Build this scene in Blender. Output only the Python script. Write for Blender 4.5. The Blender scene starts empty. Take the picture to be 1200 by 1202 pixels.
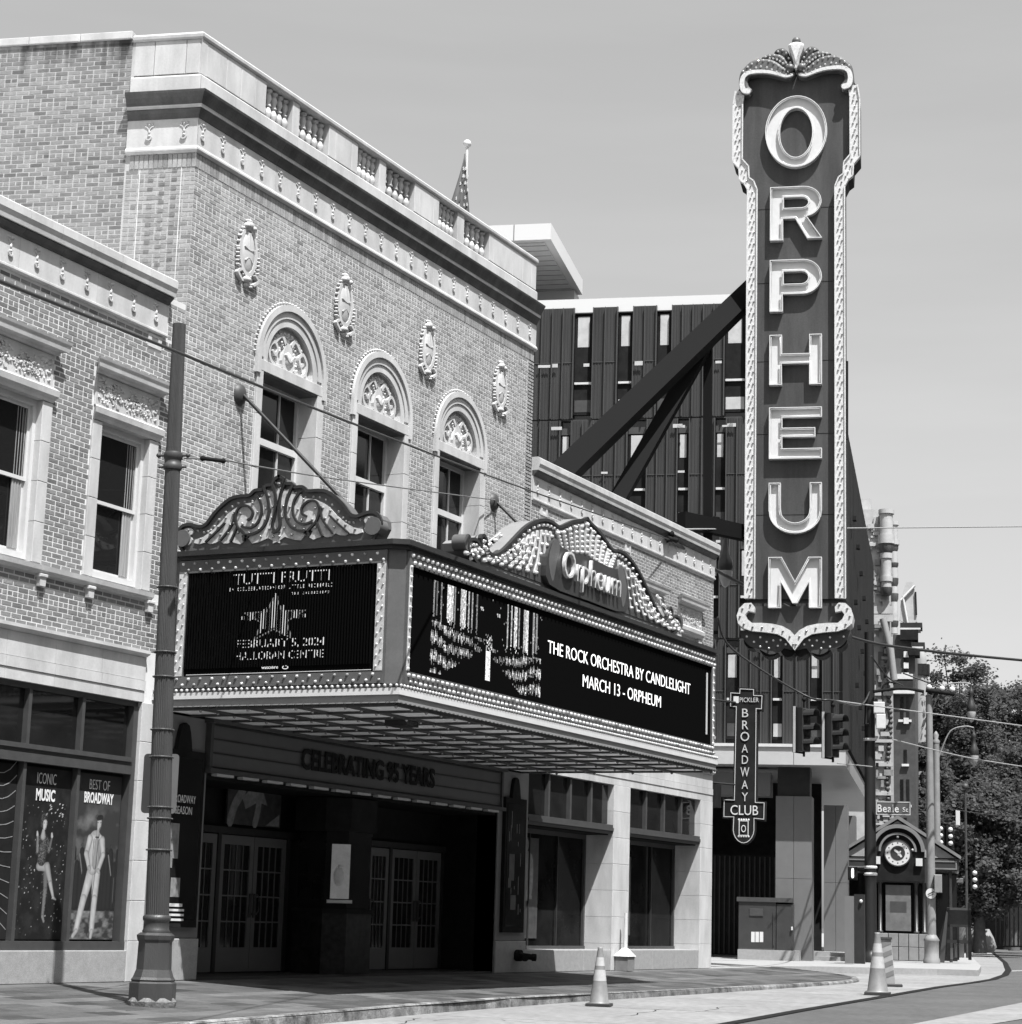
import bpy, math, random
from mathutils import Vector, Matrix
random.seed(7)
C = bpy.context.scene.collection
sc = bpy.context.scene
V = Vector
# ------------------------------------------------------------------ camera
yaw, pitch, roll = (math.radians(a) for a in (26.388, 11.061, 1.674))
FOC = 2440.0
cf = V((math.cos(pitch)*math.cos(yaw), math.cos(pitch)*math.sin(yaw), math.sin(pitch)))
r0 = V((math.sin(yaw), -math.cos(yaw), 0)); u0 = r0.cross(cf)
cr = math.cos(roll)*r0 + math.sin(roll)*u0
cu = -math.sin(roll)*r0 + math.cos(roll)*u0
CAM = V((0, -19.58, 1.12))
cam = bpy.data.cameras.new('camera'); cam.sensor_fit = 'HORIZONTAL'; cam.sensor_width = 36
cam.lens = FOC/1200*36; cam.clip_end = 5000
co = bpy.data.objects.new('camera', cam); C.objects.link(co); sc.camera = co
R = Matrix((cr, cu, -cf)).transposed().to_4x4(); co.matrix_world = Matrix.Translation(CAM) @ R
# ------------------------------------------------------------------ world, sun, exposure
sc.view_settings.view_transform = 'Standard'; sc.view_settings.look = 'None'
sc.view_settings.exposure = 1.04; sc.view_settings.gamma = 1
sc.view_settings.use_curve_mapping = False
SUN = V((.72, 1.0, -2.5)).normalized()
w = bpy.data.worlds.new('World'); sc.world = w; w.use_nodes = True
nt = w.node_tree; nt.nodes.clear()
sky = nt.nodes.new('ShaderNodeTexSky'); sky.sky_type = 'NISHITA'; sky.sun_disc = False
sky.sun_elevation = math.radians(63.8); sky.sun_rotation = math.radians(216)
sky.air_density = 1.0; sky.dust_density = 3.0; sky.ozone_density = 1.0; sky.altitude = 80
bw = nt.nodes.new('ShaderNodeRGBToBW'); bg = nt.nodes.new('ShaderNodeBackground'); wo = nt.nodes.new('ShaderNodeOutputWorld')
tc = nt.nodes.new('ShaderNodeTexCoord'); mp = nt.nodes.new('ShaderNodeMapping'); mp.inputs['Scale'].default_value = (2.0, 2.0, 14.0)
mp.inputs['Rotation'].default_value = (0.35, -0.3, 0.4)
cn = nt.nodes.new('ShaderNodeTexNoise'); cn.inputs['Scale'].default_value = 1.6; cn.inputs['Detail'].default_value = 6
cm = nt.nodes.new('ShaderNodeMapRange'); cm.inputs['From Min'].default_value = .45; cm.inputs['From Max'].default_value = .8
cm.inputs['To Min'].default_value = 1.0; cm.inputs['To Max'].default_value = 1.09
mu = nt.nodes.new('ShaderNodeMath'); mu.operation = 'MULTIPLY'
L = nt.links.new
L(tc.outputs['Generated'], mp.inputs[0]); L(mp.outputs[0], cn.inputs['Vector']); L(cn.outputs['Fac'], cm.inputs[0])
pwn = nt.nodes.new('ShaderNodeMath'); pwn.operation = 'POWER'; pwn.inputs[1].default_value = .69; pk_ = nt.nodes.new('ShaderNodeMath'); pk_.operation = 'MULTIPLY'; pk_.inputs[1].default_value = 1.36
L(sky.outputs[0], bw.inputs[0]); L(bw.outputs[0], pwn.inputs[0]); L(pwn.outputs[0], pk_.inputs[0]); L(pk_.outputs[0], mu.inputs[0]); L(cm.outputs[0], mu.inputs[1])
L(mu.outputs[0], bg.inputs[0]); bg.inputs[1].default_value = .115; L(bg.outputs[0], wo.inputs[0])
sd = bpy.data.lights.new('sun', 'SUN'); sd.energy = 4.9; sd.angle = math.radians(.5); sd.color = (1, 1, 1)
so = bpy.data.objects.new('sun', sd); C.objects.link(so); so.rotation_euler = SUN.to_track_quat('-Z', 'Y').to_euler()
so.location = (0, -30, 60)

# ------------------------------------------------------------------ measuring helpers (point on a plane of the place)
def ray(x, y): return cf + cr*((x-600)/FOC) - cu*((y-601)/FOC)
def onY(x, y, Y=0): d = ray(x, y); return CAM + d*((Y-CAM.y)/d.y)
def onX(x, y, X): d = ray(x, y); return CAM + d*((X-CAM.x)/d.x)
def onZ(x, y, Z=0): d = ray(x, y); return CAM + d*((Z-CAM.z)/d.z)
AZ = math.radians(14.5)
E1 = V((math.cos(AZ), math.sin(AZ), 0)); E2 = V((-math.sin(AZ), math.cos(AZ), 0)); UP = V((0, 0, 1))
def vz(y, P):
    # height on the upright line through P that shows at image row y
    A = V((P[0], P[1], 0))-CAM
    return -(FOC*A.dot(cu)+(y-601)*A.dot(cf))/(FOC*cu.z+(y-601)*cf.z)
SLP = .04      # the sidewalk falls towards the kerb; the street rises gently away from the camera
def onS(x, y): d = ray(x, y); return CAM + d*((SLP*CAM.y-CAM.z)/(d.z-SLP*d.y))
def zg(x): return -.31+.0043*(min(max(x, 0), 62)-30)
def onG(x, y):
    p = onZ(x, y, -.17)
    if p.x > 62: return p
    d = ray(x, y); t = (-.31+.0043*(CAM.x-30)-CAM.z)/(d.z-.0043*d.x); return CAM + d*t
def onB(x, y, P): d = ray(x, y); return CAM + d*((V(P)-CAM).dot(E1)/d.dot(E1))
G0 = V((68.44, 3.87, 0))
def B(a, b, z=0): return G0 + E1*a + E2*b + UP*z

# ------------------------------------------------------------------ materials
MATS = {}
def mat(name, c, rough=.6, metal=0., var=0., vs=3., stretch=(1, 1, 1), bump=0., bs=60., isl=0., spec=.5, emit=0., coat=0., obj=0., fine=0.):
    if name in MATS: return MATS[name]
    m = bpy.data.materials.new(name); m.use_nodes = True; n = m.node_tree; p = n.nodes['Principled BSDF']
    def nd(t): return n.nodes.new(t)
    p.inputs['Roughness'].default_value = rough; p.inputs['Metallic'].default_value = metal
    p.inputs['Specular IOR Level'].default_value = spec; p.inputs['Coat Weight'].default_value = coat
    val = nd('ShaderNodeValue'); val.outputs[0].default_value = c; cur = val.outputs[0]
    geo = nd('ShaderNodeNewGeometry'); mpn = nd('ShaderNodeMapping'); mpn.inputs['Scale'].default_value = stretch
    n.links.new(geo.outputs['Position'], mpn.inputs[0])
    def mulr(src, lo, hi, fmin=0., fmax=1.):
        nonlocal cur
        r = nd('ShaderNodeMapRange'); n.links.new(src, r.inputs[0])
        r.inputs['From Min'].default_value = fmin; r.inputs['From Max'].default_value = fmax
        r.inputs['To Min'].default_value = lo; r.inputs['To Max'].default_value = hi
        a = nd('ShaderNodeMath'); a.operation = 'MULTIPLY'; n.links.new(cur, a.inputs[0]); n.links.new(r.outputs[0], a.inputs[1]); cur = a.outputs[0]
    if var:
        t = nd('ShaderNodeTexNoise'); t.inputs['Scale'].default_value = vs; t.inputs['Detail'].default_value = 7; t.inputs['Roughness'].default_value = .62
        n.links.new(mpn.outputs[0], t.inputs['Vector']); mulr(t.outputs['Fac'], 1-var, 1+var, .3, .7)
    if fine:
        t = nd('ShaderNodeTexNoise'); t.inputs['Scale'].default_value = vs*14; t.inputs['Detail'].default_value = 4
        n.links.new(geo.outputs['Position'], t.inputs['Vector']); mulr(t.outputs['Fac'], 1-fine, 1+fine, .3, .7)
    if isl or obj:
        oi = nd('ShaderNodeObjectInfo'); ad = nd('ShaderNodeMath'); ad.operation = 'ADD'; fr = nd('ShaderNodeMath'); fr.operation = 'FRACT'
        n.links.new(oi.outputs['Random'], ad.inputs[0])
        if isl: n.links.new(geo.outputs['Random Per Island'], ad.inputs[1])
        else: ad.inputs[1].default_value = 0
        n.links.new(ad.outputs[0], fr.inputs[0])
        if isl:
            k = nd('ShaderNodeMath'); k.operation = 'POWER'; n.links.new(fr.outputs[0], k.inputs[0]); k.inputs[1].default_value = .55
            mulr(k.outputs[0], 1-isl, 1+isl*.35)
        else: mulr(fr.outputs[0], 1-obj, 1+obj)
    n.links.new(cur, p.inputs['Base Color'])
    if bump:
        t = nd('ShaderNodeTexNoise'); t.inputs['Scale'].default_value = bs; t.inputs['Detail'].default_value = 5
        n.links.new(mpn.outputs[0], t.inputs['Vector'])
        b = nd('ShaderNodeBump'); b.inputs['Strength'].default_value = bump; b.inputs['Distance'].default_value = .02
        n.links.new(t.outputs['Fac'], b.inputs['Height']); n.links.new(b.outputs[0], p.inputs['Normal'])
    if emit:
        p.inputs['Emission Color'].default_value = (1, 1, 1, 1); p.inputs['Emission Strength'].default_value = emit
    MATS[name] = m; return m
STONE = mat('glazed_terracotta', .43, .5, var=.2, vs=1.9, stretch=(1.3, 1.3, .4), bump=.15, obj=.05, fine=.04)
STONE_C = mat('grimy_shade_dark_stone', .06, .6, var=.5, vs=2.2, stretch=(1.6, 1.6, .5), bump=.3, obj=.10, fine=.12)  # grime streaks, with cornice shade also put into the dark base colour
GRANITE = mat('speckled_granite', .27, .5, var=.12, vs=8, bump=.1, fine=.25)
BRICK = mat('buff_brick', .25, .8, isl=.42, var=.2, vs=.8, stretch=(1, 1, .45), bump=.4, bs=70, fine=.12)
BRICK_D = mat('brown_brick', .19, .85, isl=.55, var=.16, vs=.7, bump=.4, bs=70, fine=.15)
MORTAR_D = mat('stained_mortar', .36, .9, var=.12, vs=2, bump=.3, bs=120)
def stain(m, z0, z1):
    # soot runs that hang down from the coping: their own shape, fixed to the wall
    n = m.node_tree; p = n.nodes['Principled BSDF']; src = p.inputs['Base Color'].links[0].from_socket
    g = n.nodes.new('ShaderNodeNewGeometry'); sx = n.nodes.new('ShaderNodeSeparateXYZ'); n.links.new(g.outputs['Position'], sx.inputs[0])
    a = n.nodes.new('ShaderNodeMapping'); a.inputs['Scale'].default_value = (3.2, 3.2, .35); t = n.nodes.new('ShaderNodeTexNoise'); t.inputs['Scale'].default_value = 1.0; t.inputs['Detail'].default_value = 5
    n.links.new(g.outputs['Position'], a.inputs[0]); n.links.new(a.outputs[0], t.inputs['Vector'])
    h = n.nodes.new('ShaderNodeMapRange'); n.links.new(sx.outputs[2], h.inputs[0]); h.inputs['From Min'].default_value = z0; h.inputs['From Max'].default_value = z1; h.inputs['To Min'].default_value = -.42; h.inputs['To Max'].default_value = .1
    ad = n.nodes.new('ShaderNodeMath'); ad.operation = 'ADD'; n.links.new(t.outputs['Fac'], ad.inputs[0]); n.links.new(h.outputs[0], ad.inputs[1])
    k = n.nodes.new('ShaderNodeMapRange'); n.links.new(ad.outputs[0], k.inputs[0]); k.inputs['From Min'].default_value = .46; k.inputs['From Max'].default_value = .68; k.inputs['To Min'].default_value = 1; k.inputs['To Max'].default_value = .12
    mu_ = n.nodes.new('ShaderNodeMath'); mu_.operation = 'MULTIPLY'; n.links.new(src, mu_.inputs[0]); n.links.new(k.outputs[0], mu_.inputs[1]); n.links.new(mu_.outputs[0], p.inputs['Base Color'])
stain(BRICK_D, 14.5, 15.7); stain(MORTAR_D, 14.5, 15.7)
BRICK_W = mat('wing_brick', .165, .8, isl=.45, var=.2, vs=.9, stretch=(1, 1, .5), bump=.4, bs=70, fine=.12)
MORTAR = mat('pale_mortar', .56, .9, var=.12, vs=2, bump=.3, bs=120)
PAINT = mat('white_window_paint', .5, .4, var=.06, vs=4)
GLASS = mat('dark_window_glass', .012, .06, spec=.35, var=.4, vs=1.2)
GLASS_L = mat('store_window_glass', .008, .08, spec=.025, var=.8, vs=1.1)
CURTAIN = mat('pale_curtain', .22, .9, var=.35, vs=3, stretch=(6, 6, .4))
DARK = mat('dark_painted_metal', .022, .5, spec=.25, var=.2, vs=4)
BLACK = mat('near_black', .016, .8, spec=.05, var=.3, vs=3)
FRAME = mat('grey_bronze_frame', .05, .5, spec=.3, var=.15, vs=5)
METAL_L = mat('pale_grey_metal', .5, .4, var=.1, vs=3)
POLE = mat('grey_green_pole_paint', .04, .45, var=.25, vs=3, stretch=(1, 1, .25), bump=.2, bs=90)
SHEET = mat('grey_marquee_sheet', .085, .38, var=.15, vs=2.5, fine=.06)
SHEETD = mat('dark_marquee_trim', .025, .45, spec=.3, var=.2, vs=3)
WHITE = mat('white_enamel', .52, .35, var=.05, vs=6)
WHITEP = mat('white_bulb_pan', .42, .4, var=.28, vs=14)
BULB = mat('clear_bulb_glass', .42, .08, spec=.8, coat=1., emit=.06)
BULBD = mat('unlit_bulb_glass', .22, .1, spec=.8, coat=1.)
SIGNF = mat('blade_sign_field', .042, .5, spec=.35, var=.35, vs=1.6, stretch=(1.6, 1.6, .22), fine=.12, bump=.12, bs=3)
SIGND = mat('blade_sign_dark_side', .008, .6, spec=.1, var=.2)
LED = mat('led_lit', .5, .5, emit=.62)
LEDM = mat('led_medium', .3, .5, emit=.42)
LEDD = mat('led_dim', .2, .5, emit=.12)
SCREEN = mat('black_led_screen', .004, .9, spec=.0)
PRINTW = mat('white_print', .6, .5, var=.15, vs=9)
PRINTG = mat('grey_print', .2, .5, var=.35, vs=9)
PRINTD = mat('dark_print', .04, .4, var=.6, vs=6)
ASPH = mat('asphalt', .06, .85, var=.22, vs=.5, bump=.4, bs=120, fine=.22)
CONC = mat('pale_street_concrete', .18, .8, var=.2, vs=.45, bump=.35, bs=60, fine=.2)
CONCW = mat('white_corner_concrete', .24, .75, var=.12, vs=.8, bump=.2, fine=.08)
KERB = mat('worn_kerb_concrete', .13, .85, var=.85, vs=3.2, bump=.6, bs=30, obj=.3, fine=.3)
PAVE = mat('sidewalk_paver', .05, .75, var=.35, vs=1.2, bump=.35, bs=50, isl=.75, fine=.2)
PAVEL = mat('pale_band_paver', .082, .75, var=.25, vs=1.2, bump=.3, bs=50, isl=.3, fine=.15)
PAVEG = mat('paver_joint', .05, .9, var=.2)
WIRE = mat('black_cable', .02, .5)
WIREL = mat('bright_steel_wire', .45, .35, metal=.6)
PERF = mat('ribbed_metal_cladding', .034, .5, spec=.3, var=.25, vs=1.2, stretch=(2, 2, .3))
LEAF = mat('tree_leaf', .08, .7, spec=.12, isl=.5, var=.2, vs=.4)
n_ = LEAF.node_tree; tl = n_.nodes.new('ShaderNodeBsdfTranslucent'); mx = n_.nodes.new('ShaderNodeMixShader'); mx.inputs[0].default_value = .35; tl.inputs[0].default_value = (.16, .16, .16, 1)
n_.links.new(n_.nodes['Principled BSDF'].outputs[0], mx.inputs[1]); n_.links.new(tl.outputs[0], mx.inputs[2]); n_.links.new(mx.outputs[0], n_.nodes['Material Output'].inputs[0])
BARK = mat('bark', .09, .9, var=.3)

# ------------------------------------------------------------------ mesh builder
WL = {}   # world location of every object with parts
class MB:
    def __init__(s, O=(0, 0, 0), u=(1, 0, 0), v=(0, 0, 1), n=None):
        s.v = []; s.f = []; s.O = V(O); s.u = V(u); s.w = V(v); s.n = V(n) if n else s.u.cross(s.w)
        s.smooth = set()
    def P(s, a, b, c): return s.O + s.u*a + s.w*b + s.n*c
    def add(s, pts, faces, smooth=False):
        k = len(s.v); s.v += [s.P(*p)[:] for p in pts]
        for f in faces:
            if smooth: s.smooth.add(len(s.f))
            s.f.append(tuple(i+k for i in f))
    def addw(s, pts, faces, smooth=False):
        k = len(s.v); s.v += [tuple(p) for p in pts]
        for f in faces:
            if smooth: s.smooth.add(len(s.f))
            s.f.append(tuple(i+k for i in f))
    def box(s, a0, a1, b0, b1, c0, c1):
        s.add([(a0,b0,c0),(a1,b0,c0),(a1,b1,c0),(a0,b1,c0),(a0,b0,c1),(a1,b0,c1),(a1,b1,c1),(a0,b1,c1)],
              [(3,2,1,0),(4,5,6,7),(0,1,5,4),(1,2,6,5),(2,3,7,6),(3,0,4,7)]); return s
    def brick(s, a0, a1, b0, b1, c0, c1):
        s.add([(a0,b0,c0),(a1,b0,c0),(a1,b1,c0),(a0,b1,c0),(a0,b0,c1),(a1,b0,c1),(a1,b1,c1),(a0,b1,c1)],
              [(4,5,6,7),(0,1,5,4),(1,2,6,5),(2,3,7,6),(3,0,4,7)]); return s
    def bev(s, a0, a1, b0, b1, c0, c1, e=.01):
        p = [(a0,b0),(a1,b0),(a1,b1),(a0,b1)]; q = [(a0+e,b0+e),(a1-e,b0+e),(a1-e,b1-e),(a0+e,b1-e)]
        s.add([(x,y,c0) for x,y in p]+[(x,y,c1-e) for x,y in p]+[(x,y,c1) for x,y in q],
              [(3,2,1,0)]+[(i,(i+1)%4,4+(i+1)%4,4+i) for i in range(4)]+[(4+i,4+(i+1)%4,8+(i+1)%4,8+i) for i in range(4)]+[(8,9,10,11)]); return s
    def prism(s, poly, c0, c1, cap=True):
        n = len(poly)
        s.add([(a,b,c0) for a,b in poly]+[(a,b,c1) for a,b in poly],
              [(i,(i+1)%n,n+(i+1)%n,n+i) for i in range(n)]+([tuple(range(n))[::-1], tuple(range(n,2*n))] if cap else [])); return s
    def ring(s, outer, inner, c0, c1):
        n = len(outer)
        s.add([(a,b,c0) for a,b in outer]+[(a,b,c1) for a,b in outer]+[(a,b,c0) for a,b in inner]+[(a,b,c1) for a,b in inner],
              [(i,(i+1)%n,n+(i+1)%n,n+i) for i in range(n)]+[(n+i,n+(i+1)%n,3*n+(i+1)%n,3*n+i) for i in range(n)]
              +[(3*n+i,3*n+(i+1)%n,2*n+(i+1)%n,2*n+i) for i in range(n)]); return s
    def arc(s, a, b, r0, r1, t0, t1, c0, c1, n=24):
        o = []
        for i in range(n+1):
            t = t0+(t1-t0)*i/n
            for r in (r0, r1):
                for c in (c0, c1): o.append((a+r*math.cos(t), b+r*math.sin(t), c))
        f = []
        for i in range(n):
            k = 4*i; f += [(k+1,k+3,k+7,k+5),(k,k+4,k+6,k+2),(k+2,k+6,k+7,k+3),(k,k+1,k+5,k+4)]
        f += [(0,2,3,1),(4*n,4*n+1,4*n+3,4*n+2)]
        s.add(o, f); return s
    def ribbon(s, pts, wd, c0, c1, taper=None, n=None):
        # flat strip with rounded ends following a 2-D path
        pts = smooth2(pts, n or 5); L_, R_ = [], []
        m = len(pts)
        for i, p in enumerate(pts):
            a = pts[max(i-1, 0)]; b = pts[min(i+1, m-1)]
            d = V((b[0]-a[0], b[1]-a[1])); d = d.normalized() if d.length > 0 else V((1, 0))
            h = wd/2*(1 if taper is None else taper[0]+(taper[1]-taper[0])*i/(m-1))
            if i == m-1:
                for k in range(5):
                    t = -math.pi/2+math.pi*k/4
                    e = (p[0]+h*(math.cos(t)*d.x-math.sin(t)*d.y), p[1]+h*(math.cos(t)*d.y+math.sin(t)*d.x)); R_.append(e)
            elif i == 0:
                for k in range(5):
                    t = math.pi/2+math.pi*k/4
                    e = (p[0]+h*(math.cos(t)*d.x-math.sin(t)*d.y), p[1]+h*(math.cos(t)*d.y+math.sin(t)*d.x)); R_.append(e)
            else: R_.append((p[0]+d.y*h, p[1]-d.x*h)); L_.append((p[0]-d.y*h, p[1]+d.x*h))
        # quads between sides, caps as fans
        k = len(R_); poly = R_+L_[::-1]
        # build body as quads
        cap0 = R_[:5]; body = R_[5:-5] if m > 2 else []
        cap1 = R_[-5:]
        s.prism_strip(cap0, body, cap1, L_, c0, c1); return s
    def prism_strip(s, cap0, body, cap1, L_, c0, c1):
        s.prism(cap0, c0, c1); s.prism(cap1, c0, c1)
        Rr = [cap0[-1]]+body+[cap1[0]]; Ll = [cap0[0]]+L_+[cap1[-1]]
        n = len(Rr)
        p = [(a,b,c0) for a,b in Rr]+[(a,b,c0) for a,b in Ll]+[(a,b,c1) for a,b in Rr]+[(a,b,c1) for a,b in Ll]
        f = []
        for i in range(n-1):
            f += [(2*n+i,2*n+i+1,3*n+i+1,3*n+i),(i,i+1,2*n+i+1,2*n+i),(n+i+1,n+i,3*n+i,3*n+i+1)]
        s.add(p, f)
    def tube(s, pts, r, n=6, r2=None, caps=True):
        pts = [V(p) for p in pts]; m = len(pts); k = len(s.v); vs = []
        for i, p in enumerate(pts):
            d = (pts[min(i+1, m-1)]-pts[max(i-1, 0)]).normalized()
            a = d.cross(V((0, 0, 1)));
            if a.length < .05: a = d.cross(V((1, 0, 0)))
            a.normalize(); b = d.cross(a); rr = r if r2 is None else r+(r2-r)*i/(m-1)
            vs += [p+(a*math.cos(2*math.pi*j/n)+b*math.sin(2*math.pi*j/n))*rr for j in range(n)]
        f = [(i*n+j, i*n+(j+1)%n, (i+1)*n+(j+1)%n, (i+1)*n+j) for i in range(m-1) for j in range(n)]
        s.addw(vs, f, True)
        if caps: s.addw(vs[:n], [tuple(range(n))[::-1]]); s.addw(vs[-n:], [tuple(range(n))])
        return s
    def lathe(s, c, prof, n=12, smooth=True, flute=0.):
        vs = []; c = V(c)
        for r, z in prof:
            for j in range(n):
                rr = r*(1-flute*(j % 2)); t = 2*math.pi*j/n
                vs.append(c+V((rr*math.cos(t), rr*math.sin(t), z)))
        m = len(prof)
        s.addw(vs, [(i*n+j, i*n+(j+1)%n, (i+1)*n+(j+1)%n, (i+1)*n+j) for i in range(m-1) for j in range(n)], smooth)
        s.addw(vs[:n], [tuple(range(n))[::-1]]); s.addw(vs[-n:], [tuple(range(n))]); return s
    def dome(s, a, b, c, r, h=None, n=6, rings=2, ry=None):
        # bump on the frame's plane
        h = h or r; ry = ry or r; p = []; 
        for i in range(rings):
            t = i/rings*math.pi/2
            p += [(a+r*math.cos(t)*math.cos(2*math.pi*j/n), b+ry*math.cos(t)*math.sin(2*math.pi*j/n), c+h*math.sin(t)) for j in range(n)]
        p.append((a, b, c+h)); f = []
        for i in range(rings-1): f += [(i*n+j, i*n+(j+1)%n, (i+1)*n+(j+1)%n, (i+1)*n+j) for j in range(n)]
        f += [((rings-1)*n+j, (rings-1)*n+(j+1)%n, rings*n) for j in range(n)]
        s.add(p, f, True); return s
    def ball(s, c, r, n=8, m=5, sz=1.):
        s.lathe(c, [(max(r*math.sin(math.pi*i/m), .0005), -r*sz*math.cos(math.pi*i/m)) for i in range(m+1)], n); return s
    def mesh(s, name, m, org=(0, 0, 0)):
        me = bpy.data.meshes.new(name); o = V(org)
        me.from_pydata([(p[0]-o.x, p[1]-o.y, p[2]-o.z) for p in s.v], [], s.f)
        if s.smooth: me.polygons.foreach_set('use_smooth', [i in s.smooth for i in range(len(s.f))])
        me.materials.append(m); me.update(); return me
    def build(s, name, m, parent=None, org=None, **kw):
        pw = WL.get(parent.name, V((0, 0, 0))) if parent else V((0, 0, 0))
        base = V(org) if org is not None else pw
        if parent is None and org is None:
            xs = [p[0] for p in s.v]; ys = [p[1] for p in s.v]; zs = [p[2] for p in s.v]
            base = V(((min(xs)+max(xs))/2, (min(ys)+max(ys))/2, min(zs)))
        return link(s.mesh(name, m, base), name, base, parent, **kw)
def link(me, name, wloc, parent=None, label=None, cat=None, group=None, kind=None):
    o = bpy.data.objects.new(name, me); C.objects.link(o)
    pw = WL.get(parent.name, V((0, 0, 0))) if parent else V((0, 0, 0))
    if parent: o.parent = parent
    o.location = V(wloc)-pw; WL[o.name] = V(wloc)
    for k, x in (('label', label), ('category', cat), ('group', group), ('kind', kind)):
        if x: o[k] = x
    return o
def thing(name, loc, label, cat, group=None): return link(None, name, loc, None, label, cat, group)
def dup(root, loc, label, rz=None):
    r = root.copy(); C.objects.link(r); r.location = loc; r['label'] = label; WL[r.name] = V(loc)
    if rz is not None: r.rotation_euler.z = rz
    for ch in list(root.children):
        c = ch.copy(); C.objects.link(c); c.parent = r
        for g in ch.children: d = g.copy(); C.objects.link(d); d.parent = c
    return r
def smooth2(pts, n=5):
    # Catmull-Rom through 2-D points
    if n <= 1 or len(pts) < 3: return [tuple(p) for p in pts]
    o = []; P = [pts[0]]+list(pts)+[pts[-1]]
    for i in range(1, len(P)-2):
        a, b, c, d = P[i-1], P[i], P[i+1], P[i+2]
        for k in range(n):
            t = k/n
            o.append(tuple(.5*((2*b[j])+(-a[j]+c[j])*t+(2*a[j]-5*b[j]+4*c[j]-d[j])*t*t+(-a[j]+3*b[j]-3*c[j]+d[j])*t**3) for j in range(len(b))))
    o.append(tuple(pts[-1])); return o
def closed(pts, n=4):
    o = []; m = len(pts)
    for i in range(m):
        a, b, c, d = pts[i-1], pts[i], pts[(i+1) % m], pts[(i+2) % m]
        for k in range(n):
            t = k/n
            o.append(tuple(.5*((2*b[j])+(-a[j]+c[j])*t+(2*a[j]-5*b[j]+4*c[j]-d[j])*t*t+(-a[j]+3*b[j]-3*c[j]+d[j])*t**3) for j in range(2)))
    return o
def inset(poly, d):
    n = len(poly); area = sum(poly[i][0]*poly[(i+1)%n][1]-poly[(i+1)%n][0]*poly[i][1] for i in range(n)); sg = 1 if area > 0 else -1
    o = []
    for i in range(n):
        p, a, b = V(poly[i]), V(poly[i-1]), V(poly[(i+1)%n]); e = (p-a).normalized(); f = (b-p).normalized()
        n1 = V((-e.y, e.x))*sg; n2 = V((-f.y, f.x))*sg; m = n1+n2
        m = m/max(m.length_squared, .4)*2 if m.length > 1e-6 else n1
        o.append(((p+m*d).x, (p+m*d).y))
    return o
def sweep(path, prof, name, m, parent, seg=None, gap=.006):
    """profile (outward, z) swept with mitres along a plan path; cut into blocks of about seg metres"""
    path = [V(p) for p in path]; n = len(path); nrm = []
    for i in range(n-1):
        d = (path[i+1]-path[i]).normalized(); nrm.append(V((d.y, -d.x)))
    mit = []
    for i in range(n):
        if i == 0: mit.append(nrm[0])
        elif i == n-1: mit.append(nrm[-1])
        else:
            q = nrm[i-1]+nrm[i]; mit.append(q*(2/q.length_squared))
    res = []
    for i in range(n-1):
        a, b = path[i], path[i+1]; ln = (b-a).length; k = max(1, round(ln/seg)) if seg else 1
        for j in range(k):
            t0, t1 = j/k, (j+1)/k; e = gap/ln/2
            st = [(a.lerp(b, t0 + (e if (i or j) and seg else 0)), mit[i] if j == 0 else nrm[i]), (a.lerp(b, t1 - (e if seg else 0)), mit[i+1] if j == k-1 else nrm[i])]
            mb = MB(); q = len(prof); pts = []
            for p, mm in st: pts += [(p.x+mm.x*o_, p.y+mm.y*o_, z) for o_, z in prof]
            mb.addw(pts, [(x, (x+1)%q, q+(x+1)%q, q+x) for x in range(q)]+[tuple(range(q))[::-1], tuple(range(q, 2*q))])
            res.append(mb.build(name, m, parent))
    return res
def text(s, O, u, h, depth, m, parent, name='lettering', align='CENTER', sx=1., shear=0., bold=0., v=UP, label=None, width=None, sp=1.):
    cu_ = bpy.data.curves.new(name, 'FONT'); cu_.body = s; cu_.size = 1.0; cu_.align_x = align; cu_.align_y = 'BOTTOM_BASELINE'
    cu_.extrude = depth/2; cu_.shear = shear; cu_.offset = bold; cu_.resolution_u = 3; cu_.space_character = sp
    to = bpy.data.objects.new('tmp', cu_); C.objects.link(to); bpy.context.view_layer.update()
    me = bpy.data.meshes.new_from_object(to.evaluated_get(bpy.context.evaluated_depsgraph_get()))
    bpy.data.objects.remove(to); bpy.data.curves.remove(cu_)
    k = h/.73; xs = [q.co.x for q in me.vertices]
    if width: sx = width/(max(xs)-min(xs))/k
    u = V(u); v = V(v); n = u.cross(v); O = V(O); pw = WL[parent.name]
    for q in me.vertices:
        p = O+u*(q.co.x*k*sx)+v*(q.co.y*k)+n*(q.co.z+depth/2); q.co = p-pw
    me.materials.clear(); me.materials.append(m)
    return link(me, name, pw, parent, label)

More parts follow.
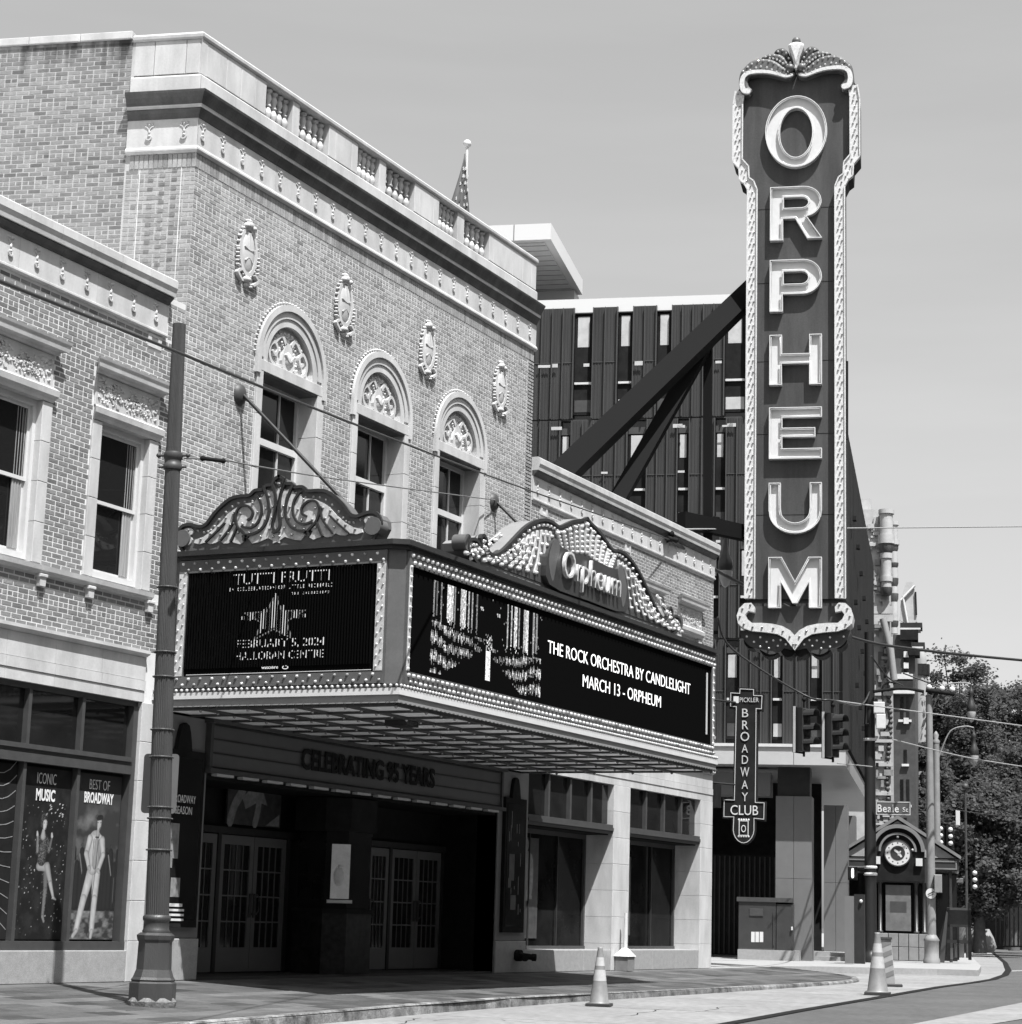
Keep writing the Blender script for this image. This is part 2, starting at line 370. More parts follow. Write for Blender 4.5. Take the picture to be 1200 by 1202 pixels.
# ------------------------------------------------------------------ brickwork
BH, BL, JT = .078, .232, .022
def bricks(fr, u0, u1, z0, z1, skip, m, parent, nearest, depth=.004, single=300, header=6):
    """running bond with a header course every sixth; nearest(u,z) ranks the bricks, closest ones are single parts"""
    O, ud, n = fr; full = []; rest = MB(O, ud, UP, n); rr = random.Random(3)
    k = 0; z = z0
    while z + BH*.8 < z1:
        zt = min(z+BH-JT, z1-.004)
        ln = BL/2 if k % header == header-1 else BL
        off = 0 if ln < BL or k % 2 else BL/2
        u = u0-off
        while u < u1:
            a, b = max(u, u0+.003), min(u+ln-JT, u1-.003)
            if b-a > .03:
                s = skip(a, b, z, zt)
                if s is not True:
                    if s: a, b = s
                    if b-a > .03:
                        if b-a > BL-JT-.001 and zt-z > BH-JT-.001: full.append((a, z))
                        else: rest.brick(a, b, z, zt, -.01, depth+rr.uniform(-.001, .002))
            u += ln
        z += BH; k += 1
    full.sort(key=lambda q: nearest(*q))
    shapes = []
    for i in range(3):
        b = MB((0, 0, 0), ud, UP, n); e = .004*i
        b.bev(0, BL-JT, 0, BH-JT, -.01, depth+.0008*i, .003); shapes.append(b.mesh('brick', m))
    for i, (a, z) in enumerate(full[:single]):
        link(rr.choice(shapes), 'brick', V(O)+V(ud)*a+UP*z, parent)
    for a, z in full[single:]:
        rest.brick(a, a+BL-JT, z, z+BH-JT, -.01, depth+rr.uniform(-.001, .002))
    rest.build('brickwork', m, parent, kind='stuff')
def wall(mb, a0, a1, b0, b1, holes, c0, c1):
    xs = sorted({a0, a1, *[h[0] for h in holes], *[h[1] for h in holes]}); xs = [x for x in xs if a0 <= x <= a1]
    for x0, x1 in zip(xs, xs[1:]):
        hs = sorted([(h[2], h[3]) for h in holes if h[0] < (x0+x1)/2 < h[1]]); z = b0
        for p, q in hs:
            if p > z+1e-4: mb.box(x0, x1, z, p, c0, c1)
            z = max(z, q)
        if z < b1: mb.box(x0, x1, z, b1, c0, c1)
def cutter(holes, circ=()):
    def skip(a, b, z, zt):
        for h in holes:
            if zt > h[2]+.01 and z < h[3]-.01 and b > h[0] and a < h[1]:
                if a < h[0] and b > h[1]: return (a, h[0]-.003)
                if a < h[0]: return (a, h[0]-.003)
                if b > h[1]: return (h[1]+.003, b)
                return True
        for x, zc, r in circ:
            if math.hypot((a+b)/2-x, (z+zt)/2-zc) < r: return True
        return None
    return skip
FX = ((0, 0, 0), (1, 0, 0), (0, -1, 0))   # facade frame: u = X, outward = -Y
def FR(y=0.): return MB((0, y, 0), (1, 0, 0), (0, 0, 1), (0, -1, 0))
def dist_cam(O, ud): return lambda a, z: (V(O)+V(ud)*a+UP*z-CAM).length

# ================================================================== GROUND
KZ = -.31
def clip(pts, x0, keep):
    o = []
    for p, q in zip(pts, pts[1:]+pts[:1]):
        ip, iq = (p[0] >= x0) == keep, (q[0] >= x0) == keep
        if ip: o.append(p)
        if ip != iq: t = (x0-p[0])/(q[0]-p[0]); o.append((x0, p[1]+(q[1]-p[1])*t))
    return o
def street_sheet(name, pts, dz, m):
    b = MB(); pts = [tuple(p) for p in pts]
    for part in (clip(pts, 0, False), clip(clip(pts, 0, True), 62, False), clip(pts, 62, True)):
        if len(part) > 2: b.addw([(p[0], p[1], zg(p[0])+dz) for p in part], [tuple(range(len(part)))])
    return b.build(name, m, None, org=(0, 0, 0), kind='structure')
def zp(x, y): p = onG(x, y); return (p.x, p.y)
def zq(x, y): p = onZ(x, y, 0); return (p.x, p.y)
gnd = street_sheet('ground', [(-3000, -3000), (3000, -3000), (3000, 3000), (-3000, 3000)], -.024, ASPH)
road = street_sheet('road', [(-60, -60), (260, -60), (260, 45), (90, 30), (60, 6), (51, 6), (51, 0), (-60, 0)], -.012, ASPH)
kerbline = [(-10, -6.4), (10, -5.75), (16, -5.45), (21.1, -5.08), (23.9, -4.82), (27.5, -4.45), (31.7, -4.12), (36, -4.09), (42, -4.12), (48.2, -4.05), (51.5, -3.9), (54, -3.3), (56, -2.0), (57, 0)]
edge = [V((*zp(x, y), 0)) for x, y in [(852, 1202), (940, 1186), (1030, 1171), (1103, 1158.5), (1145, 1153), (1166, 1149.5), (1180, 1144.5), (1184, 1139), (1180, 1130), (1169, 1121), (1160, 1114), (1153, 1109)]]
lane = [(-10, -6.4), (16, -5.4), (27.5, -4.4), (36, -4.0), (48, -4.0), (54, -3.2), (56, 1), (58, 6), (75, 20), (140, 50)] + [(p.x, p.y) for p in edge[::-1]] + [(20, -10), (-10, -14)]
street_sheet('street_lane', lane, -.006, CONC)
rl = [edge[0]+(edge[0]-edge[1])*2.5]+edge
b = MB()
for i in range(len(rl)-1):
    p, q = rl[i], rl[i+1]; t = (q-p).normalized(); nn = V((t.y, -t.x, 0))*.11
    b.addw([V((*v.xy, zg(v.x)+.001)) for v in (p-nn, q-nn, q+nn, p+nn)], [(0, 1, 2, 3)])
b.build('street_rail', BLACK, None, kind='structure')
street_sheet('crosswalk', [zp(*p) for p in [(1060, 1204), (1225, 1172), (1225, 1192), (1150, 1204)]], -.003, CONC)
street_sheet('crosswalk', [zp(*p) for p in [(1188, 1139), (1215, 1138), (1215, 1139.5), (1188, 1140.5)]], -.002, CONC)
# joints and cracks in the pale lane
m = MB(); rq = random.Random(77)
def groundline(pts, w_):
    for p, q in zip(pts, pts[1:]):
        t = (V(q)-V(p)).normalized(); nn = V((-t.y, t.x))*w_/2
        m.addw([V((v.x, v.y, zg(v.x)-.003)) for v in (V(p)-nn, V(q)-nn, V(q)+nn, V(p)+nn)], [(0, 1, 2, 3)])
for x in range(18, 60, 5): groundline([(x, -4.6 if x < 52 else -3.5), (x+.3, -7.6)], .03)
for k in range(9):
    x, y = rq.uniform(22, 50), rq.uniform(-6.8, -4.8); a = rq.uniform(0, 6.3); pts = [(x, y)]
    for j in range(9): a += rq.uniform(-.7, .7); x += .35*math.cos(a); y = max(min(y+.2*math.sin(a), -4.5), -7.2); pts.append((x, y))
    groundline(pts, .018)
m.build('street_cracks', BLACK, None, org=(0, 0, 0), kind='structure')
# sidewalk slab, sloping to the kerb, and its pavers
swo = link(None, 'sidewalk', (0, 0, 0), kind='structure')
sw = MB(); poly = kerbline[:-1]+[(57, 0), (-10, 0)]
sw.addw([(x, y, SLP*y-.012) for x, y in poly], [tuple(range(len(poly)))]); sw.build('slab', PAVEG, swo)
sw = MB(); sw.addw([(51.85, 0, -.004), (57, 0, -.004), (58, 6, -.004), (50, 8, -.004)], [(0, 1, 2, 3)]); sw.addw([(57, 0, -.004), (58, 6, -.004), (58, 6, -.35), (57, 0, -.35)], [(0, 1, 2, 3)]); sw.build('side_pavement', CONCW, swo)
def ky(x):
    for (a, c), (b_, d) in zip(kerbline, kerbline[1:]):
        if a <= x <= b_: return c+(d-c)*(x-a)/(b_-a)
    return 0
rr = random.Random(5); pv = []
rest = MB(); PW, PD = .60, .40; restl = MB()
shp = []; TILT = math.atan(SLP)
for i in range(3):
    q = MB((0, 0, 0), (1, 0, 0), (0, 1, 0)); q.bev(0, PW-.012, 0, PD-.012, -.02, .002*i, .004); shp.append(q.mesh('paver', PAVE)); shp.append(q.mesh('paver', PAVEL))
row = 0; y = -.03-PD
while y > -7:
    x = -4 - (row % 2)*PW/2
    while x < 56:
        if y > max(ky(max(x, -10)), ky(x+PW))+.18: pv.append((x, y))
        elif y+PD > ky(x)+.22 and x < 55.5:
            y2 = ky(x)+.2; rest.addw([(x, y2, SLP*y2), (x+PW-.012, y2, SLP*y2), (x+PW-.012, y+PD-.012, SLP*(y+PD-.012)), (x, y+PD-.012, SLP*(y+PD-.012))], [(0, 1, 2, 3)])
        x += PW
    y -= PD; row += 1
def infr(p):
    d = V((p[0], p[1], 0))-CAM; zc = d.dot(cf); px = 600+FOC*d.dot(cr)/zc; py = 601-FOC*d.dot(cu)/zc
    return zc if (zc > 0 and -40 < px < 1240 and py < 1230) else 900+d.length
pv.sort(key=infr)
def pale(x, y): return round((-.03-y)/PD) % 5 == 1 or int((x+40)/PW) % 6 == 0
for x, y in pv[:300]: o = link(shp[rr.randrange(3)*2+(1 if pale(x, y) else 0)], 'paver', (x, y, SLP*y), swo); o.rotation_euler.x = TILT
for x, y in pv[300:]: (restl if pale(x, y) else rest).addw([(x, y, SLP*y), (x+PW-.012, y, SLP*y), (x+PW-.012, y+PD-.012, SLP*(y+PD)), (x, y+PD-.012, SLP*(y+PD))], [(0, 1, 2, 3)])
rest.build('paving', PAVE, swo, kind='stuff'); restl.build('paving', PAVEL, swo, kind='stuff')
# kerb stones
kb = link(None, 'kerb', (20, -5, KZ), kind='structure')
kl = smooth2(kerbline, 4)
def kstone(a, b_):
    a = V((*a, SLP*a[1]-.0)); b_ = V((*b_, SLP*b_[1])); d = (b_-a).normalized(); n = V((d.y, -d.x, 0)); m = MB(a, d, UP, n); ln = (b_-a).length
    prof = [(-.18, -.25), (-.18, .006), (-.03, .006), (0, -.03), (.015, -.25)]
    pts = [m.P(t, z, o) for t in (.006, ln-.006) for o, z in prof]
    m.addw(pts, [(x, (x+1) % 5, 5+(x+1) % 5, 5+x) for x in range(5)]+[(4, 3, 2, 1, 0), (5, 6, 7, 8, 9)]); m.build('kerb_stone', KERB, kb)
for p, q in zip(kl, kl[1:]):
    L0 = math.dist(p, q); k = max(1, round(L0/1.6))
    for j in range(k): kstone((p[0]+(q[0]-p[0])*j/k, p[1]+(q[1]-p[1])*j/k), (p[0]+(q[0]-p[0])*(j+1)/k, p[1]+(q[1]-p[1])*(j+1)/k))
# the far corner beyond the cross street: pale concrete pavement with its kerb
fc = [zq(x, y) for x, y in [(800, 1134), (960, 1134.5), (1100, 1137.5), (1149, 1139)]]
far = fc+[zq(1152, 1134), zq(1130, 1113), zq(1118, 1103), (400, 95), (400, 140), (70, 60), (56, 14), (57, 8)]
fk = MB(); n_ = len(far)
fk.addw([(x, y, 0) for x, y in far]+[(x, y, -.25) for x, y in far], [tuple(range(n_))]+[(i, (i+1) % n_, n_+(i+1) % n_, n_+i) for i in range(n_)])
fk.build('corner_pavement', CONCW, None, org=(0, 0, 0), kind='structure')

# ================================================================== THEATRE (middle block)
X0, X1 = 27.19, 40.42
th = thing('theatre_building', (33.8, 3, 0), 'tall buff brick theatre block with stone balustrade, arched windows and entrance under the marquee', 'building')
AW = [(29.52, 31.33), (32.80, 34.61), (36.07, 37.90)]
ENT = (28.50, 39.20)
holes = [(a, b_, 6.9, 10.40) for a, b_ in AW]
ah = [(sum(w_)/2, 10.62, 1.0) for w_ in AW]
m = FR(); wall(m, X0, X1, 0, 14.6, [(a-.05, b_+.05, 6.78, 10.40) for a, b_ in AW]+[(ENT[0], ENT[1], 0, 4.25)]+[(a+.15, b_-.15, 10.40, 11.4) for a, b_ in AW], -.44, 0)
m.build('wall', MORTAR, th)
skip = cutter([(a-.2, b_+.24, 6.6, 10.64) for a, b_ in AW], ah)
bricks(FX, X0+.0, X1-.02, 4.342, 13.314, skip, BRICK, th, dist_cam((0, 0, 0), (1, 0, 0)))
m = FR(); x = X0+.01
while x < X1-.09:
    m.brick(x, x+.072, 13.315, 13.555, -.01, .013); x += .085
m.build('soldier_course', BRICK, th, kind='stuff')
# skewed side wall seen above the wing roof
S0 = V((X0, 0, 0)); m = MB(S0, E2*-1, UP)
side_n = (E2*-1).cross(UP)
m.box(-9, -1.2, 9, 15.66, -.4, 0); m.box(-1.2, 0, 9, 14.6, -.4, 0)
m.build('side_wall', MORTAR_D, th)
bricks((S0, -E2, side_n), -1.22, -.0, 10.348, 13.314, cutter([]), BRICK, th, lambda a, z: 99, single=0)
bricks((S0, -E2, side_n), -9, -1.25, 10.4, 15.66, cutter([]), BRICK_D, th, lambda a, z: -a, single=0)
m = MB(S0, -E2, UP)
for k in range(24):
    for u_ in ((-.40, -.82) if k % 2 else (-.61,)): z = 10.426+.078*(k+13); m.brick(u_, u_+.094, z, z+.056, 0, .0085)
m.build('dark_header', BRICK_D, th, kind='stuff')
for u_ in (-.98, -.24): m = MB(S0, -E2, UP); m.box(u_, u_+.014, 10.4, 13.31, 0, .0075); m.build('pier_joint', MORTAR, th)
m = MB(S0, -E2, UP); x = -1.16
while x < -.02: m.brick(x, x+.072, 13.315, 13.555, -.01, .014); x += .085
m.build('soldier_course', BRICK, th, kind='stuff')
for i in range(8):
    m = MB(S0, -E2, UP); m.bev(-1.26-(i+1)*.95+.008, -1.26-i*.95, 15.665, 15.80, -.45, .05, .01); m.build('coping_stone', STONE, th)
# stone bands running along front and round the corner
PC = [S0+E2*1.24, S0, V((X1, 0, 0))]
sweep(PC, [(-.1, 13.56), (.03, 13.56), (.07, 13.60), (.07, 13.63), (.04, 13.68), (-.1, 13.68)], 'band_moulding', STONE, th, 1.22)
sweep(PC, [(-.1, 13.682), (.03, 13.682), (.03, 14.17), (-.1, 14.17)], 'frieze_block', STONE, th, 1.22)
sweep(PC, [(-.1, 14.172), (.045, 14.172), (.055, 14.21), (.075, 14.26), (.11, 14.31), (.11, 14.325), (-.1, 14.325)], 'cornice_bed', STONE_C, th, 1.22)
sweep(PC, [(-.1, 14.327), (.125, 14.327), (.125, 14.36), (.135, 14.38), (-.1, 14.38)], 'cornice_fillet', STONE, th, 1.22)
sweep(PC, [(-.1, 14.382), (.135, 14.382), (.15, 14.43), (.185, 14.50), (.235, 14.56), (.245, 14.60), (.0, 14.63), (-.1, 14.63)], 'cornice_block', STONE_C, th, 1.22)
sweep(PC, [(-.35, 14.60), (.03, 14.60), (.03, 14.93), (.0, 14.965), (-.35, 14.965)], 'parapet_base_block', STONE, th, 1.05)
def medallion_mesh():
    q = MB((0, 0, 0), (1, 0, 0), (0, 0, 1))
    q.dome(0, .30, 0, .03, .03); q.dome(-.05, .31, 0, .028, .02); q.dome(.05, .31, 0, .028, .02)
    q.dome(-.075, .27, 0, .012, .015); q.dome(.075, .27, 0, .012, .015)
    q.ribbon([(-.07, .27), (-.03, .25), (0, .20)], .02, 0, .015, n=2); q.ribbon([(.07, .27), (.03, .25), (0, .20)], .02, 0, .015, n=2)
    q.dome(0, .17, 0, .022, .03, ry=.05); q.dome(0, .10, 0, .03, .035); q.arc(0, .07, .03, .055, math.pi, 2*math.pi, 0, .03, 8); q.dome(0, .03, 0, .016, .025)
    return q.mesh('medallion', STONE)
medm = medallion_mesh()
for k in range(22): link(medm, 'medallion', (27.30+.608*k, -.03, 13.78), th)
q = MB((0, 0, 0), -E2, UP); 
medm2 = medm.copy(); ang = math.atan2((-E2).y, (-E2).x); medm2.transform(Matrix.Rotation(ang, 4, 'Z'))
for k in range(2): link(medm2, 'medallion', S0+E2*(.22+.62*k)+side_n*.03+UP*13.78, th)
# balustrade
def pane_stone(x0, x1, joints, name='parapet_panel'):
    js = [x0]+joints+[x1]
    for a, b_ in zip(js, js[1:]):
        m = FR(); m.bev(a+.004, b_-.004, 14.99, 15.60, -.30, .0, .006); m.build(name, STONE, th)
pane_stone(27.36, 29.20, [27.95, 28.4, 28.85]); pane_stone(31.36, 32.43, [31.6, 32.2]); pane_stone(34.69, 35.74, [34.9, 35.5]); pane_stone(38.04, 40.40, [38.25, 39.2, 39.7, 40.15])
for s_, t_ in [(.03, .28), (.28, .85), (.85, 1.21)]:
    m = MB(S0, -E2, UP); m.bev(-t_+.004, -s_-.004, 14.99, 15.60, -.3, 0, .006); m.build('parapet_panel', STONE, th)
m = FR(); m.box(X0+.0, 27.355, 14.975, 15.60, -.3, .004); m.build('corner_post', STONE, th)
m = FR(); m.box(X0+.03, X1-.02, 14.962, 14.992, -.28, -.035); m.build('shadow_joint', STONE_C, th)
OPS = [(29.20, 30.10), (30.33, 31.36), (32.43, 33.28), (33.54, 34.69), (35.74, 36.58), (36.88, 38.04)]
for a in (30.10, 33.28, 36.58):
    b_ = {30.10: 30.33, 33.28: 33.54, 36.58: 36.88}[a]; m = FR(); m.bev(a, b_, 14.97, 15.60, -.28, -.01, .006); m.build('baluster_pier', STONE, th)
bm = MB(); bm.lathe((0, 0, 0), [(.075, 0), (.075, .04), (.045, .05), (.05, .07), (.078, .14), (.072, .19), (.045, .25), (.032, .28), (.055, .29), (.055, .315), (.032, .325), (.04, .37), (.066, .44), (.05, .51), (.03, .54), (.06, .555), (.075, .57), (.075, .60)], 10)
bmesh_ = bm.mesh('baluster', STONE)
for a, b_ in OPS:
    k = 5
    for i in range(k): link(bmesh_, 'baluster', (a+(b_-a)*(i+.5)/k, .14, 14.97), th)
sweep([S0+E2*1.24, S0, V((X1, 0, 0))], [(-.32, 15.60), (.02, 15.60), (.04, 15.63), (.045, 15.68), (.0, 15.73), (-.32, 15.73)], 'coping_stone', STONE, th, 1.2)
m = FR(); m.box(X0+.3, X1-.1, 14.6, 15.56, -.62, -.5); m.build('inner_parapet', mat('shade_dark_inner_parapet', .03, .9, spec=.1, var=.3), th)  # shade behind the balusters put into a near-black base colour
# roof, back and inside of the shell
m = MB(); rp = [S0+E2*12, S0+V((0, .4, 0)), V((X1, .4, 0)), V((X1-2.5, 12, 0))]
m.addw([(p.x, p.y, 14.4) for p in rp]+[(p.x, p.y, 3.4) for p in rp], [(0, 1, 2, 3), (7, 6, 5, 4), (0, 3, 7, 4), (2, 3, 7, 6)])
m.build('roof', MORTAR, th)
m = MB((X1, 0, 0), (0, 1, 0), UP); m.box(.0, 12, 9, 14.6, -.3, 0); m.build('end_wall', MORTAR, th)
# arched windows
for a, b_ in AW:
    xc = (a+b_)/2; wr = FR(); wn = 'arched_window'
    wr.box(a+.0, b_, 6.9, 10.32, -.47, -.45); win = wr.build('arched_window', BLACK, th)
    zz = 6.7
    for j in range(4):
        for (p, q_) in ((a-.19, a), (b_, b_+.22)):
            m = FR(); m.bev(p, q_, zz+.004, zz+.955, -.45, .045, .006); m.build('jamb_stone', STONE, win)
        zz += .96
    m = FR(); m.bev(a-.19, b_+.22, 10.36, 10.56, -.30, .05, .008); m.build('lintel', STONE, win)
    m = FR(); m.box(a, b_, 10.33, 10.358, -.42, .03); m.build('lintel_soffit', STONE_C, win)
    m = FR(); m.prism([(xc+.80*math.cos(t*math.pi/24), 10.56+.06+.80*math.sin(t*math.pi/24)) for t in range(25)]+[(xc-.80, 10.56), (xc+.80, 10.56)], -.2, -.11); m.build('tympanum', STONE, win)
    m = FR(); m.arc(xc, 10.62, .76, .903, 0, math.pi, -.15, .012, 32); m.box(xc-.90, xc-.76, 10.562, 10.62, -.15, .012); m.box(xc+.76, xc+.90, 10.562, 10.62, -.15, .012); m.build('inner_archivolt', STONE, win)
    m = FR(); m.arc(xc, 10.62, .905, 1.03, 0, math.pi, -.1, .035, 32); m.build('middle_archivolt', STONE, win)
    m = FR(); m.arc(xc, 10.62, 1.035, 1.15, 0, math.pi, -.1, .075, 40); m.box(xc-1.15, xc-1.035, 10.3, 10.62, -.1, .075); m.box(xc+1.035, xc+1.15, 10.3, 10.62, -.1, .075); m.build('outer_archivolt', STONE, win)
    m = FR()
    for i in range(38):
        t = math.pi*(i+.5)/38; m.dome(xc+1.185*math.cos(t), 10.62+1.185*math.sin(t), .0, .028, .05)
    m.build('bead_moulding', STONE, win)
    # relief: central urn between scrolls under a garland
    m = FR()
    m.prism([(xc-.16, 10.57), (xc+.16, 10.57), (xc+.2, 10.75), (xc+.13, 10.98), (xc+.08, 11.1), (xc-.08, 11.1), (xc-.13, 10.98), (xc-.2, 10.75)], -.11, -.05)
    m.dome(xc, 10.80, -.06, .14, .06, n=8, ry=.16)
    for s_ in (-1, 1):
        m.ribbon([(xc+s_*.22, 10.64), (xc+s_*.38, 10.60), (xc+s_*.58, 10.68), (xc+s_*.62, 10.88), (xc+s_*.48, 11.02), (xc+s_*.36, 10.92), (xc+s_*.42, 10.80), (xc+s_*.5, 10.84)], .06, -.11, -.04, n=4)
        m.ribbon([(xc+s_*.10, 11.08), (xc+s_*.22, 11.2), (xc+s_*.34, 11.12), (xc+s_*.40, 11.06)], .07, -.11, -.05, n=4)
        rq = random.Random(2)
        for i in range(22):
            t = rq.uniform(.15, 1.3); r_ = rq.uniform(.36, .68)
            m.dome(xc+s_*r_*math.cos(t), 10.62+r_*math.sin(t)*.98, -.11, rq.uniform(.025, .05), rq.uniform(.03, .06), n=5)
    for i in range(9):
        t = math.pi*(.25+.5*i/8); m.dome(xc+.62*math.cos(t), 10.62+.62*math.sin(t)+.02, -.11, .055, .07, n=6)
    m.ribbon([(xc-.12, 10.86), (xc, 10.76), (xc+.12, 10.86)], .03, -.06, .0, n=3)
    m.build('relief_ornament', STONE, win)
    m = FR(); m.box(a+.02, b_-.02, 6.9, 10.33, -.44, -.40); m.build('pane', GLASS, win)
    m = FR()
    for (p, q_) in ((a, a+.07), (b_-.07, b_)): m.box(p, q_, 6.9, 10.33, -.42, -.34)
    m.box(a+.07, b_-.07, 10.25, 10.33, -.42, -.34); m.box(a+.07, b_-.07, 9.20, 9.32, -.42, -.32); m.box(a+.07, b_-.07, 6.9, 7.0, -.42, -.32)
    m.build('sash', PAINT, win)
    m = FR()
    for i in (1, 2): x = a+(b_-a)*i/3; m.box(x-.016, x+.016, 6.9, 10.3, -.405, -.37)
    m.build('glazing_bar', PAINT, win)
    m = FR(); m.box(a-.25, b_+.28, 6.74, 6.9, -.3, .12); m.build('sill', STONE, win)
# oval cartouches
def cart():
    q = MB((0, 0, 0), (1, 0, 0), (0, 0, 1))
    q.dome(0, 0, 0, .20, .085, n=20, rings=5, ry=.44)
    q.ring([(.25*math.cos(t*math.pi/12), .5*math.sin(t*math.pi/12)) for t in range(24)], [(.185*math.cos(t*math.pi/12), .42*math.sin(t*math.pi/12)) for t in range(24)], 0, .055)
    for t in range(26):
        a = t*math.pi/13; q.dome(.265*math.cos(a), .51*math.sin(a), 0, .036, .075 if t % 2 else .055, n=6)
    q.dome(0, .52, .03, .09, .09, n=8, ry=.09); q.dome(-.1, .48, .04, .06, .1, n=6); q.dome(.1, .48, .04, .06, .1, n=6)
    q.dome(0, .60, 0, .09, .09, n=7, ry=.05)
    q.dome(0, -.56, .02, .10, .12, n=8, ry=.07); q.dome(0, -.66, .0, .045, .08, n=6, ry=.06)
    for s_ in (-1, 1):
        q.ribbon([(s_*.2, -.42), (s_*.28, -.5), (s_*.16, -.62)], .05, 0, .09, n=3)
        for j in range(5): q.dome(s_*(.275+.012*(j % 2)), -.05-.075*j, .02, .035, .08, n=5)
        q.dome(s_*.14, -.66, 0, .03, .07, n=5)
    q.ribbon([(-.13, .06), (0, .02), (.13, .06)], .02, .05, .095, n=3); q.ribbon([(0, .35), (0, .04)], .02, .06, .09, n=1); q.ribbon([(-.1, -.2), (0, -.12), (.1, -.2)], .02, .05, .085, n=3)
    q.v = [(x*1.12, y*.8, z*.91) for x, y, z in q.v]
    return q.mesh('cartouche', STONE)
cm_ = cart()
for k in range(4): link(cm_, 'cartouche', (28.84+3.295*k, -.012, 12.33), th)

# ------------------------------------------------------------------ entrance under the marquee
FL = .04
m = MB(); m.addw([(ENT[0], 0, FL), (ENT[1], 0, FL), (ENT[1], 1.3, FL), (ENT[0], 1.3, FL), (ENT[0], 0, 0), (ENT[1], 0, 0)], [(0, 1, 2, 3), (0, 1, 5, 4)])
m.build('threshold', mat('dark_terrazzo', .03, .5, var=.2), th)
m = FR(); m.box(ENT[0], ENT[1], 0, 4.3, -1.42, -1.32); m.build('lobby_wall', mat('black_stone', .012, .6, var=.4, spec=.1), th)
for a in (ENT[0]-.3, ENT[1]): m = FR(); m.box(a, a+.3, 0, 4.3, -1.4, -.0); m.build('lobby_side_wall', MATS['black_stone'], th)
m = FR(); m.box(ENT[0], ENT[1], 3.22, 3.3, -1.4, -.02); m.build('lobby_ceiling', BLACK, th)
DOORP = mat('grey_door_paint', .11, .45, var=.08)
def door_leaf(x0, x1, bars=3, hinge=1):
    z0, z1 = FL+.02, 2.42; d = FR(1.2); d.box(x0, x1, z0, z0+.42, -.05, 0); d.box(x0, x1, z1-.16, z1, -.05, 0)
    d.box(x0, x0+.12, z0+.42, z1-.16, -.05, 0); d.box(x1-.12, x1, z0+.42, z1-.16, -.05, 0)
    o = d.build('door', DOORP, th)
    g = FR(1.2); g.box(x0+.12, x1-.12, z0+.42, z1-.16, -.035, -.025); g.build('pane', GLASS, o)
    g = FR(1.2)
    for i in range(1, bars+1): x = x0+.12+(x1-x0-.24)*i/(bars+1); g.box(x-.008, x+.008, z0+.42, z1-.16, -.03, -.008)
    for i in range(1, 4): z = z0+.42+(z1-.16-z0-.42)*i/4; g.box(x0+.12, x1-.12, z-.013, z+.013, -.03, -.004)
    g.build('glazing_bar', DOORP, o)
    xx = x1-.06 if hinge > 0 else x0+.06
    g = FR(1.2); g.bev(xx-.03, xx+.03, 1.0, 1.42, 0, .04, .01); g.tube([(xx, 1.2-.05, 1.05), (xx, 1.2-.11, 1.12), (xx, 1.2-.11, 1.36), (xx, 1.2-.05, 1.42)], .012); g.build('handle', FRAME, o)
for a, b_, h in [(28.62, 29.66, 1), (29.68, 30.72, -1), (30.84, 31.90, 1), (31.92, 32.98, -1), (35.2, 36.0, 1), (36.05, 36.84, -1), (36.96, 38.00, 1), (38.02, 39.06, -1)]: door_leaf(a, b_, 3, h)
m = FR(1.2); m.box(ENT[0], ENT[1], 2.44, 2.56, -.1, .03); 
for x in (28.56, 30.78, 33.04, 35.14, 36.90, 39.12): m.box(x-.05, x+.05, FL, 2.44, -.08, .02)
m.build('door_frame', DARK, th)
# faded picture panels above the doors
for (x0_, x1_, pp) in [(30.95, 32.7, 0), (34.6, 36.1, 1)]:
    m = FR(1.19); m.box(x0_, x1_, 2.62, 3.28, -.03, .01); o = m.build('picture_panel', PRINTD, th)
    m = FR(1.18); cx_ = (x0_+x1_)/2
    if pp == 0:
        m.ribbon([(x0_+.1, 2.66), (x0_+.22, 2.95), (x0_+.45, 3.2)], .2, .0, .006, n=4); m.prism([(cx_-.42, 3.1), (cx_-.2, 3.24), (cx_+.25, 3.22), (cx_+.4, 3.0), (cx_+.1, 3.05), (cx_-.3, 2.9)], 0, .007)
        m.ribbon([(cx_+.02, 2.66), (cx_+.1, 2.9), (cx_+.12, 3.1)], .17, 0, .008, n=3); m.prism([(x1_-.5, 2.64), (x1_-.05, 2.64), (x1_-.05, 2.86)], 0, .006)
    else: m.prism([(cx_-.5, 3.05), (cx_-.3, 2.95), (cx_+.2, 2.98), (cx_+.3, 2.8), (cx_+.1, 2.68), (cx_-.3, 2.8)], 0, .006)
    m.build('printed_figure', PRINTG, o)
# ticket booth
bt = thing('ticket_booth', (33.65, .4, FL), 'dark mottled stone ticket booth with a lit window between the two groups of doors', 'ticket booth')
oct_ = [(33.0, 1.0), (32.95, .35), (33.2, -.02), (34.1, -.02), (34.35, .35), (34.3, 1.0)]
def boothpoly(z0, z1, e=0.): 
    c_ = V((33.65, .5)); pts = [(c_.x+(x-c_.x)*(1+e), c_.y+(y-c_.y)*(1+e)) for x, y in oct_]; n = 6
    mb = MB(); mb.addw([(x, y, z0) for x, y in pts]+[(x, y, z1) for x, y in pts], [(i, (i+1)%n, n+(i+1)%n, n+i) for i in range(n)]+[tuple(range(n))[::-1], tuple(range(n, 2*n))]); return mb
boothpoly(FL, 1.12).build('base', mat('mottled_marble', .010, .5, spec=.2, var=1.0, vs=6), bt)
boothpoly(1.12, 1.2, .04).build('counter', BLACK, bt); boothpoly(1.2, 2.6, -.08).build('glazed_upper', GLASS, bt); boothpoly(2.6, 3.2, .05).build('hood', BLACK, bt)
m = FR(-.03); m.O = V((0, -.01, 0))
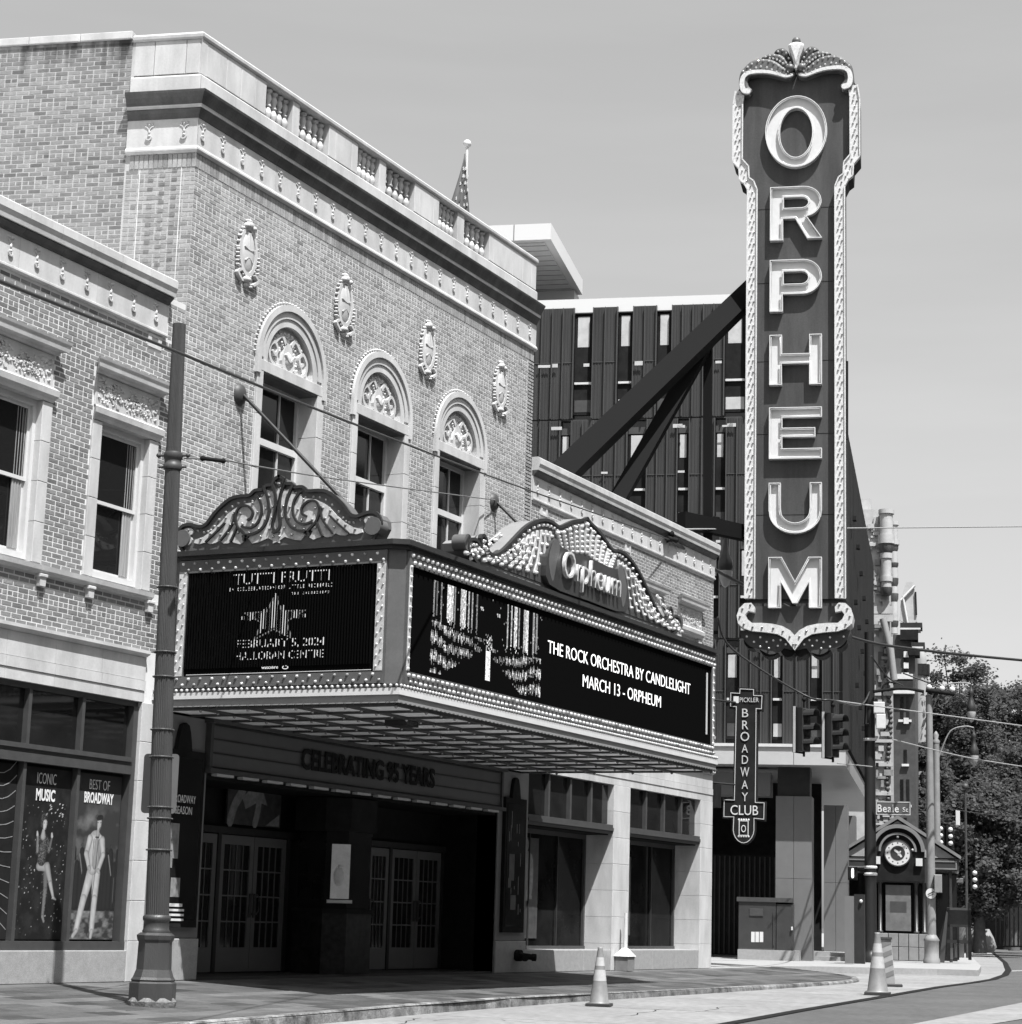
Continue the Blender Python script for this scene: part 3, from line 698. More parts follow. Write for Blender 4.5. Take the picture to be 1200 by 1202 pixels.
m = MB((32.98, .29, 0), V((.25, -.37, 0)).normalized(), UP); m.box(.06, .40, 1.38, 2.36, 0, .03); o = m.build('lit_window', mat('lit_pane', .12, .3, emit=.05, var=.6, vs=4), bt)
m = MB((32.98, .29, 0), V((.25, -.37, 0)).normalized(), UP); m.dome(.2, 1.78, .03, .1, .02, n=9, ry=.18); m.dome(.22, 1.95, .03, .05, .02, n=7); m.build('figure', PRINTW, o)
m = MB((32.98, .29, 0), V((.25, -.37, 0)).normalized(), UP); m.bev(0, .46, 1.30, 1.36, 0, .1, .01); m.build('ledge', WHITE, bt)
m = FR(); m.box(38.35, 38.62, 1.95, 2.3, -1.31, -1.3)
# letter board
lb = thing('letter_board', (33.7, -.1, 3.35), 'long white letter board reading CELEBRATING 95 YEARS under the marquee', 'sign')
LBM = mat('dim_letter_board', .075, .5, var=.08)
m = FR(); m.box(28.48, 39.15, 3.40, 4.12, .0, .10); m.build('panel', LBM, lb)
for z in (3.40, 3.63, 3.86, 4.09):
    m = FR(); m.box(28.5, 39.13, z, z+.022, .10, .125); m.build('rail', DARK, lb)
m = FR(); m.box(28.35, 39.25, 4.12, 4.24, 0, .22); m.box(28.35, 39.25, 3.31, 3.385, 0, .2); m.box(28.40, 28.48, 3.38, 4.12, 0, .14); m.box(39.15, 39.22, 3.38, 4.12, 0, .14); m.build('frame', FRAME, lb)
for i in range(14):
    m = FR(); m.box(28.6+i*.76, 28.6+i*.76+.5, 3.27, 3.31, .05, .16); m.build('light_fitting', METAL_L, lb)
text('CELEBRATING 95 YEARS', (33.7, -.128, 3.60), (1, 0, 0), .36, .012, BLACK, lb, 'letters', width=4.95, bold=.03)
# poster cases and pale stone pilasters either side
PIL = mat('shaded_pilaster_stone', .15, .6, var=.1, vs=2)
for (a, b_, ca, cb, nm, lab) in [(27.0, 28.49, 27.15, 28.32, 0, 'tall black poster case with small finial on the left pilaster behind the street pole'), (39.22, 40.66, 39.42, 40.42, 1, 'tall black poster case with small finial on the right pilaster beside the entrance')]:
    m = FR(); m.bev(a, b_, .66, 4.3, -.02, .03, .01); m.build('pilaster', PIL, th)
    m = FR(); m.bev(a, b_, 0, .655, -.02, .06, .015); m.build('pilaster_base', GRANITE, th)
    c_ = (ca+cb)/2; pc = thing('poster_case', (c_, -.03, .8), lab, 'poster case')
    m = FR(); m.prism([(ca, .83), (cb, .83), (cb, 3.62), (c_+.2, 3.62), (c_+.17, 3.78), (c_+.14, 3.9), (c_+.09, 4.02), (c_, 4.06), (c_-.09, 4.02), (c_-.14, 3.9), (c_-.17, 3.78), (c_-.2, 3.62), (ca, 3.62)], .03, .11); m.build('case', BLACK, pc)
    m = FR(); m.box(ca+.08, cb-.08, .95, 3.5, .11, .118); m.build('glass', GLASS, pc)
    m = FR(); rq = random.Random(nm)
    m.box(c_-.3, c_-.05, 1.9, 2.45, .12, .123); m.box(c_-.34, c_-.2, 1.75, 1.95, .123, .126); m.box(c_-.2, c_+.05, 1.3, 1.6, .12, .124)
    m.build('photograph', PRINTG if nm == 0 else PRINTD, pc)
    if nm == 0:
        text('BROADWAY', (c_-.02, -.16, 2.78), (1, 0, 0), .13, .004, PRINTW, pc, width=.62); text('SEASON', (c_-.02, -.16, 2.6), (1, 0, 0), .13, .004, PRINTW, pc, width=.46)
        m = FR(); 
        for i in range(3): m.box(c_-.42, c_+.2, .93+.075*i, .965+.075*i, .118, .125)
        m.box(c_-.3, c_+.15, 1.15, 1.2, .118, .122); m.build('printed_lines', PRINTW, pc)
    else:
        m = FR()
        for i in range(16): x = rq.uniform(ca+.15, cb-.15); z = rq.uniform(1.2, 3.0); m.box(x, x+.012, z, z+rq.uniform(.06, .4), .118, .122)
        m.build('printed_lines', PRINTG, pc)

# ================================================================== WINGS
def wing(root, xa, xb, face, mir, brick_single):
    """two storey brick wing; mir maps the left wing's x to this wing's"""
    bay = face['windows']; st = face['stores']
    hs = [(c_-.66, c_+.66, 5.99, 8.5) for c_ in bay]
    sh = [(a-.04, b_+.04, 0.0, 4.34) for a, b_ in st]
    m = FR(); wall(m, xa, xb, 0, 10.9, hs+sh, -.35, 0); m.build('wall', MORTAR, root)
    vents = face['vents']
    sk = cutter([(c_-.85, c_+.85, 5.99, 9.3) for c_ in bay]+[(v-.18, v+.18, 9.95, 10.17) for v in vents]+[(xa-1, xb+1, 5.87, 6.01)])
    bricks(FX, xa+.01, xb-.01, 5.09, 10.18, sk, BRICK_W, root, dist_cam((0, 0, 0), (1, 0, 0)))
    ca, cb = face['cornice']
    P_ = [V((ca, 0, 0)), V((cb, 0, 0))]
    sweep(P_, [(-.1, 10.19), (.03, 10.19), (.06, 10.21), (.06, 10.24), (.03, 10.26), (-.1, 10.26)], 'band_moulding', STONE, root, 1.0)
    sweep(P_, [(-.1, 10.262), (.03, 10.262), (.03, 10.74), (-.1, 10.74)], 'frieze_block', STONE, root, .93)
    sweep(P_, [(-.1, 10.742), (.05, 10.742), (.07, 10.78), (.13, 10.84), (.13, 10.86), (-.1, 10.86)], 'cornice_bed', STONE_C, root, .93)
    sweep(P_, [(-.3, 10.862), (.16, 10.862), (.17, 10.93), (.20, 11.0), (.20, 11.12), (.14, 11.16), (-.3, 11.16)], 'coping_stone', STONE, root, .76)
    x = cb-.35 if mir else cb-.33
    k = 0
    while x > ca+.1 and k < 22: link(medm, 'medallion', (x, -.03, 10.36), root); x -= .60; k += 1
    for v in vents:
        m = FR(); m.ring([(v-.18, 9.95), (v+.18, 9.95), (v+.18, 10.17), (v-.18, 10.17)], [(v-.09, 10.0), (v+.09, 10.0), (v+.09, 10.13), (v-.09, 10.13)], -.05, .02); o = m.build('vent', STONE, root)
        m = FR(); m.box(v-.09, v+.09, 10.0, 10.13, -.04, -.03); m.build('vent_hole', BLACK, o)
    # windows
    for c_ in bay:
        m = FR(); m.box(c_-.62, c_+.62, 6.03, 8.47, -.36, -.34); wn = m.build('sash_window', BLACK, root)
        z = 6.03
        for j in range(4):
            for p, q_ in ((c_-.85, c_-.62), (c_+.62, c_+.85)):
                m = FR(); m.bev(p, q_, z+.003, z+.60, -.2, .035, .006); m.build('jamb_stone', STONE, wn)
            z += .605
        m = FR(); P2 = [V((c_-.83, 0, 0)), V((c_+.83, 0, 0))]
        def hood(prof, nm): 
            a_, b2 = -.83, .83
            mb = MB(); q = len(prof); pts = [(c_+s_*(.80+o_), -o_, z_) for s_ in (-1, 1) for o_, z_ in prof]
            mb.addw(pts, [(x, (x+1)%q, q+(x+1)%q, q+x) for x in range(q)]+[tuple(range(q))[::-1], tuple(range(q, 2*q))]); mb.build(nm, STONE, wn)
        hood([(-.1, 8.455), (.05, 8.455), (.06, 8.50), (.10, 8.55), (.11, 8.64), (.06, 8.68), (-.1, 8.68)], 'head_moulding')
        m = FR(); m.bev(c_-.83, c_+.83, 8.685, 9.18, -.1, .025, .01); m.build('frieze_panel', STONE, wn)
        m = FR(); rq = random.Random(11)
        for s_ in (-1, 1):
            for j in range(0):
                x = 0
                m.ribbon([(c_+x-.1*s_, 8.80), (c_+x+.06*s_, 8.78), (c_+x+.12*s_, 8.92), (c_+x, 9.02), (c_+x-.07*s_, 8.93), (c_+x-.01*s_, 8.88)], .035, .025, .06, n=3)
        for j in range(46):
            x = c_+rq.uniform(-.72, .72); z = rq.uniform(8.77, 9.08); t = rq.uniform(0, 6.3); m.ribbon([(x, z), (x+.05*math.cos(t), z+.05*math.sin(t)), (x+.07*math.cos(t+.8), z+.07*math.sin(t+.8))], .028, .02, .045, n=2)
        for j in range(150): m.dome(c_+rq.uniform(-.78, .78), rq.uniform(8.74, 9.12), .02, rq.uniform(.014, .032), rq.uniform(.015, .045), n=5)
        m.build('relief_ornament', STONE, wn)
        hood([(-.1, 9.185), (.03, 9.185), (.07, 9.21), (.09, 9.235), (.17, 9.25), (.18, 9.32), (.20, 9.36), (.21, 9.40), (-.1, 9.43)], 'hood_moulding')
        m = FR()
        for p, q_ in ((c_-.62, c_-.55), (c_+.55, c_+.62)): m.box(p, q_, 6.06, 8.45, -.22, -.08)
        m.box(c_-.55, c_+.55, 8.36, 8.45, -.22, -.08); m.box(c_-.55, c_+.55, 6.06, 6.15, -.22, -.08); m.build('frame', PAINT, wn)
        for z0_, z1_, d_ in ((7.22, 8.36, -.14), (6.15, 7.28, -.18)):
            m = FR(); m.ring([(c_-.55, z0_), (c_+.55, z0_), (c_+.55, z1_), (c_-.55, z1_)], [(c_-.505, z0_+.055), (c_+.505, z0_+.055), (c_+.505, z1_-.05), (c_-.505, z1_-.05)], d_-.03, d_+.01); s2 = m.build('sash', PAINT, wn)
            m = FR(); m.box(c_-.505, c_+.505, z0_+.055, z1_-.05, d_-.02, d_-.012); m.build('pane', mat('see_through_pane', .012, .05, spec=.4), wn)
        m = FR()
        for j in range(7): x = c_+.30+.03*j; m.tube([(x, .165+.008*(j % 2), 6.2), (x, .165+.008*(j % 2), 8.3)], .018, 6)
        m.build('curtain', CURTAIN, wn)
    sweep([V((ca, 0, 0)), V((cb, 0, 0))], [(-.1, 5.88), (.05, 5.88), (.07, 5.91), (.10, 5.93), (.11, 6.0), (-.1, 6.02)], 'sill_course', STONE, root, 1.4)
    for x in face['brackets']:
        m = FR(); m.prism([(x-.06, 5.70), (x+.06, 5.70), (x+.075, 5.88), (x-.075, 5.88)], -.02, .08); m.build('bracket', STONE, root)
        m = FR(); m.bev(x-.09, x+.09, 5.83, 5.879, .0, .1, .01); m.build('bracket_cap', STONE, root)
    sweep(P_, [(-.1, 4.98), (.04, 4.98), (.08, 5.01), (.11, 5.03), (.11, 5.08), (-.1, 5.09)], 'lower_moulding', STONE, root, 1.2)
    for z0_, z1_, o_ in ((4.62, 4.975, .03), (4.455, 4.612, .045), (4.28, 4.447, .03)):
        sweep(P_, [(-.35 if z0_ < 4.3 else -.1, z0_), (o_, z0_), (o_, z1_), (-.1, z1_)], 'fascia_block', STONE, root, 1.15)

lw = thing('brick_wing', (22, 3, 0), 'low two storey brick wing on the left with sash windows and poster display window', 'building', 'brick wings beside the theatre')
wing(lw, 15.5, 27.17, dict(windows=[17.7, 20.38, 23.09, 25.77], stores=[(15.9, 20.6), (21.4, 26.62)], vents=[26.37, 21.7], cornice=(15.5, 26.66), brackets=[16.5, 17.8, 19.1, 20.3, 21.5, 22.7, 23.95, 25.1, 26.62]), False, 300)
rw = thing('brick_wing', (46, 3, 0), 'low two storey brick wing on the right of the theatre, beside the tall vertical sign', 'building', 'brick wings beside the theatre')
wing(rw, 40.44, 51.82, dict(windows=[41.7, 44.5, 47.32, 50.08], stores=[(40.68, 45.30), (46.28, 50.97)], vents=[41.1, 45.9], cornice=(40.45, 51.84), brackets=[41.2, 42.5, 43.8, 45.1, 46.4, 47.7, 49.0, 50.3, 51.5]), True, 300)
bricks(FX, 26.72, 27.16, 10.2, 10.88, cutter([]), BRICK, lw, lambda a, z: 99, single=0)
# roofs and back walls
for rt, a, b_ in ((lw, 15.5, 27.0), (rw, 40.44, 51.82)):
    m = MB(); m.addw([(a, .35, 10.9), (b_, .35, 10.9), (b_-2.6, 11, 10.9), (a-2.6, 11, 10.9), (a, .35, 0), (b_, .35, 0), (b_-2.6, 11, 0), (a-2.6, 11, 0)], [(0, 1, 2, 3), (1, 2, 6, 5), (2, 3, 7, 6), (3, 0, 4, 7)]); m.build('roof', MORTAR, rt)
m = MB((51.82, 0, 0), E2, UP); m.box(0, 10.5, 0, 11.1, 0, .06); m.build('end_wall', BRICK_W, rw)
m = MB((51.82, 0, 0), E2, UP); m.box(-.05, 10.5, 10.86, 11.16, 0, .22); m.build('end_coping', STONE, rw)
# left storefront
m = FR(); m.box(26.62, 27.15, .0, 4.28, -.02, .03)
z = 0
for j in range(7):
    m = FR(); m.bev(26.62, 27.0, z+.003, z+.608, -.3, .035, .006); m.build('pier_stone', STONE, lw); z += .611
for a, b_, op in ((21.4, 26.62, True), (15.9, 20.6, False)):
    k = 3; 
    for j in range(3):
        x = a+(b_-a)*j/3; m = FR(); m.bev(x+.003, x+(b_-a)/3-.003, 0, .47, -.3, .03, .01); m.build('base_stone', GRANITE, lw)
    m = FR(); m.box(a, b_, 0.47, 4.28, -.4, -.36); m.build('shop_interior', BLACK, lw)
    m = FR(); m.box(a, b_, .47, .60, -.2, -.02); m.box(a, b_, 4.2, 4.28, -.2, -.05); m.box(b_-.12, b_, .60, 4.2, -.2, -.03); m.box(a, a+.1, .60, 4.2, -.2, -.03)
    m.box(a+.1, b_-.12, 3.27, 3.33, -.2, -.03); m.build('shop_frame', FRAME, lw)
    m = FR(); m.box(a+.1, b_-.12, 3.14, 3.27, -.2, .0); m.box(a+.1, b_-.12, 3.33, 3.40, -.2, .015); m.build('transom_bar', FRAME, lw)
    for j in range(4):
        x0_ = a+.1+(b_-a-.22)*j/4; x1_ = a+.1+(b_-a-.22)*(j+1)/4
        m = FR(); m.box(x0_+.03, x1_-.03, 3.4, 4.2, -.14, -.12); m.build('transom_pane', GLASS, lw)
        if j: m = FR(); m.box(x0_-.035, x0_+.035, 3.4, 4.2, -.16, -.03); m.build('mullion', FRAME, lw); m = FR(); m.box(x0_-.035, x0_+.035, .6, 3.14, -.14, -.04); m.build('mullion', FRAME, lw)
        m = FR(); m.box(x0_+.035, x1_-.035, .6, 3.14, -.16, -.14); m.build('shop_pane', GLASS_L, lw)
# posters behind the left window (flat prints)
Pn = [21.5+(5.0)*j/4 for j in range(5)]
def poster(j, lab):
    x0_, x1_ = Pn[j]+.05, Pn[j+1]-.05; m = FR(); m.box(x0_, x1_, .62, 3.10, -.138, -.13)
    o = m.build('window_poster', BLACK, None, org=((x0_+x1_)/2, .13, .62), label=lab, cat='poster'); return o, x0_, x1_
def PF(d=0): return MB((0, .128-d, 0), (1, 0, 0), (0, 0, 1))
p3, xa3, xb3 = poster(3, 'display window poster with a singing man in a pale suit, headed BEST OF BROADWAY')
p2, xa2, xb2 = poster(2, 'display window poster with a seated woman in boots, headed ICONIC MUSIC')
p1, xa1, xb1 = poster(1, 'dark display window poster with radiating pale streaks at the left edge of the photo')
import numpy as np
NZ_ = np.random.RandomState(4)
def vnoise(U, Z, f, seed, oct_=4):
    o = np.zeros_like(U); a = 1.; tot = 0
    for k in range(oct_):
        rs = np.random.RandomState(seed+k); g = rs.rand(64, 64); x = U*f*2**k+7.3; y = Z*f*2**k+3.1
        xi = np.floor(x).astype(int); yi = np.floor(y).astype(int); fx = x-xi; fy = y-yi; fx = fx*fx*(3-2*fx); fy = fy*fy*(3-2*fy)
        q = lambda i, j: g[(xi+i) % 64, (yi+j) % 64]
        o += a*((q(0, 0)*(1-fx)+q(1, 0)*fx)*(1-fy)+(q(0, 1)*(1-fx)+q(1, 1)*fx)*fy); tot += a; a *= .55
    return o/tot
PRINT = mat('printed_picture', 1., .5, spec=.15)
n_ = PRINT.node_tree; at_ = n_.nodes.new('ShaderNodeAttribute'); at_.attribute_name = 'print'; n_.links.new(at_.outputs['Fac'], n_.nodes['Principled BSDF'].inputs['Base Color'])
def picture(x0, x1, z0, z1, y, paint, parent, nu=110, nv=240):
    us = np.linspace(x0, x1, nu); zs_ = np.linspace(z0, z1, nv); U, Z = np.meshgrid(us, zs_); val = np.clip(paint((U-(x0+x1)/2)/(x1-x0), (Z-z0)/(z1-z0)), .004, .8)
    pw = WL[parent.name]; vs = np.stack([U-pw.x, np.full_like(U, y)-pw.y, Z-pw.z], -1).reshape(-1, 3)
    idx = np.arange(nu*nv).reshape(nv, nu); f = np.stack([idx[:-1, :-1], idx[:-1, 1:], idx[1:, 1:], idx[1:, :-1]], -1).reshape(-1, 4)
    me = bpy.data.meshes.new('printed_picture'); me.from_pydata(vs.tolist(), [], f.tolist()); a = me.attributes.new('print', 'FLOAT', 'POINT'); a.data.foreach_set('value', val.reshape(-1).astype(np.float32)); me.materials.append(PRINT)
    return link(me, 'printed_picture', pw, parent)
def cap(I, U, V_, p, q, r0_, r1_, val, shade=.5, soft=.006, asp=2.15):
    # tapered capsule; V is stretched so that shapes keep their proportions
    x, y = U, V_*asp; ax_, ay_ = p[0], p[1]*asp; bx_, by_ = q[0], q[1]*asp; dx, dy = bx_-ax_, by_-ay_; L2 = dx*dx+dy*dy+1e-9
    t = np.clip(((x-ax_)*dx+(y-ay_)*dy)/L2, 0, 1); d = np.hypot(x-ax_-t*dx, y-ay_-t*dy); r_ = r0_+(r1_-r0_)*t
    m_ = np.clip((r_-d)/soft+.5, 0, 1); side = ((x-ax_)*dy-(y-ay_)*dx)/np.sqrt(L2)/np.maximum(r_, 1e-3)
    sh = 1-shade*np.clip(d/np.maximum(r_, 1e-3), 0, 1)**2-.22*shade*np.clip(-side, -1, 1)
    return I*(1-m_)+m_*val*sh
def PX(x, y): return ((x-580)/330., 1-(y-110)/1040.)
def paint_man(U, V_):
    cl = vnoise(U*1.0, V_*2.6, 3., 3, 5); I = .02+.16*np.clip((cl-.38)*2.4, 0, 1)*np.clip((V_-.42)*4, 0, 1)*np.clip((.86-V_)*6, 0, 1)+.012
    fl_ = vnoise(U*2, V_*9, 4., 9, 4); I = np.where(V_ < .17, .03+.16*np.clip((fl_-.35)*2, 0, 1), I)
    for k in range(15):                      # dim crowd of players behind
        x = -.5+k/14.+.02*math.sin(k*5); y = .50+.05*math.sin(k*2.3)
        if abs(x-.03) > .12:
            I = cap(I, U, V_, (x, y), (x, .2), .05, .06, .022, .4); I = cap(I, U, V_, (x, y+.035), (x, y+.036), .028, .028, .05+.02*math.sin(k), .5)
            if k % 3 == 0: I = cap(I, U, V_, (x-.05, y-.02), (x+.03, y-.14), .012, .01, .14, .3)
            if k % 4 == 1: I = cap(I, U, V_, (x+.03, y-.08), (x+.03, y-.22), .03, .03, .09, .4)
    S = .36
    for a, b, r_, q_ in ((PX(560, 740), PX(520, 900), .088, .066), (PX(520, 900), PX(483, 1090), .066, .052), (PX(600, 740), PX(598, 900), .085, .062), (PX(598, 900), PX(592, 1092), .062, .052)): I = cap(I, U, V_, a, b, r_, q_, S, .55)
    for a, b in ((PX(483, 1100), PX(462, 1132)), (PX(592, 1100), PX(588, 1135))): I = cap(I, U, V_, a, b, .034, .03, .30, .5)
    I = cap(I, U, V_, PX(578, 530), PX(572, 690), .135, .12, S, .45); I = cap(I, U, V_, PX(560, 515), PX(608, 515), .06, .055, S*1.05, .3)
    I = cap(I, U, V_, PX(588, 530), PX(584, 690), .035, .045, .22, .5)       # waistcoat
    for a, b in ((PX(568, 520), PX(566, 690)), (PX(606, 520), PX(606, 690))): I = cap(I, U, V_, a, b, .007, .007, .10, 0)
    for a, b, c_ in ((PX(540, 520), PX(520, 615), PX(545, 700)), (PX(628, 525), PX(640, 620), PX(612, 715))):
        I = cap(I, U, V_, a, b, .058, .048, S*.98, .6); I = cap(I, U, V_, b, c_, .047, .038, S*.98, .6); I = cap(I, U, V_, c_, (c_[0]+.02, c_[1]-.012), .028, .024, .26, .5)
    I = cap(I, U, V_, PX(592, 470), PX(592, 500), .032, .034, .26, .4); I = cap(I, U, V_, PX(600, 410), PX(598, 445), .048, .040, .34, .45)
    I = cap(I, U, V_, PX(590, 385), PX(612, 380), .036, .034, .02, .3); I = cap(I, U, V_, PX(580, 372), PX(574, 380), .02, .02, .05, .3)
    I = cap(I, U, V_, PX(606, 447), PX(604, 457), .009, .010, .03, 0); I = cap(I, U, V_, PX(586, 415), PX(592, 415), .006, .006, .06, 0); I = cap(I, U, V_, PX(607, 413), PX(613, 413), .006, .006, .06, 0)
    I = cap(I, U, V_, PX(580, 508), PX(598, 508), .012, .012, .03, 0)
    I = cap(I, U, V_, PX(604, 490), PX(584, 830), .005, .005, .02, 0); I = cap(I, U, V_, PX(584, 830), PX(560, 1130), .005, .005, .02, 0)
    fold = vnoise(U*6+V_*3, V_*5, 4., 21, 3); return np.where(I > .2, I*(.78+.44*fold), I)
def PY(x, y): return ((x-228)/340., 1-(y-90)/1060.)
def paint_woman(U, V_):
    I = .012+.03*np.clip(vnoise(U*2, V_*4, 4., 30, 4)-.45, 0, 1)
    rs = np.random.RandomState(7)
    for k in range(150): x, y = rs.uniform(-.48, .48), rs.uniform(.02, .8); r_ = rs.uniform(.003, .009); I = cap(I, U, V_, (x, y), (x, y), r_, r_, rs.uniform(.12, .5), .2, .004)
    for k in range(14): x, y = rs.uniform(.1, .42), rs.uniform(.72, .8); I = cap(I, U, V_, (x, y), (x+.02, y+.004), .008, .003, .4, .2, .004)
    sk = .24
    I = cap(I, U, V_, PY(265, 730), PY(268, 850), .055, .042, .11, .6); I = cap(I, U, V_, PY(268, 850), PY(262, 1000), .042, .03, .13, .7); I = cap(I, U, V_, PY(262, 1010), PY(272, 1040), .026, .02, .16, .5)
    I = cap(I, U, V_, PY(215, 700), PY(268, 705), .062, .058, sk, .6); I = cap(I, U, V_, PY(270, 700), PY(300, 800), .056, .038, sk*1.05, .6); I = cap(I, U, V_, PY(300, 805), PY(325, 885), .038, .024, .30, .6); I = cap(I, U, V_, PY(325, 890), PY(345, 905), .02, .012, .3, .4)
    I = cap(I, U, V_, PY(232, 545), PY(228, 660), .10, .082, .06, .5); I = cap(I, U, V_, PY(205, 530), PY(195, 620), .035, .03, .05, .5); I = cap(I, U, V_, PY(262, 535), PY(272, 610), .032, .028, .05, .5)
    I = cap(I, U, V_, PY(195, 610), PY(190, 515), .026, .020, .15, .5); I = cap(I, U, V_, PY(188, 508), PY(186, 492), .022, .016, .34, .4)
    I = cap(I, U, V_, PY(275, 600), PY(288, 520), .026, .020, .1, .5); I = cap(I, U, V_, PY(289, 512), PY(287, 495), .022, .016, .34, .4)
    I = cap(I, U, V_, PY(228, 480), PY(228, 515), .028, .05, .26, .5); I = cap(I, U, V_, PY(228, 400), PY(224, 440), .066, .060, .045, .6); I = cap(I, U, V_, PY(240, 378), PY(246, 372), .014, .01, .2, .3)
    I = cap(I, U, V_, PY(236, 430), PY(234, 460), .042, .032, .36, .45); I = cap(I, U, V_, PY(241, 466), PY(246, 465), .007, .006, .04, 0); I = cap(I, U, V_, PY(228, 432), PY(233, 431), .005, .005, .05, 0); I = cap(I, U, V_, PY(246, 431), PY(250, 431), .005, .005, .05, 0)
    g = np.random.RandomState(9).rand(*U.shape); return np.where((I > .03) & (I < .075) & (np.abs(U) < .17), I*(.4+2.4*g**3), I)
picture(xa3+.01, xb3-.01, .63, 3.09, .128, paint_man, p3); picture(xa2+.01, xb2-.01, .63, 3.09, .128, paint_woman, p2)
text('BEST OF', ((xa3+xb3)/2, .12, 2.86), (1, 0, 0), .16, .002, PRINTW, p3, width=.50, bold=-.01); text('BROADWAY', ((xa3+xb3)/2, .122, 2.66), (1, 0, 0), .16, .002, PRINTW, p3, width=.72, bold=.03)
cx2 = (xa2+xb2)/2; text('ICONIC', (cx2-.02, .12, 2.86), (1, 0, 0), .17, .002, PRINTW, p2, width=.44, bold=-.01); text('MUSIC', (cx2-.02, .122, 2.62), (1, 0, 0), .17, .002, PRINTW, p2, width=.44, bold=.03)
m = PF()
for i in range(12):
    z = 1.0+i*.17; m.ribbon([(xb1-.9, z+.1), (xb1-.3, z+.05*(i-5)*.3), (xb1-.02, z+.12*(i-5)*.4)], .012, 0, .002, n=3)
m.build('printed_streaks', PRINTG, p1)
# right storefronts: deep reveals
for a, b_ in ((40.68, 45.30), (46.28, 50.97)):
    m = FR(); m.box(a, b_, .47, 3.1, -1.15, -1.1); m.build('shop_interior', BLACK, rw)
    for j in range(3):
        x = a+(b_-a)*j/3; m = FR(); m.bev(x+.003, x+(b_-a)/3-.003, 0, .47, -.72, .02 if j < 3 else 0, .01); m.build('base_stone', GRANITE, rw)
    m = FR(); m.box(a, b_, .47, .54, -.74, -.64); m.box(a, b_, 3.0, 3.1, -.74, -.66); m.box(a, a+.08, .54, 3.0, -.74, -.66); m.box(b_-.08, b_, .54, 3.0, -.74, -.66); m.build('shop_frame', FRAME, rw)
    for j in range(3):
        x0_ = a+.08+(b_-a-.16)*j/3; x1_ = x0_+(b_-a-.16)/3; m = FR(); m.box(x0_+.02, x1_-.02, .54, 3.0, -.72, -.71); m.build('shop_pane', GLASS_L, rw)
        if j: m = FR(); m.box(x0_-.02, x0_+.02, .54, 3.0, -.73, -.66); m.build('mullion', DARK, rw)
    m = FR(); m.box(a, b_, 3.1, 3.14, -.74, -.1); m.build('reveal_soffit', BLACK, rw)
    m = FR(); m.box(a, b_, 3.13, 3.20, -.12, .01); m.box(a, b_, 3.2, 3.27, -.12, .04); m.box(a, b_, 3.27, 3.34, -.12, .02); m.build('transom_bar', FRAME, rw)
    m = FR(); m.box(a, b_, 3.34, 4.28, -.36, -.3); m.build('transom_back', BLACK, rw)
    for j in range(4):
        x0_ = a+(b_-a)*j/4; x1_ = x0_+(b_-a)/4; m = FR(); m.box(x0_+.03, x1_-.03, 3.36, 4.26, -.14, -.12); m.build('transom_pane', GLASS, rw)
        if j: m = FR(); m.box(x0_-.045, x0_+.045, 3.34, 4.28, -.16, -.03); m.build('mullion', FRAME, rw)
for a, b_ in ((45.30, 46.28), (50.97, 51.84)):
    z = 0
    for j in range(7):
        h = .611; m = FR(); m.bev(a, b_, z+.003, z+h-.003, -1.1, .035, .006); m.build('pier_stone', STONE, rw); z += h
    pass
# muted pictures in the right windows
for x, z0_, z1_, wd, lab in [(42.1, .7, 2.9, 1.3, 'large faded picture of a pale coat in the right wing window nearest the entrance'), (47.6, .8, 2.7, 1.0, 'dim picture panel in the window next to the building corner')]:
    m = FR(.70); m.box(x-wd/2, x+wd/2, z0_, z1_, .0, .012); o = m.build('window_poster', PRINTD, None, org=(x, .7, z0_), label=lab, cat='poster')
    m = FR(.685); m.prism(closed([(x-.3, z0_+.9), (x+.3, z0_+.9), (x+.36, z1_-.5), (x+.1, z1_-.3), (x-.2, z1_-.32), (x-.38, z1_-.6)], 3), 0, .004); m.prism([(x+.02+.12*math.cos(t*.7), z1_-.16+.13*math.sin(t*.7)) for t in range(9)], 0, .004); m.box(x-.34, x+.34, z0_+.85, z0_+.93, .004, .006); m.build('printed_figure', PRINTG, o)

# ================================================================== MARQUEE
MX0, MX1, MY = 27.0, 40.25, -4.37
mq = thing('marquee', (33.6, -2.2, 4.2), 'three sided theatre marquee with black LED screens, bulb borders and scrolled crests', 'marquee')
LEFT = lambda c=0.: MB((MX0-c, 0, 0), (0, -1, 0), UP)       # u = distance out from the wall
FRONT = lambda c=0.: MB((0, MY-c, 0), (1, 0, 0), UP)
ch = .14
body = [(MX0, 0), (MX0, MY+.22), (MX0+ch, MY), (MX1, MY), (MX1, 0)]
base = [(MX0-.10, 0), (MX0-.10, MY-.10), (MX1+.10, MY-.10), (MX1+.10, 0)]
def slab(pts, z0, z1, name, m_, par, bottom=True):
    n = len(pts); mb = MB(); mb.addw([(x, y, z0) for x, y in pts]+[(x, y, z1) for x, y in pts], [(i, (i+1)%n, n+(i+1)%n, n+i) for i in range(n)]+[tuple(range(n))[::-1], tuple(range(n, 2*n))]); return mb.build(name, m_, par)
def grow(pts, e): return [(x-(e if x < 30 else -e), y-(e if y < 0 else 0)) for x, y in pts]
slab(body, 4.50, 6.62, 'body', SHEET, mq)
slab(grow(body, .12), 6.62, 6.70, 'top_ledge', SHEETD, mq); slab(grow(body, .06), 6.56, 6.62, 'top_bead', SHEETD, mq)
slab(grow(base, -.02), 4.44, 4.50, 'lower_bead', SHEETD, mq)
slab(base, 4.34, 4.44, 'bright_band', WHITE, mq); slab(grow(base, -.03), 4.22, 4.338, 'fascia', mat('fascia_grey', .22, .4, var=.08), mq)
m = MB(); per = base
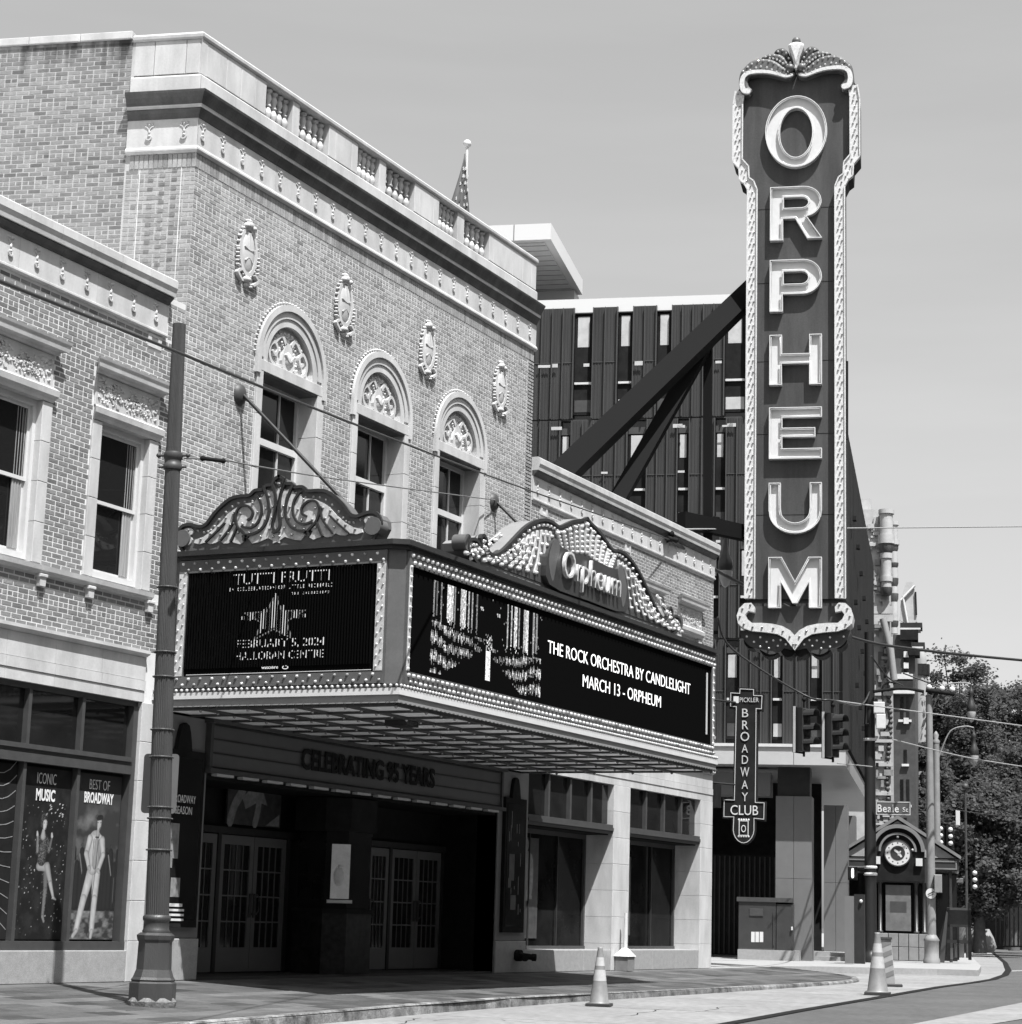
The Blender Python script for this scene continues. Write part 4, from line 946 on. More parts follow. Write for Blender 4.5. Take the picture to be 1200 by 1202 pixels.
for (p, q) in zip(per, per[1:]):
    L0 = math.dist(p, q); k = int(L0/.10)
    for i in range(k): t = (i+.5)/k; m.ball((p[0]+(q[0]-p[0])*t, p[1]+(q[1]-p[1])*t, 4.475), .028, 5, 3)
m.build('pearl_row', WHITEP, mq, kind='stuff')
m = MB()
for (p, q) in zip(per, per[1:]):
    L0 = math.dist(p, q); k = int(L0/.14)
    for i in range(k): t = (i+.5)/k; m.ball((p[0]+(q[0]-p[0])*t, p[1]+(q[1]-p[1])*t, 4.212), .022, 4, 3)
m.build('drip_bead', SHEETD, mq, kind='stuff')
# soffit: coffers framed by ribs
SOF = mat('soffit_panel_white', .85, .35, var=.12, vs=3); SOFR = mat('soffit_rib', .05, .5, var=.3)
m = MB(); m.addw([(MX0-.08, MY-.08, 4.215), (MX1+.08, MY-.08, 4.215), (MX1+.08, 0, 4.215), (MX0-.08, 0, 4.215)], [(0, 1, 2, 3)]); m.build('soffit_deck', SOFR, mq)
NX, NY = 14, 5; sx, sy = (MX1-MX0)/NX, -MY/NY
cof = MB(); a_, b_ = sx/2-.05, sy/2-.05
cof.addw([(-a_, -b_, 0), (a_, -b_, 0), (a_, b_, 0), (-a_, b_, 0), (-a_*.5, 0, -.05)], [(0, 1, 4), (1, 2, 4), (2, 3, 4), (3, 0, 4), (0, 1, 2, 3)]); cofm = cof.mesh('soffit_panel', SOF)
for i in range(NX):
    for j in range(NY): link(cofm, 'soffit_panel', (MX0+sx*(i+.5), MY+sy*(j+.5), 4.208), mq)
m = MB()
for i in range(NX+1): x = MX0+sx*i; m.addw([], []); MBx = MB(); m.O = V((0, 0, 0)); m.u = V((1, 0, 0)); m.w = V((0, 1, 0)); m.n = V((0, 0, 1)); m.box(x-.03, x+.03, MY, 0, 4.172, 4.213)
for j in range(NY+1): y = MY+sy*j; m.box(MX0, MX1, y-.03, y+.03, 4.174, 4.212)
m.build('soffit_rib', SOFR, mq)
m = MB()
for i in range(NX+1):
    for j in range(NY+1):
        m.ball((MX0+sx*i, MY+sy*j-.001, 4.165), .03, 6, 4)
        if i < NX: m.ball((MX0+sx*(i+.5), MY+sy*j, 4.165), .025, 6, 4)
m.build('soffit_bulb', BULBD, mq, kind='stuff')
m = MB((0, 0, 0), (1, 0, 0), (0, 1, 0)); m.box(28.9, 29.3, -3.5, -3.1, 4.08, 4.17); m.build('speaker_box', DARK, mq)
# borders with bulbs
def border(fr, a0, a1, b0, b1, tw, sw_, bw_, name):
    o = fr(.0); o.ring([(a0, b0), (a1, b0), (a1, b1), (a0, b1)], [(a0+sw_, b0+bw_), (a1-sw_, b0+bw_), (a1-sw_, b1-tw), (a0+sw_, b1-tw)], .0, .05)
    return o.build('screen_border', SHEET, mq)
border(LEFT, .35, 4.14, 4.52, 6.55, .20, .17, .18, 'l'); border(FRONT, MX0+ch+.02, MX1-.02, 4.52, 6.55, .22, .10, .20, 'f')
for a, b_ in ((.36, .51), (3.98, 4.13)): m = LEFT(); m.box(a, b_, 4.71, 6.34, .05, .056); m.build('white_side_strip', WHITEP, mq)
for a, b_ in ((MX0+ch+.025, MX0+ch+.115), (MX1-.115, MX1-.025)): m = FRONT(); m.box(a, b_, 4.73, 6.32, .05, .056); m.build('white_side_strip', WHITEP, mq)
bl = {'lit': (MB(), MB()), 'dull': (MB(), MB())}; rq = random.Random(12)
bulbs = LEFT(.05); bulbd = LEFT(.05)
def put(mb1, mb2, a, b_, r=.03, p=.75): (mb1 if rq.random() < p else mb2).dome(a, b_, 0, r, r*1.3, n=6, rings=2)
for z in (6.50, 6.40): 
    for i in range(17): put(bulbs, bulbd, .42+i*.222+(.111 if z < 6.45 else 0), z, .026, p=.55)
for z in (4.66, 4.57):
    for i in range(17): put(bulbs, bulbd, .42+i*.222+(.111 if z < 4.6 else 0), z, .026, p=.5)
for z in [4.78+.165*i for i in range(10)]:
    for a in (.39, .47, 4.02, 4.09): put(bulbs, bulbd, a, z+(.08 if a in (.47, 4.09) else 0), .022, .5)
bulbs.build('bulb', BULB, mq, kind='stuff'); bulbd.build('dull_bulb', BULBD, mq, kind='stuff')
bulbs = FRONT(.05); bulbd = FRONT(.05)
n_ = 84
for i in range(n_):
    a = MX0+ch+.1+i*(MX1-MX0-ch-.2)/(n_-1)
    for z in (6.49, 6.385): put(bulbs, bulbd, a+(.07 if z < 6.45 else 0), z, .034, .86)
    for z in (4.67, 4.565): put(bulbs, bulbd, a+(.07 if z < 4.6 else 0), z, .034, .8)
for i in range(11): z = 4.76+.155*i; put(bulbs, bulbd, MX0+ch+.07, z, .03, 1); put(bulbs, bulbd, MX1-.07, z, .03, 1)
bulbs.build('bulb', BULB, mq, kind='stuff'); bulbd.build('dull_bulb', BULBD, mq, kind='stuff')
# LED screens
m = LEFT(); m.box(.52, 3.97, 4.70, 6.35, .0, .012); sl = m.build('led_screen', SCREEN, mq)
LU = (0, -1, 0); LO = lambda u_, z: (MX0-.016, -u_, z)
text('TUTTI FRUTTI', LO(2.25, 6.13), LU, .18, .004, LEDM, sl, width=1.75, bold=-.005)
text('IN CELEBRATION OF LITTLE RICHARD', LO(2.25, 6.03), LU, .06, .004, LEDM, sl, width=1.9, bold=0.)
text('THE LEGEND LIVES', LO(2.8, 5.93), LU, .04, .004, LEDM, sl, width=.7)
text('FEBRUARY 5, 2024', LO(2.28, 5.13), LU, .13, .004, LEDM, sl, width=1.6, bold=-.005); text('HALLORAN CENTRE', LO(2.28, 4.94), LU, .13, .004, LEDM, sl, width=1.6, bold=-.005)
text('watchfire', LO(2.12, 4.79), LU, .055, .004, LEDM, sl, width=.30); m = LEFT(.016); m.ring([(2.4+.055*math.cos(t*.524), 4.805+.03*math.sin(t*.524)) for t in range(12)], [(2.4+.042*math.cos(t*.524), 4.805+.02*math.sin(t*.524)) for t in range(12)], 0, .004); m.build('screen_logo', LEDM, sl)
m = LEFT(.013); star = []
for k in range(10):
    t = math.pi/2+k*math.pi/5; r_ = .56 if k % 2 == 0 else .23; star.append((2.15+r_*math.cos(t)*1.1, 5.56+r_*math.sin(t)*.72))
m.ring(star, [(2.15+(x-2.15)*.86, 5.56+(z-5.56)*.86) for x, z in star], 0, .004); m.build('screen_star', LEDD, sl)
m = LEFT(.013)
for k in range(60):
    x = 2.15-.6+k*.02; 
    y_ = .36*max(0, 1-abs(x-2.15)/.22)+ (.1 if abs(x-2.15) < .45 else .03)
    z0_ = 5.60-(.26*(abs(x-2.15) < .28)+.05)*rq.uniform(.5, 1); z1_ = 5.60+y_*rq.uniform(.6, 1)
    if k % 2 == 0: m.box(x, x+.012, z0_, z1_, 0, .005)
m.build('screen_star_bars', LEDM, sl)
m = LEFT(.012); rq = random.Random(5)
for i in range(520):
    x = .54+.05*rq.randrange(68); z = rq.uniform(4.82, 6.25); m.box(x, x+.010, z, z+rq.uniform(.03, .25), 0, .002)
m.build('screen_glow_lines', mat('led_faint', .02, .5, emit=.018), sl, kind='stuff')
m = LEFT(.012); m.box(.57, 3.92, 4.725, 4.735, 0, .01); m.build('screen_lower_rail', METAL_L, sl)
lv = LEFT(.022)
for i in range(68): a = .55+.05*i; lv.box(a-.012, a+.006, 4.82, 6.33, 0, .022)
lv.build('screen_louvre', SCREEN, sl, kind='stuff')
m = FRONT(); m.box(MX0+ch+.12, MX1-.12, 4.72, 6.33, 0, .012); sf = m.build('led_screen', SCREEN, mq)
FO = lambda x, z: (x, MY-.016, z)
text('THE ROCK ORCHESTRA BY CANDLELIGHT', FO(35.58, 5.63), (1, 0, 0), .235, .004, LED, sf, width=6.75, bold=-.006)
text('MARCH 13 - ORPHEUM', FO(35.55, 5.21), (1, 0, 0), .235, .004, LED, sf, width=3.7, bold=-.006)
rq = random.Random(21); px_ = [FRONT(.013) for _ in range(4)]
cols_ = [(28.03, .02, .5), (28.12, .03, .3), (28.27, .02, .4), (28.52, .06, 1), (28.6, .07, .9), (28.72, .03, .5), (28.97, .05, .8), (29.05, .06, .9), (29.2, .02, .7), (29.33, .03, .6), (29.5, .02, .4), (30.62, .02, .6), (30.76, .03, .8), (30.92, .06, .9), (31.05, .03, .5), (31.27, .04, .7), (31.36, .05, 1), (31.62, .03, .6), (31.74, .03, .5)]
CX_ = .024; CZ_ = .03
CR = [rq.uniform(.25, 1.25) for _ in range(400)]; CJ = [rq.uniform(-1.1, 1.1) for _ in range(400)]
for ix in range(int(4.0/CX_)):
    x = 27.97+ix*CX_
    for iz in range(int(1.5/CZ_)):
        z = 4.80+iz*CZ_; v = 0
        t = abs(x-29.95)/2.0; left = x < 29.95
        floor_ = 5.55-.12*(not left)+.06*t
        if z > floor_-.02 and z < 6.22:
            for c_, w_, k_ in cols_:
                if abs(x-c_) < w_ and z > floor_+rq.uniform(-.02, .12): v = max(v, k_*rq.uniform(.5, 1))
            if rq.random() < .02*t: v = .4
        elif z < floor_:
            d = floor_-z; ph = d*(13-5*t)+t*3.2+.25*math.sin(x*5)
            lit = max(0, .5+.5*math.sin(ph*2.6+CJ[ix]))*CR[ix]; edge_ = d < (.85*t+.12 if left else .95*t+.1)
            if edge_ and t > .06: v = lit**1.5*rq.random()**.8*(.35+.9*t)*1.25
        if 29.86 < x < 30.03 and 4.86 < z < 5.36: v = .75+.25*rq.random()
        if 29.82 < x < 30.08 and 5.36 < z < 5.62 and rq.random() < .45: v = rq.uniform(.3, .9)
        if (abs(x-29.68) < .06 or abs(x-30.28) < .06) and abs(z-(6.02 if x < 30 else 5.98)) < .035 and rq.random() < .7: v = .6
        if v > .12: px_[0 if v < .3 else 1 if v < .52 else 2 if v < .78 else 3].box(x, x+CX_*.62, z, z+CZ_*.92, 0, .003)
for q_, e_ in zip(px_, (.06, .16, .34, .6)): q_.build('screen_picture', mat('led_level_%d' % int(e_*100), .05, .5, emit=e_), sf, kind='stuff')
m = FRONT(.013); m.box(39.86, 39.90, 4.92, 6.18, 0, .02); m.build('screen_edge_light', WHITE, sf)
# crest on the left face: traced scroll outline, real depth
def zc(x, y): p = onX(200+x/4.615, 550+y/4.615, MX0); return (-p.y, p.z)
half = [(600, 45), (575, 62), (560, 90), (530, 95), (512, 116), (468, 122), (438, 148), (385, 153), (340, 165), (295, 198), (245, 250), (212, 296), (192, 312), (165, 318), (120, 306), (78, 314), (55, 345), (50, 385), (62, 420)]
ax = -onX(331, 560, MX0).y
pts = [zc(*p) for p in half]; ctr = zc(600, 45)[0]
z_b = 6.72
lh = [(ctr-abs(ctr-a), max(b_, z_b)) for a, b_ in pts]; lh[-1] = (lh[-1][0]+.06, z_b)
sil = lh+[(2*ctr-a, b_) for a, b_ in lh[::-1][:-1]]
poly = sil  # starts at apex, down left, then back up right side
cr1 = link(None, 'crest', (MX0, -ctr, z_b), mq)
m = LEFT(.02); m.prism(poly, -.32, .0); m.build('backing', SHEET, cr1)
rim = LEFT(.02); rp = smooth2(lh, 3); 
rim.ribbon(rp, .05, .0, .05, n=1); rim.ribbon([(2*ctr-a, b_) for a, b_ in rp], .05, .0, .05, n=1); rim.build('rim', SHEETD, cr1)
bb = LEFT(.045)
def zm(pts, s_): return [((2*ctr-a) if s_ else a, b_) for a, b_ in (zc(*p) for p in pts)]
wf = [(600, 112), (572, 116), (558, 128), (532, 118), (522, 135), (505, 158), (480, 160), (462, 185), (430, 190), (395, 198), (350, 225), (318, 250), (280, 295), (235, 338), (188, 372), (142, 388), (135, 405), (165, 412), (190, 404), (205, 402), (222, 412), (252, 405), (276, 392), (292, 408), (320, 408), (338, 396), (352, 404), (385, 412), (406, 398), (392, 366), (405, 360), (436, 388), (450, 408), (488, 400), (538, 378), (568, 396), (600, 406)]
for s_ in (0, 1):
    m = LEFT(.02); m.prism(zm(wf, s_), -.01, .022+.003*s_); m.build('leaf_field', WHITEP, cr1)
m = LEFT(.02)
for s_ in (0, 1):
    for p_, w_ in (([(432, 282), (452, 268), (458, 235), (428, 205), (388, 212), (366, 255), (372, 310), (398, 345), (425, 372)], .035), ([(478, 150), (502, 190), (505, 250), (478, 305), (440, 325), (400, 318)], .035),
                   ([(518, 105), (540, 170), (545, 250), (518, 315), (478, 350), (425, 366)], .04), ([(566, 92), (582, 160), (578, 250), (566, 310), (575, 338), (600, 348)], .045),
                   ([(360, 245), (345, 310), (285, 392)], .03), ([(372, 325), (352, 370), (338, 398)], .03), ([(305, 300), (262, 345), (205, 400)], .03), ([(430, 375), (412, 372), (408, 392)], .03)):
        m.ribbon(zm(p_, s_), w_, 0, .06+.004*s_, n=5)
    for p_ in ([(600, 85), (600, 140)], [(545, 150), (562, 200), (560, 270), (545, 330), (500, 372), (455, 388)], [(498, 170), (525, 210), (522, 280), (495, 325), (450, 348), (418, 350)], [(455, 190), (482, 240), (470, 290), (420, 310), (388, 290), (392, 240), (420, 228), (432, 250)], [(350, 250), (325, 320), (240, 392)], [(355, 300), (330, 345), (305, 395)], [(378, 350), (372, 372), (392, 395)], [(310, 270), (240, 345), (150, 398)], [(600, 200), (600, 330)], [(600, 370), (600, 395)], [(110, 335), (80, 360), (95, 400)]):
        q_ = smooth2(zm(p_, s_), 6); last = q_[0]; bb.dome(last[0], last[1], 0, .024, .035, n=6)
        for p in q_:
            if math.dist(p, last) > .17: bb.dome(p[0], p[1], 0, .024, .035, n=6); last = p
m.build('scroll_rim', SHEETD, cr1)
m = LEFT(.02)
for s_ in (0, 1): m.ribbon(zm([(118, 345), (92, 348), (80, 375), (98, 402), (112, 390)], s_), .11, 0, .03, n=4)
m.build('curl', WHITEP, cr1)
for i, p in enumerate(smooth2(lh, 4)):
    if i % 3 == 1:
        a, b_ = p; a += .09; b_ -= .09
        bb.dome(a, b_, -.05, .03, .06, n=6); bb.dome(2*ctr-a, b_, -.05, .03, .06, n=6)
bb.build('bulb', BULBD, cr1, kind='stuff')
for s_ in (-1, 1):
    a = ctr+s_*(ctr-lh[-3][0]-.1); m = MB(); m.tube([(MX0-.088, -a, z_b+.2), (MX0+.16, -a, z_b+.2)], .14, 14); m.build('end_scroll', SHEET, cr1)
# crest on the front face
def zf(x, y): p = onY(520+x/4.286, 590+y/4.286, MY); return (p.x, p.z)
fh = [(707, 78), (690, 88), (650, 92), (610, 108), (580, 122), (560, 120), (530, 98), (495, 88), (450, 95), (400, 125), (350, 175), (300, 228), (255, 262), (225, 262), (205, 235), (200, 190), (185, 165), (172, 180), (175, 225), (150, 190), (125, 185), (108, 200), (112, 240), (140, 275)]
pts = [zf(*p) for p in fh]; c2 = 33.62
lh2 = [(c2-abs(c2-a), max(b_, z_b)) for a, b_ in pts]; lh2[0] = (c2, lh2[0][1]); lh2[-1] = (lh2[-1][0]+.1, z_b)
poly = lh2+[(2*c2-a, b_) for a, b_ in lh2[::-1][:-1]]
cr2 = link(None, 'crest', (c2, MY, z_b), mq)
m = FRONT(.02); m.prism(poly, -.42, .0); m.build('backing', mat('crest_sheet_grey', .2, .4, var=.1), cr2)
rim = FRONT(.02); rp = smooth2(lh2, 3); rim.ribbon(rp, .05, 0, .07, n=1); rim.ribbon([(2*c2-a, b_) for a, b_ in rp], .05, 0, .07, n=1); rim.build('rim', SHEETD, cr2)
m = FRONT(.025); m.prism([p for p in inset(poly, .07)], 0, .012); m.build('field', mat('crest_field_dark', .055, .4, var=.25), cr2)
hm = FRONT(.038); bb = FRONT(.075)
def top_at(a):
    best = z_b
    for p, q in zip(lh2, lh2[1:]):
        if min(p[0], q[0]) <= c2-abs(c2-a) <= max(p[0], q[0]) and p[0] != q[0]: best = max(best, p[1]+(q[1]-p[1])*(c2-abs(c2-a)-p[0])/(q[0]-p[0]))
    return best
def row(pts, wd, step=.14):
    for s_ in (0, 1):
        q_ = [((2*c2-a) if s_ else a, b_) for a, b_ in pts]; hm.ribbon(q_, wd, 0, .03, n=3)
        sm = smooth2(q_, 6); last = sm[0]; bb.dome(last[0], last[1], 0, .034, .05, n=6)
        for p in sm:
            if math.dist(p, last) > step: bb.dome(p[0], p[1], 0, .034, .05, n=6); last = p
for k in range(9):      # fan of leaves on each shoulder
    a0 = 30.75+k*.17; zt = top_at(a0)-.2; a1 = 29.55+k*.33
    if zt > 7: row([(a1, 6.80+.02*k), (a1+(a0-a1)*.55, 6.80+(zt-6.8)*.45), (a0, zt)], .07)
for k in range(3): row([(28.95+.2*k, 6.82), (29.3+.2*k, 6.92+.06*k), (29.75+.22*k, 7.1+.12*k)], .08)
for k in range(11):     # shell over the name
    a0 = c2-1.25+k*.25; zt = top_at(a0)-.12; zb = 7.62-abs(a0-c2)*.12
    hm.ribbon([(c2+(a0-c2)*.85, zb), (a0, zt)], .09, 0, .035, n=2)
    for j in range(6): t = j/5; bb.dome(c2+(a0-c2)*(.85+.15*t), zb+(zt-zb)*t, 0, .034, .05, n=6)
hm.build('leaf', WHITEP, cr2)
for i, p in enumerate(smooth2(lh2, 4)):
    if i % 2: bb.dome(p[0]+.05, p[1]-.08, -.04, .032, .06, n=6); bb.dome(2*c2-p[0]-.05, p[1]-.08, -.04, .032, .06, n=6)
bb.build('bulb', BULB, cr2, kind='stuff')
m = FRONT(.038); m.prism(closed([(31.95, 6.78), (31.85, 7.25), (32.15, 7.62), (32.45, 7.5), (33.6, 7.52), (34.8, 7.5), (35.1, 7.62), (35.4, 7.25), (35.3, 6.78), (33.6, 6.74)], 3), 0, .10); pn = m.build('name_panel', mat('name_panel_dark', .03, .4, var=.3), cr2)
for s_ in (-1, 1):
    m = FRONT(.14); m.prism(closed([(c2+s_*1.55, 6.85), (c2+s_*1.72, 7.2), (c2+s_*1.5, 7.6), (c2+s_*1.28, 7.5), (c2+s_*1.4, 7.2)], 4), -.06, .0); m.build('side_scroll', SHEET, cr2)
text('Orpheum', (c2, MY-.16, 6.98), (1, 0, 0), .52, .06, WHITEP, cr2, 'name_letters', width=2.5, shear=.12, bold=-.012)
for s_ in (-1, 1):
    for dx_, zz_, r_ in ((4.62, 7.0, .17), (4.2, 6.98, .1)):
        m = MB(); m.tube([(c2+s_*dx_, MY-.08, zz_), (c2+s_*dx_, MY+.16, zz_)], r_*.8, 14); m.build('end_scroll', SHEET, cr2)
# tie rods
for x in (28.86, 38.6):
    rd = link(None, 'tie_rod', (x, 0, 9.78), mq)
    m = FR(); m.dome(x, 9.78, .012, .17, .10, n=14, rings=3, ry=.2); m.build('wall_disk', FRAME, rd)
    tp = (x-.0, -3.3, 6.72); m = MB(); m.tube([(x, -.1, 9.76), (x+.02, -3.3, 6.72)], .032, 8); m.build('rod', DARK, rd)
m = MB(); m.tube([(27.6, -3.6, 6.7), (27.6, -3.6, 6.8)], .05, 6); m.build('rod_anchor', DARK, mq)

# ================================================================== BLADE SIGN
SO = V((54, -1.57, 0)); SG = lambda c=0.: MB(SO-E1*c, -E2, UP)
bs = thing('vertical_sign', (54.2, -1.57, 8.4), 'towering vertical theatre sign spelling ORPHEUM with shell crown and bulb border', 'sign')
outl = [(1.37, 9.95), (1.37, 21.75), (1.47, 21.95), (1.60, 22.05), (1.62, 22.4), (1.80, 22.62), (1.80, 24.35), (1.74, 24.75)]
top = [(1.55, 25.1), (1.2, 25.35), (.6, 25.45), (0, 25.5)]
ro = outl+top; full = [(a, b_) for a, b_ in ro]+[(-a, b_) for a, b_ in ro[::-1][1:]]
m = SG(); m.prism([(a, b_) for a, b_ in full], -.85, -.06); m.build('cabinet', SIGND, bs)
m = SG(); m.prism([(-1.37, 9.75), (-1.36, 9.0), (-.8, 8.98), (-.35, 8.9), (0, 8.62), (.35, 8.9), (.8, 8.98), (1.36, 9.0), (1.37, 9.75)], -.7, -.045); m.build('lower_field', SIGNF, bs)
m = SG(); fi = [(a*.985, b_) for a, b_ in full]; m.prism(fi, -.059, -.04); m.build('field', SIGNF, bs)
for z in (12.3, 14.6, 16.7, 19.0, 21.2): m = SG(); m.box(-1.1, 1.1, z, z+.012, -.04, -.034); m.build('field_seam', SIGND, bs)
bd = SG(); bl_ = SG(.15); bdk = SG(.15)
for s_ in (-1, 1):
    o = [(s_*a, b_) for a, b_ in outl]; i_ = [(s_*(a-.27), b_+(.06 if b_ > 21.8 else 0)) for a, b_ in outl]
    for k in range(len(o)-1):
        q_ = [o[k], o[k+1], i_[k+1], i_[k]]; bd.prism(q_, -.05, .14)
    for (wa, nm) in ((0, 'o'), (1, 'i')):
        e = o if wa == 0 else i_; 
        for k in range(len(e)-1): bd.ribbon([e[k], e[k+1]], .035, .14, .19, n=1)
    for k in range(len(o)-1):
        p0, p1 = V(o[k]), V(o[k+1]); q0, q1 = V(i_[k]), V(i_[k+1]); n_ = max(1, int((p1-p0).length/.17))
        for j in range(n_):
            t = (j+.5)/n_; p = p0.lerp(p1, t); q = q0.lerp(q1, t)
            for w_ in ((.3, .7) if j % 2 else (.5,)): r = p.lerp(q, w_); (bdk if (j+k) % 3 else bl_).dome(r.x, r.y, 0, .028, .04, n=6)
BORD = mat('pale_sign_border', .5, .4, var=.22, vs=16)
bd.build('border', BORD, bs); bl_.build('bulb', BULB, bs, kind='stuff'); bdk.build('dull_bulb', BULBD, bs, kind='stuff')
# letters: open channels with raised rims
def channel(name, loops):
    """loops[0] outline, others holes; all 2-D in sign coordinates"""
    cu_ = bpy.data.curves.new('tmp', 'CURVE'); cu_.dimensions = '2D'; cu_.fill_mode = 'BOTH'; cu_.extrude = .02
    for lp in loops:
        sp = cu_.splines.new('POLY'); sp.points.add(len(lp)-1); sp.use_cyclic_u = True
        for q, p in zip(sp.points, lp): q.co = (p[0], p[1], 0, 1)
    to = bpy.data.objects.new('tmp', cu_); C.objects.link(to); bpy.context.view_layer.update()
    me = bpy.data.meshes.new_from_object(to.evaluated_get(bpy.context.evaluated_depsgraph_get())); bpy.data.objects.remove(to); bpy.data.curves.remove(cu_)
    f = SG(.03)
    for q in me.vertices: q.co = f.P(q.co.x, q.co.y, q.co.z)-WL[bs.name]
    me.materials.clear(); me.materials.append(WHITE); o = link(me, 'letter_'+name, WL[bs.name], bs)
    r = SG(); t = SG()
    for k, lp in enumerate(loops):
        ins = inset(lp, .022 if k == 0 else -.022); r.ring(lp, ins, -.04, .155)
        tb = inset(lp, .05 if k == 0 else -.05); r3 = [SG(.13).P(a, b_, 0) for a, b_ in tb]; t.tube(r3+[r3[0]], .012, 6, caps=False)
    r.build('channel_rim', WHITE, o); t.build('neon_tube', mat('unlit_neon_tube', .7, .2, coat=.5), o)
def ell(rx, rz, z, n=40, p=1.): return [(rx*math.copysign(abs(math.cos(2*math.pi*i/n))**p, math.cos(2*math.pi*i/n)), z+rz*math.copysign(abs(math.sin(2*math.pi*i/n))**p, math.sin(2*math.pi*i/n))) for i in range(n)]
def arcp(cx_, cz_, rx, rz, t0, t1, n=10): return [(cx_+rx*math.cos(math.radians(t0+(t1-t0)*i/n)), cz_+rz*math.sin(math.radians(t0+(t1-t0)*i/n))) for i in range(n+1)]
channel('o', [ell(.88, 1.08, 23.46), ell(.46, .74, 23.42)])
W_ = .73
def rz(z0, z1): return lambda a, b_: (a, z0+(z1-z0)*b_)
f = rz(20.21, 21.80)
channel('r', [[f(-W_, 0), f(-W_, 1), f(.1, 1)]+[(a, b_) for a, b_ in arcp(.22, f(0, .715)[1], .50, .285*1.59, 90, -80, 12)]+[f(.74, .02), f(.32, .02), f(-.02, .40), f(-.36, .40), f(-.36, 0)],
              [f(-.34, .80), f(-.34, .60), f(.12, .60)]+arcp(.16, f(0, .70)[1], .19, .10*1.59, -90, 90, 8)+[f(.12, .80)]])
f = rz(18.11, 19.63)
channel('p', [[f(-W_, 0), f(-W_, 1), f(.1, 1)]+arcp(.20, f(0, .665)[1], .53, .335*1.52, 90, -90, 14)+[f(-.36, .33), f(-.36, 0)],
              [f(-.34, .77), f(-.34, .53), f(.10, .53)]+arcp(.16, f(0, .65)[1], .19, .12*1.52, -90, 90, 8)+[f(.10, .77)]])
f = rz(15.98, 17.43)
channel('h', [[f(-W_, 0), f(-W_, 1), f(-.38, 1), f(-.38, .62), f(.38, .62), f(.38, 1), f(W_, 1), f(W_, 0), f(.38, 0), f(.38, .42), f(-.38, .42), f(-.38, 0)]])
f = rz(13.86, 15.33)
channel('e', [[f(-W_, 0), f(-W_, 1), f(W_, 1), f(W_, .80), f(-.36, .80), f(-.36, .60), f(.55, .60), f(.55, .42), f(-.36, .42), f(-.36, .20), f(W_, .20), f(W_, 0)]])
f = rz(11.75, 13.18)
channel('u', [[f(-W_, 1), f(-W_, .45)]+arcp(0, f(0, .42)[1], .72, .42*1.43, 180, 360, 16)+[f(W_, .45), f(W_, 1), f(.40, 1), f(.40, .5)]+arcp(0, f(0, .45)[1], .39, .24*1.43, 0, -180, 12)+[f(-.40, .5), f(-.40, 1)]])
f = rz(9.68, 11.09)
channel('m', [[f(-W_, 0), f(-W_, 1), f(-.36, 1), f(0, .52), f(.36, 1), f(W_, 1), f(W_, 0), f(.38, 0), f(.38, .50), f(.07, .09), f(-.07, .09), f(-.38, .50), f(-.38, 0)]])
# crown: shell leaves with rows of bulbs
def zk(x, y): return ((x-497)/6.012/42.2, 26.30-(y-42)/6.012/39.6)
crn = link(None, 'crown', SO+UP*25, bs)
CRN = mat('crown_enamel', .075, .45, var=.35, vs=2.5)
def leaf(pts, c0, c1, m_, nm, blb=None, mirror=True):
    P_ = [zk(*p) for p in pts]
    for s_ in ((1, -1) if mirror else (1,)):
        q_ = closed([(s_*a, b_) for a, b_ in P_], 3); m = SG(); n = len(q_); ins = inset(q_, .07); area = 0
        m.add([(a, b_, c0) for a, b_ in q_]+[(a, b_, c1-.06) for a, b_ in q_]+[(a, b_, c1) for a, b_ in ins], [(i, (i+1)%n, n+(i+1)%n, n+i) for i in range(n)]+[(n+i, n+(i+1)%n, 2*n+(i+1)%n, 2*n+i) for i in range(n)]+[tuple(range(2*n, 3*n))])
        o = m.build(nm, m_, crn)
        if blb:
            bm_ = SG(c1)
            for rowp, k in blb:
                sm = smooth2([zk(*p) for p in rowp], 8); tot = sum(math.dist(a, b_) for a, b_ in zip(sm, sm[1:])); d = 0; nx = 0
                for a, b_ in zip(sm, sm[1:]):
                    d += math.dist(a, b_)
                    if d >= nx: bm_.dome(s_*b_[0], b_[1], 0, .034, .05, n=6); nx += tot/k
            bm_.build('bulb', BULB, crn, kind='stuff')
leaf([(335, 128), (362, 104), (410, 103), (440, 138), (460, 190), (480, 255), (455, 262), (425, 200), (390, 165), (345, 146)], -.6, .10, SIGNF, 'inner_leaf', [([(360, 130), (410, 125), (445, 190), (465, 245)], 5)])
leaf([(238, 182), (280, 150), (330, 143), (385, 158), (430, 200), (472, 262), (440, 285), (395, 245), (340, 205), (285, 188)], -.6, .16, CRN, 'middle_leaf', [([(270, 170), (330, 160), (390, 180), (435, 240)], 6), ([(300, 182), (350, 192), (400, 225)], 4)])
leaf([(82, 330), (95, 275), (125, 240), (165, 205), (222, 188), (300, 192), (360, 220), (415, 265), (470, 290), (492, 305), (470, 332), (430, 342), (370, 325), (300, 305), (215, 300), (160, 312), (145, 345), (155, 385), (178, 410), (165, 438), (130, 448), (98, 425), (84, 380)], -.6, .26, CRN, 'outer_leaf', [([(110, 280), (160, 235), (230, 205), (310, 215), (380, 255), (440, 295)], 9), ([(130, 290), (190, 260), (260, 250), (330, 280), (400, 315), (460, 318)], 9)])
for s_ in (1, -1):
    m = SG(.245); m.ribbon([(s_*a, b_) for a, b_ in (zk(*p) for p in [(470, 322), (425, 330), (370, 312), (300, 292), (215, 285), (150, 292), (115, 320), (105, 370), (118, 415), (150, 425)])], .085, -.2, .05, taper=(.7, 1.9), n=5); m.build('pale_lip', BORD, crn)
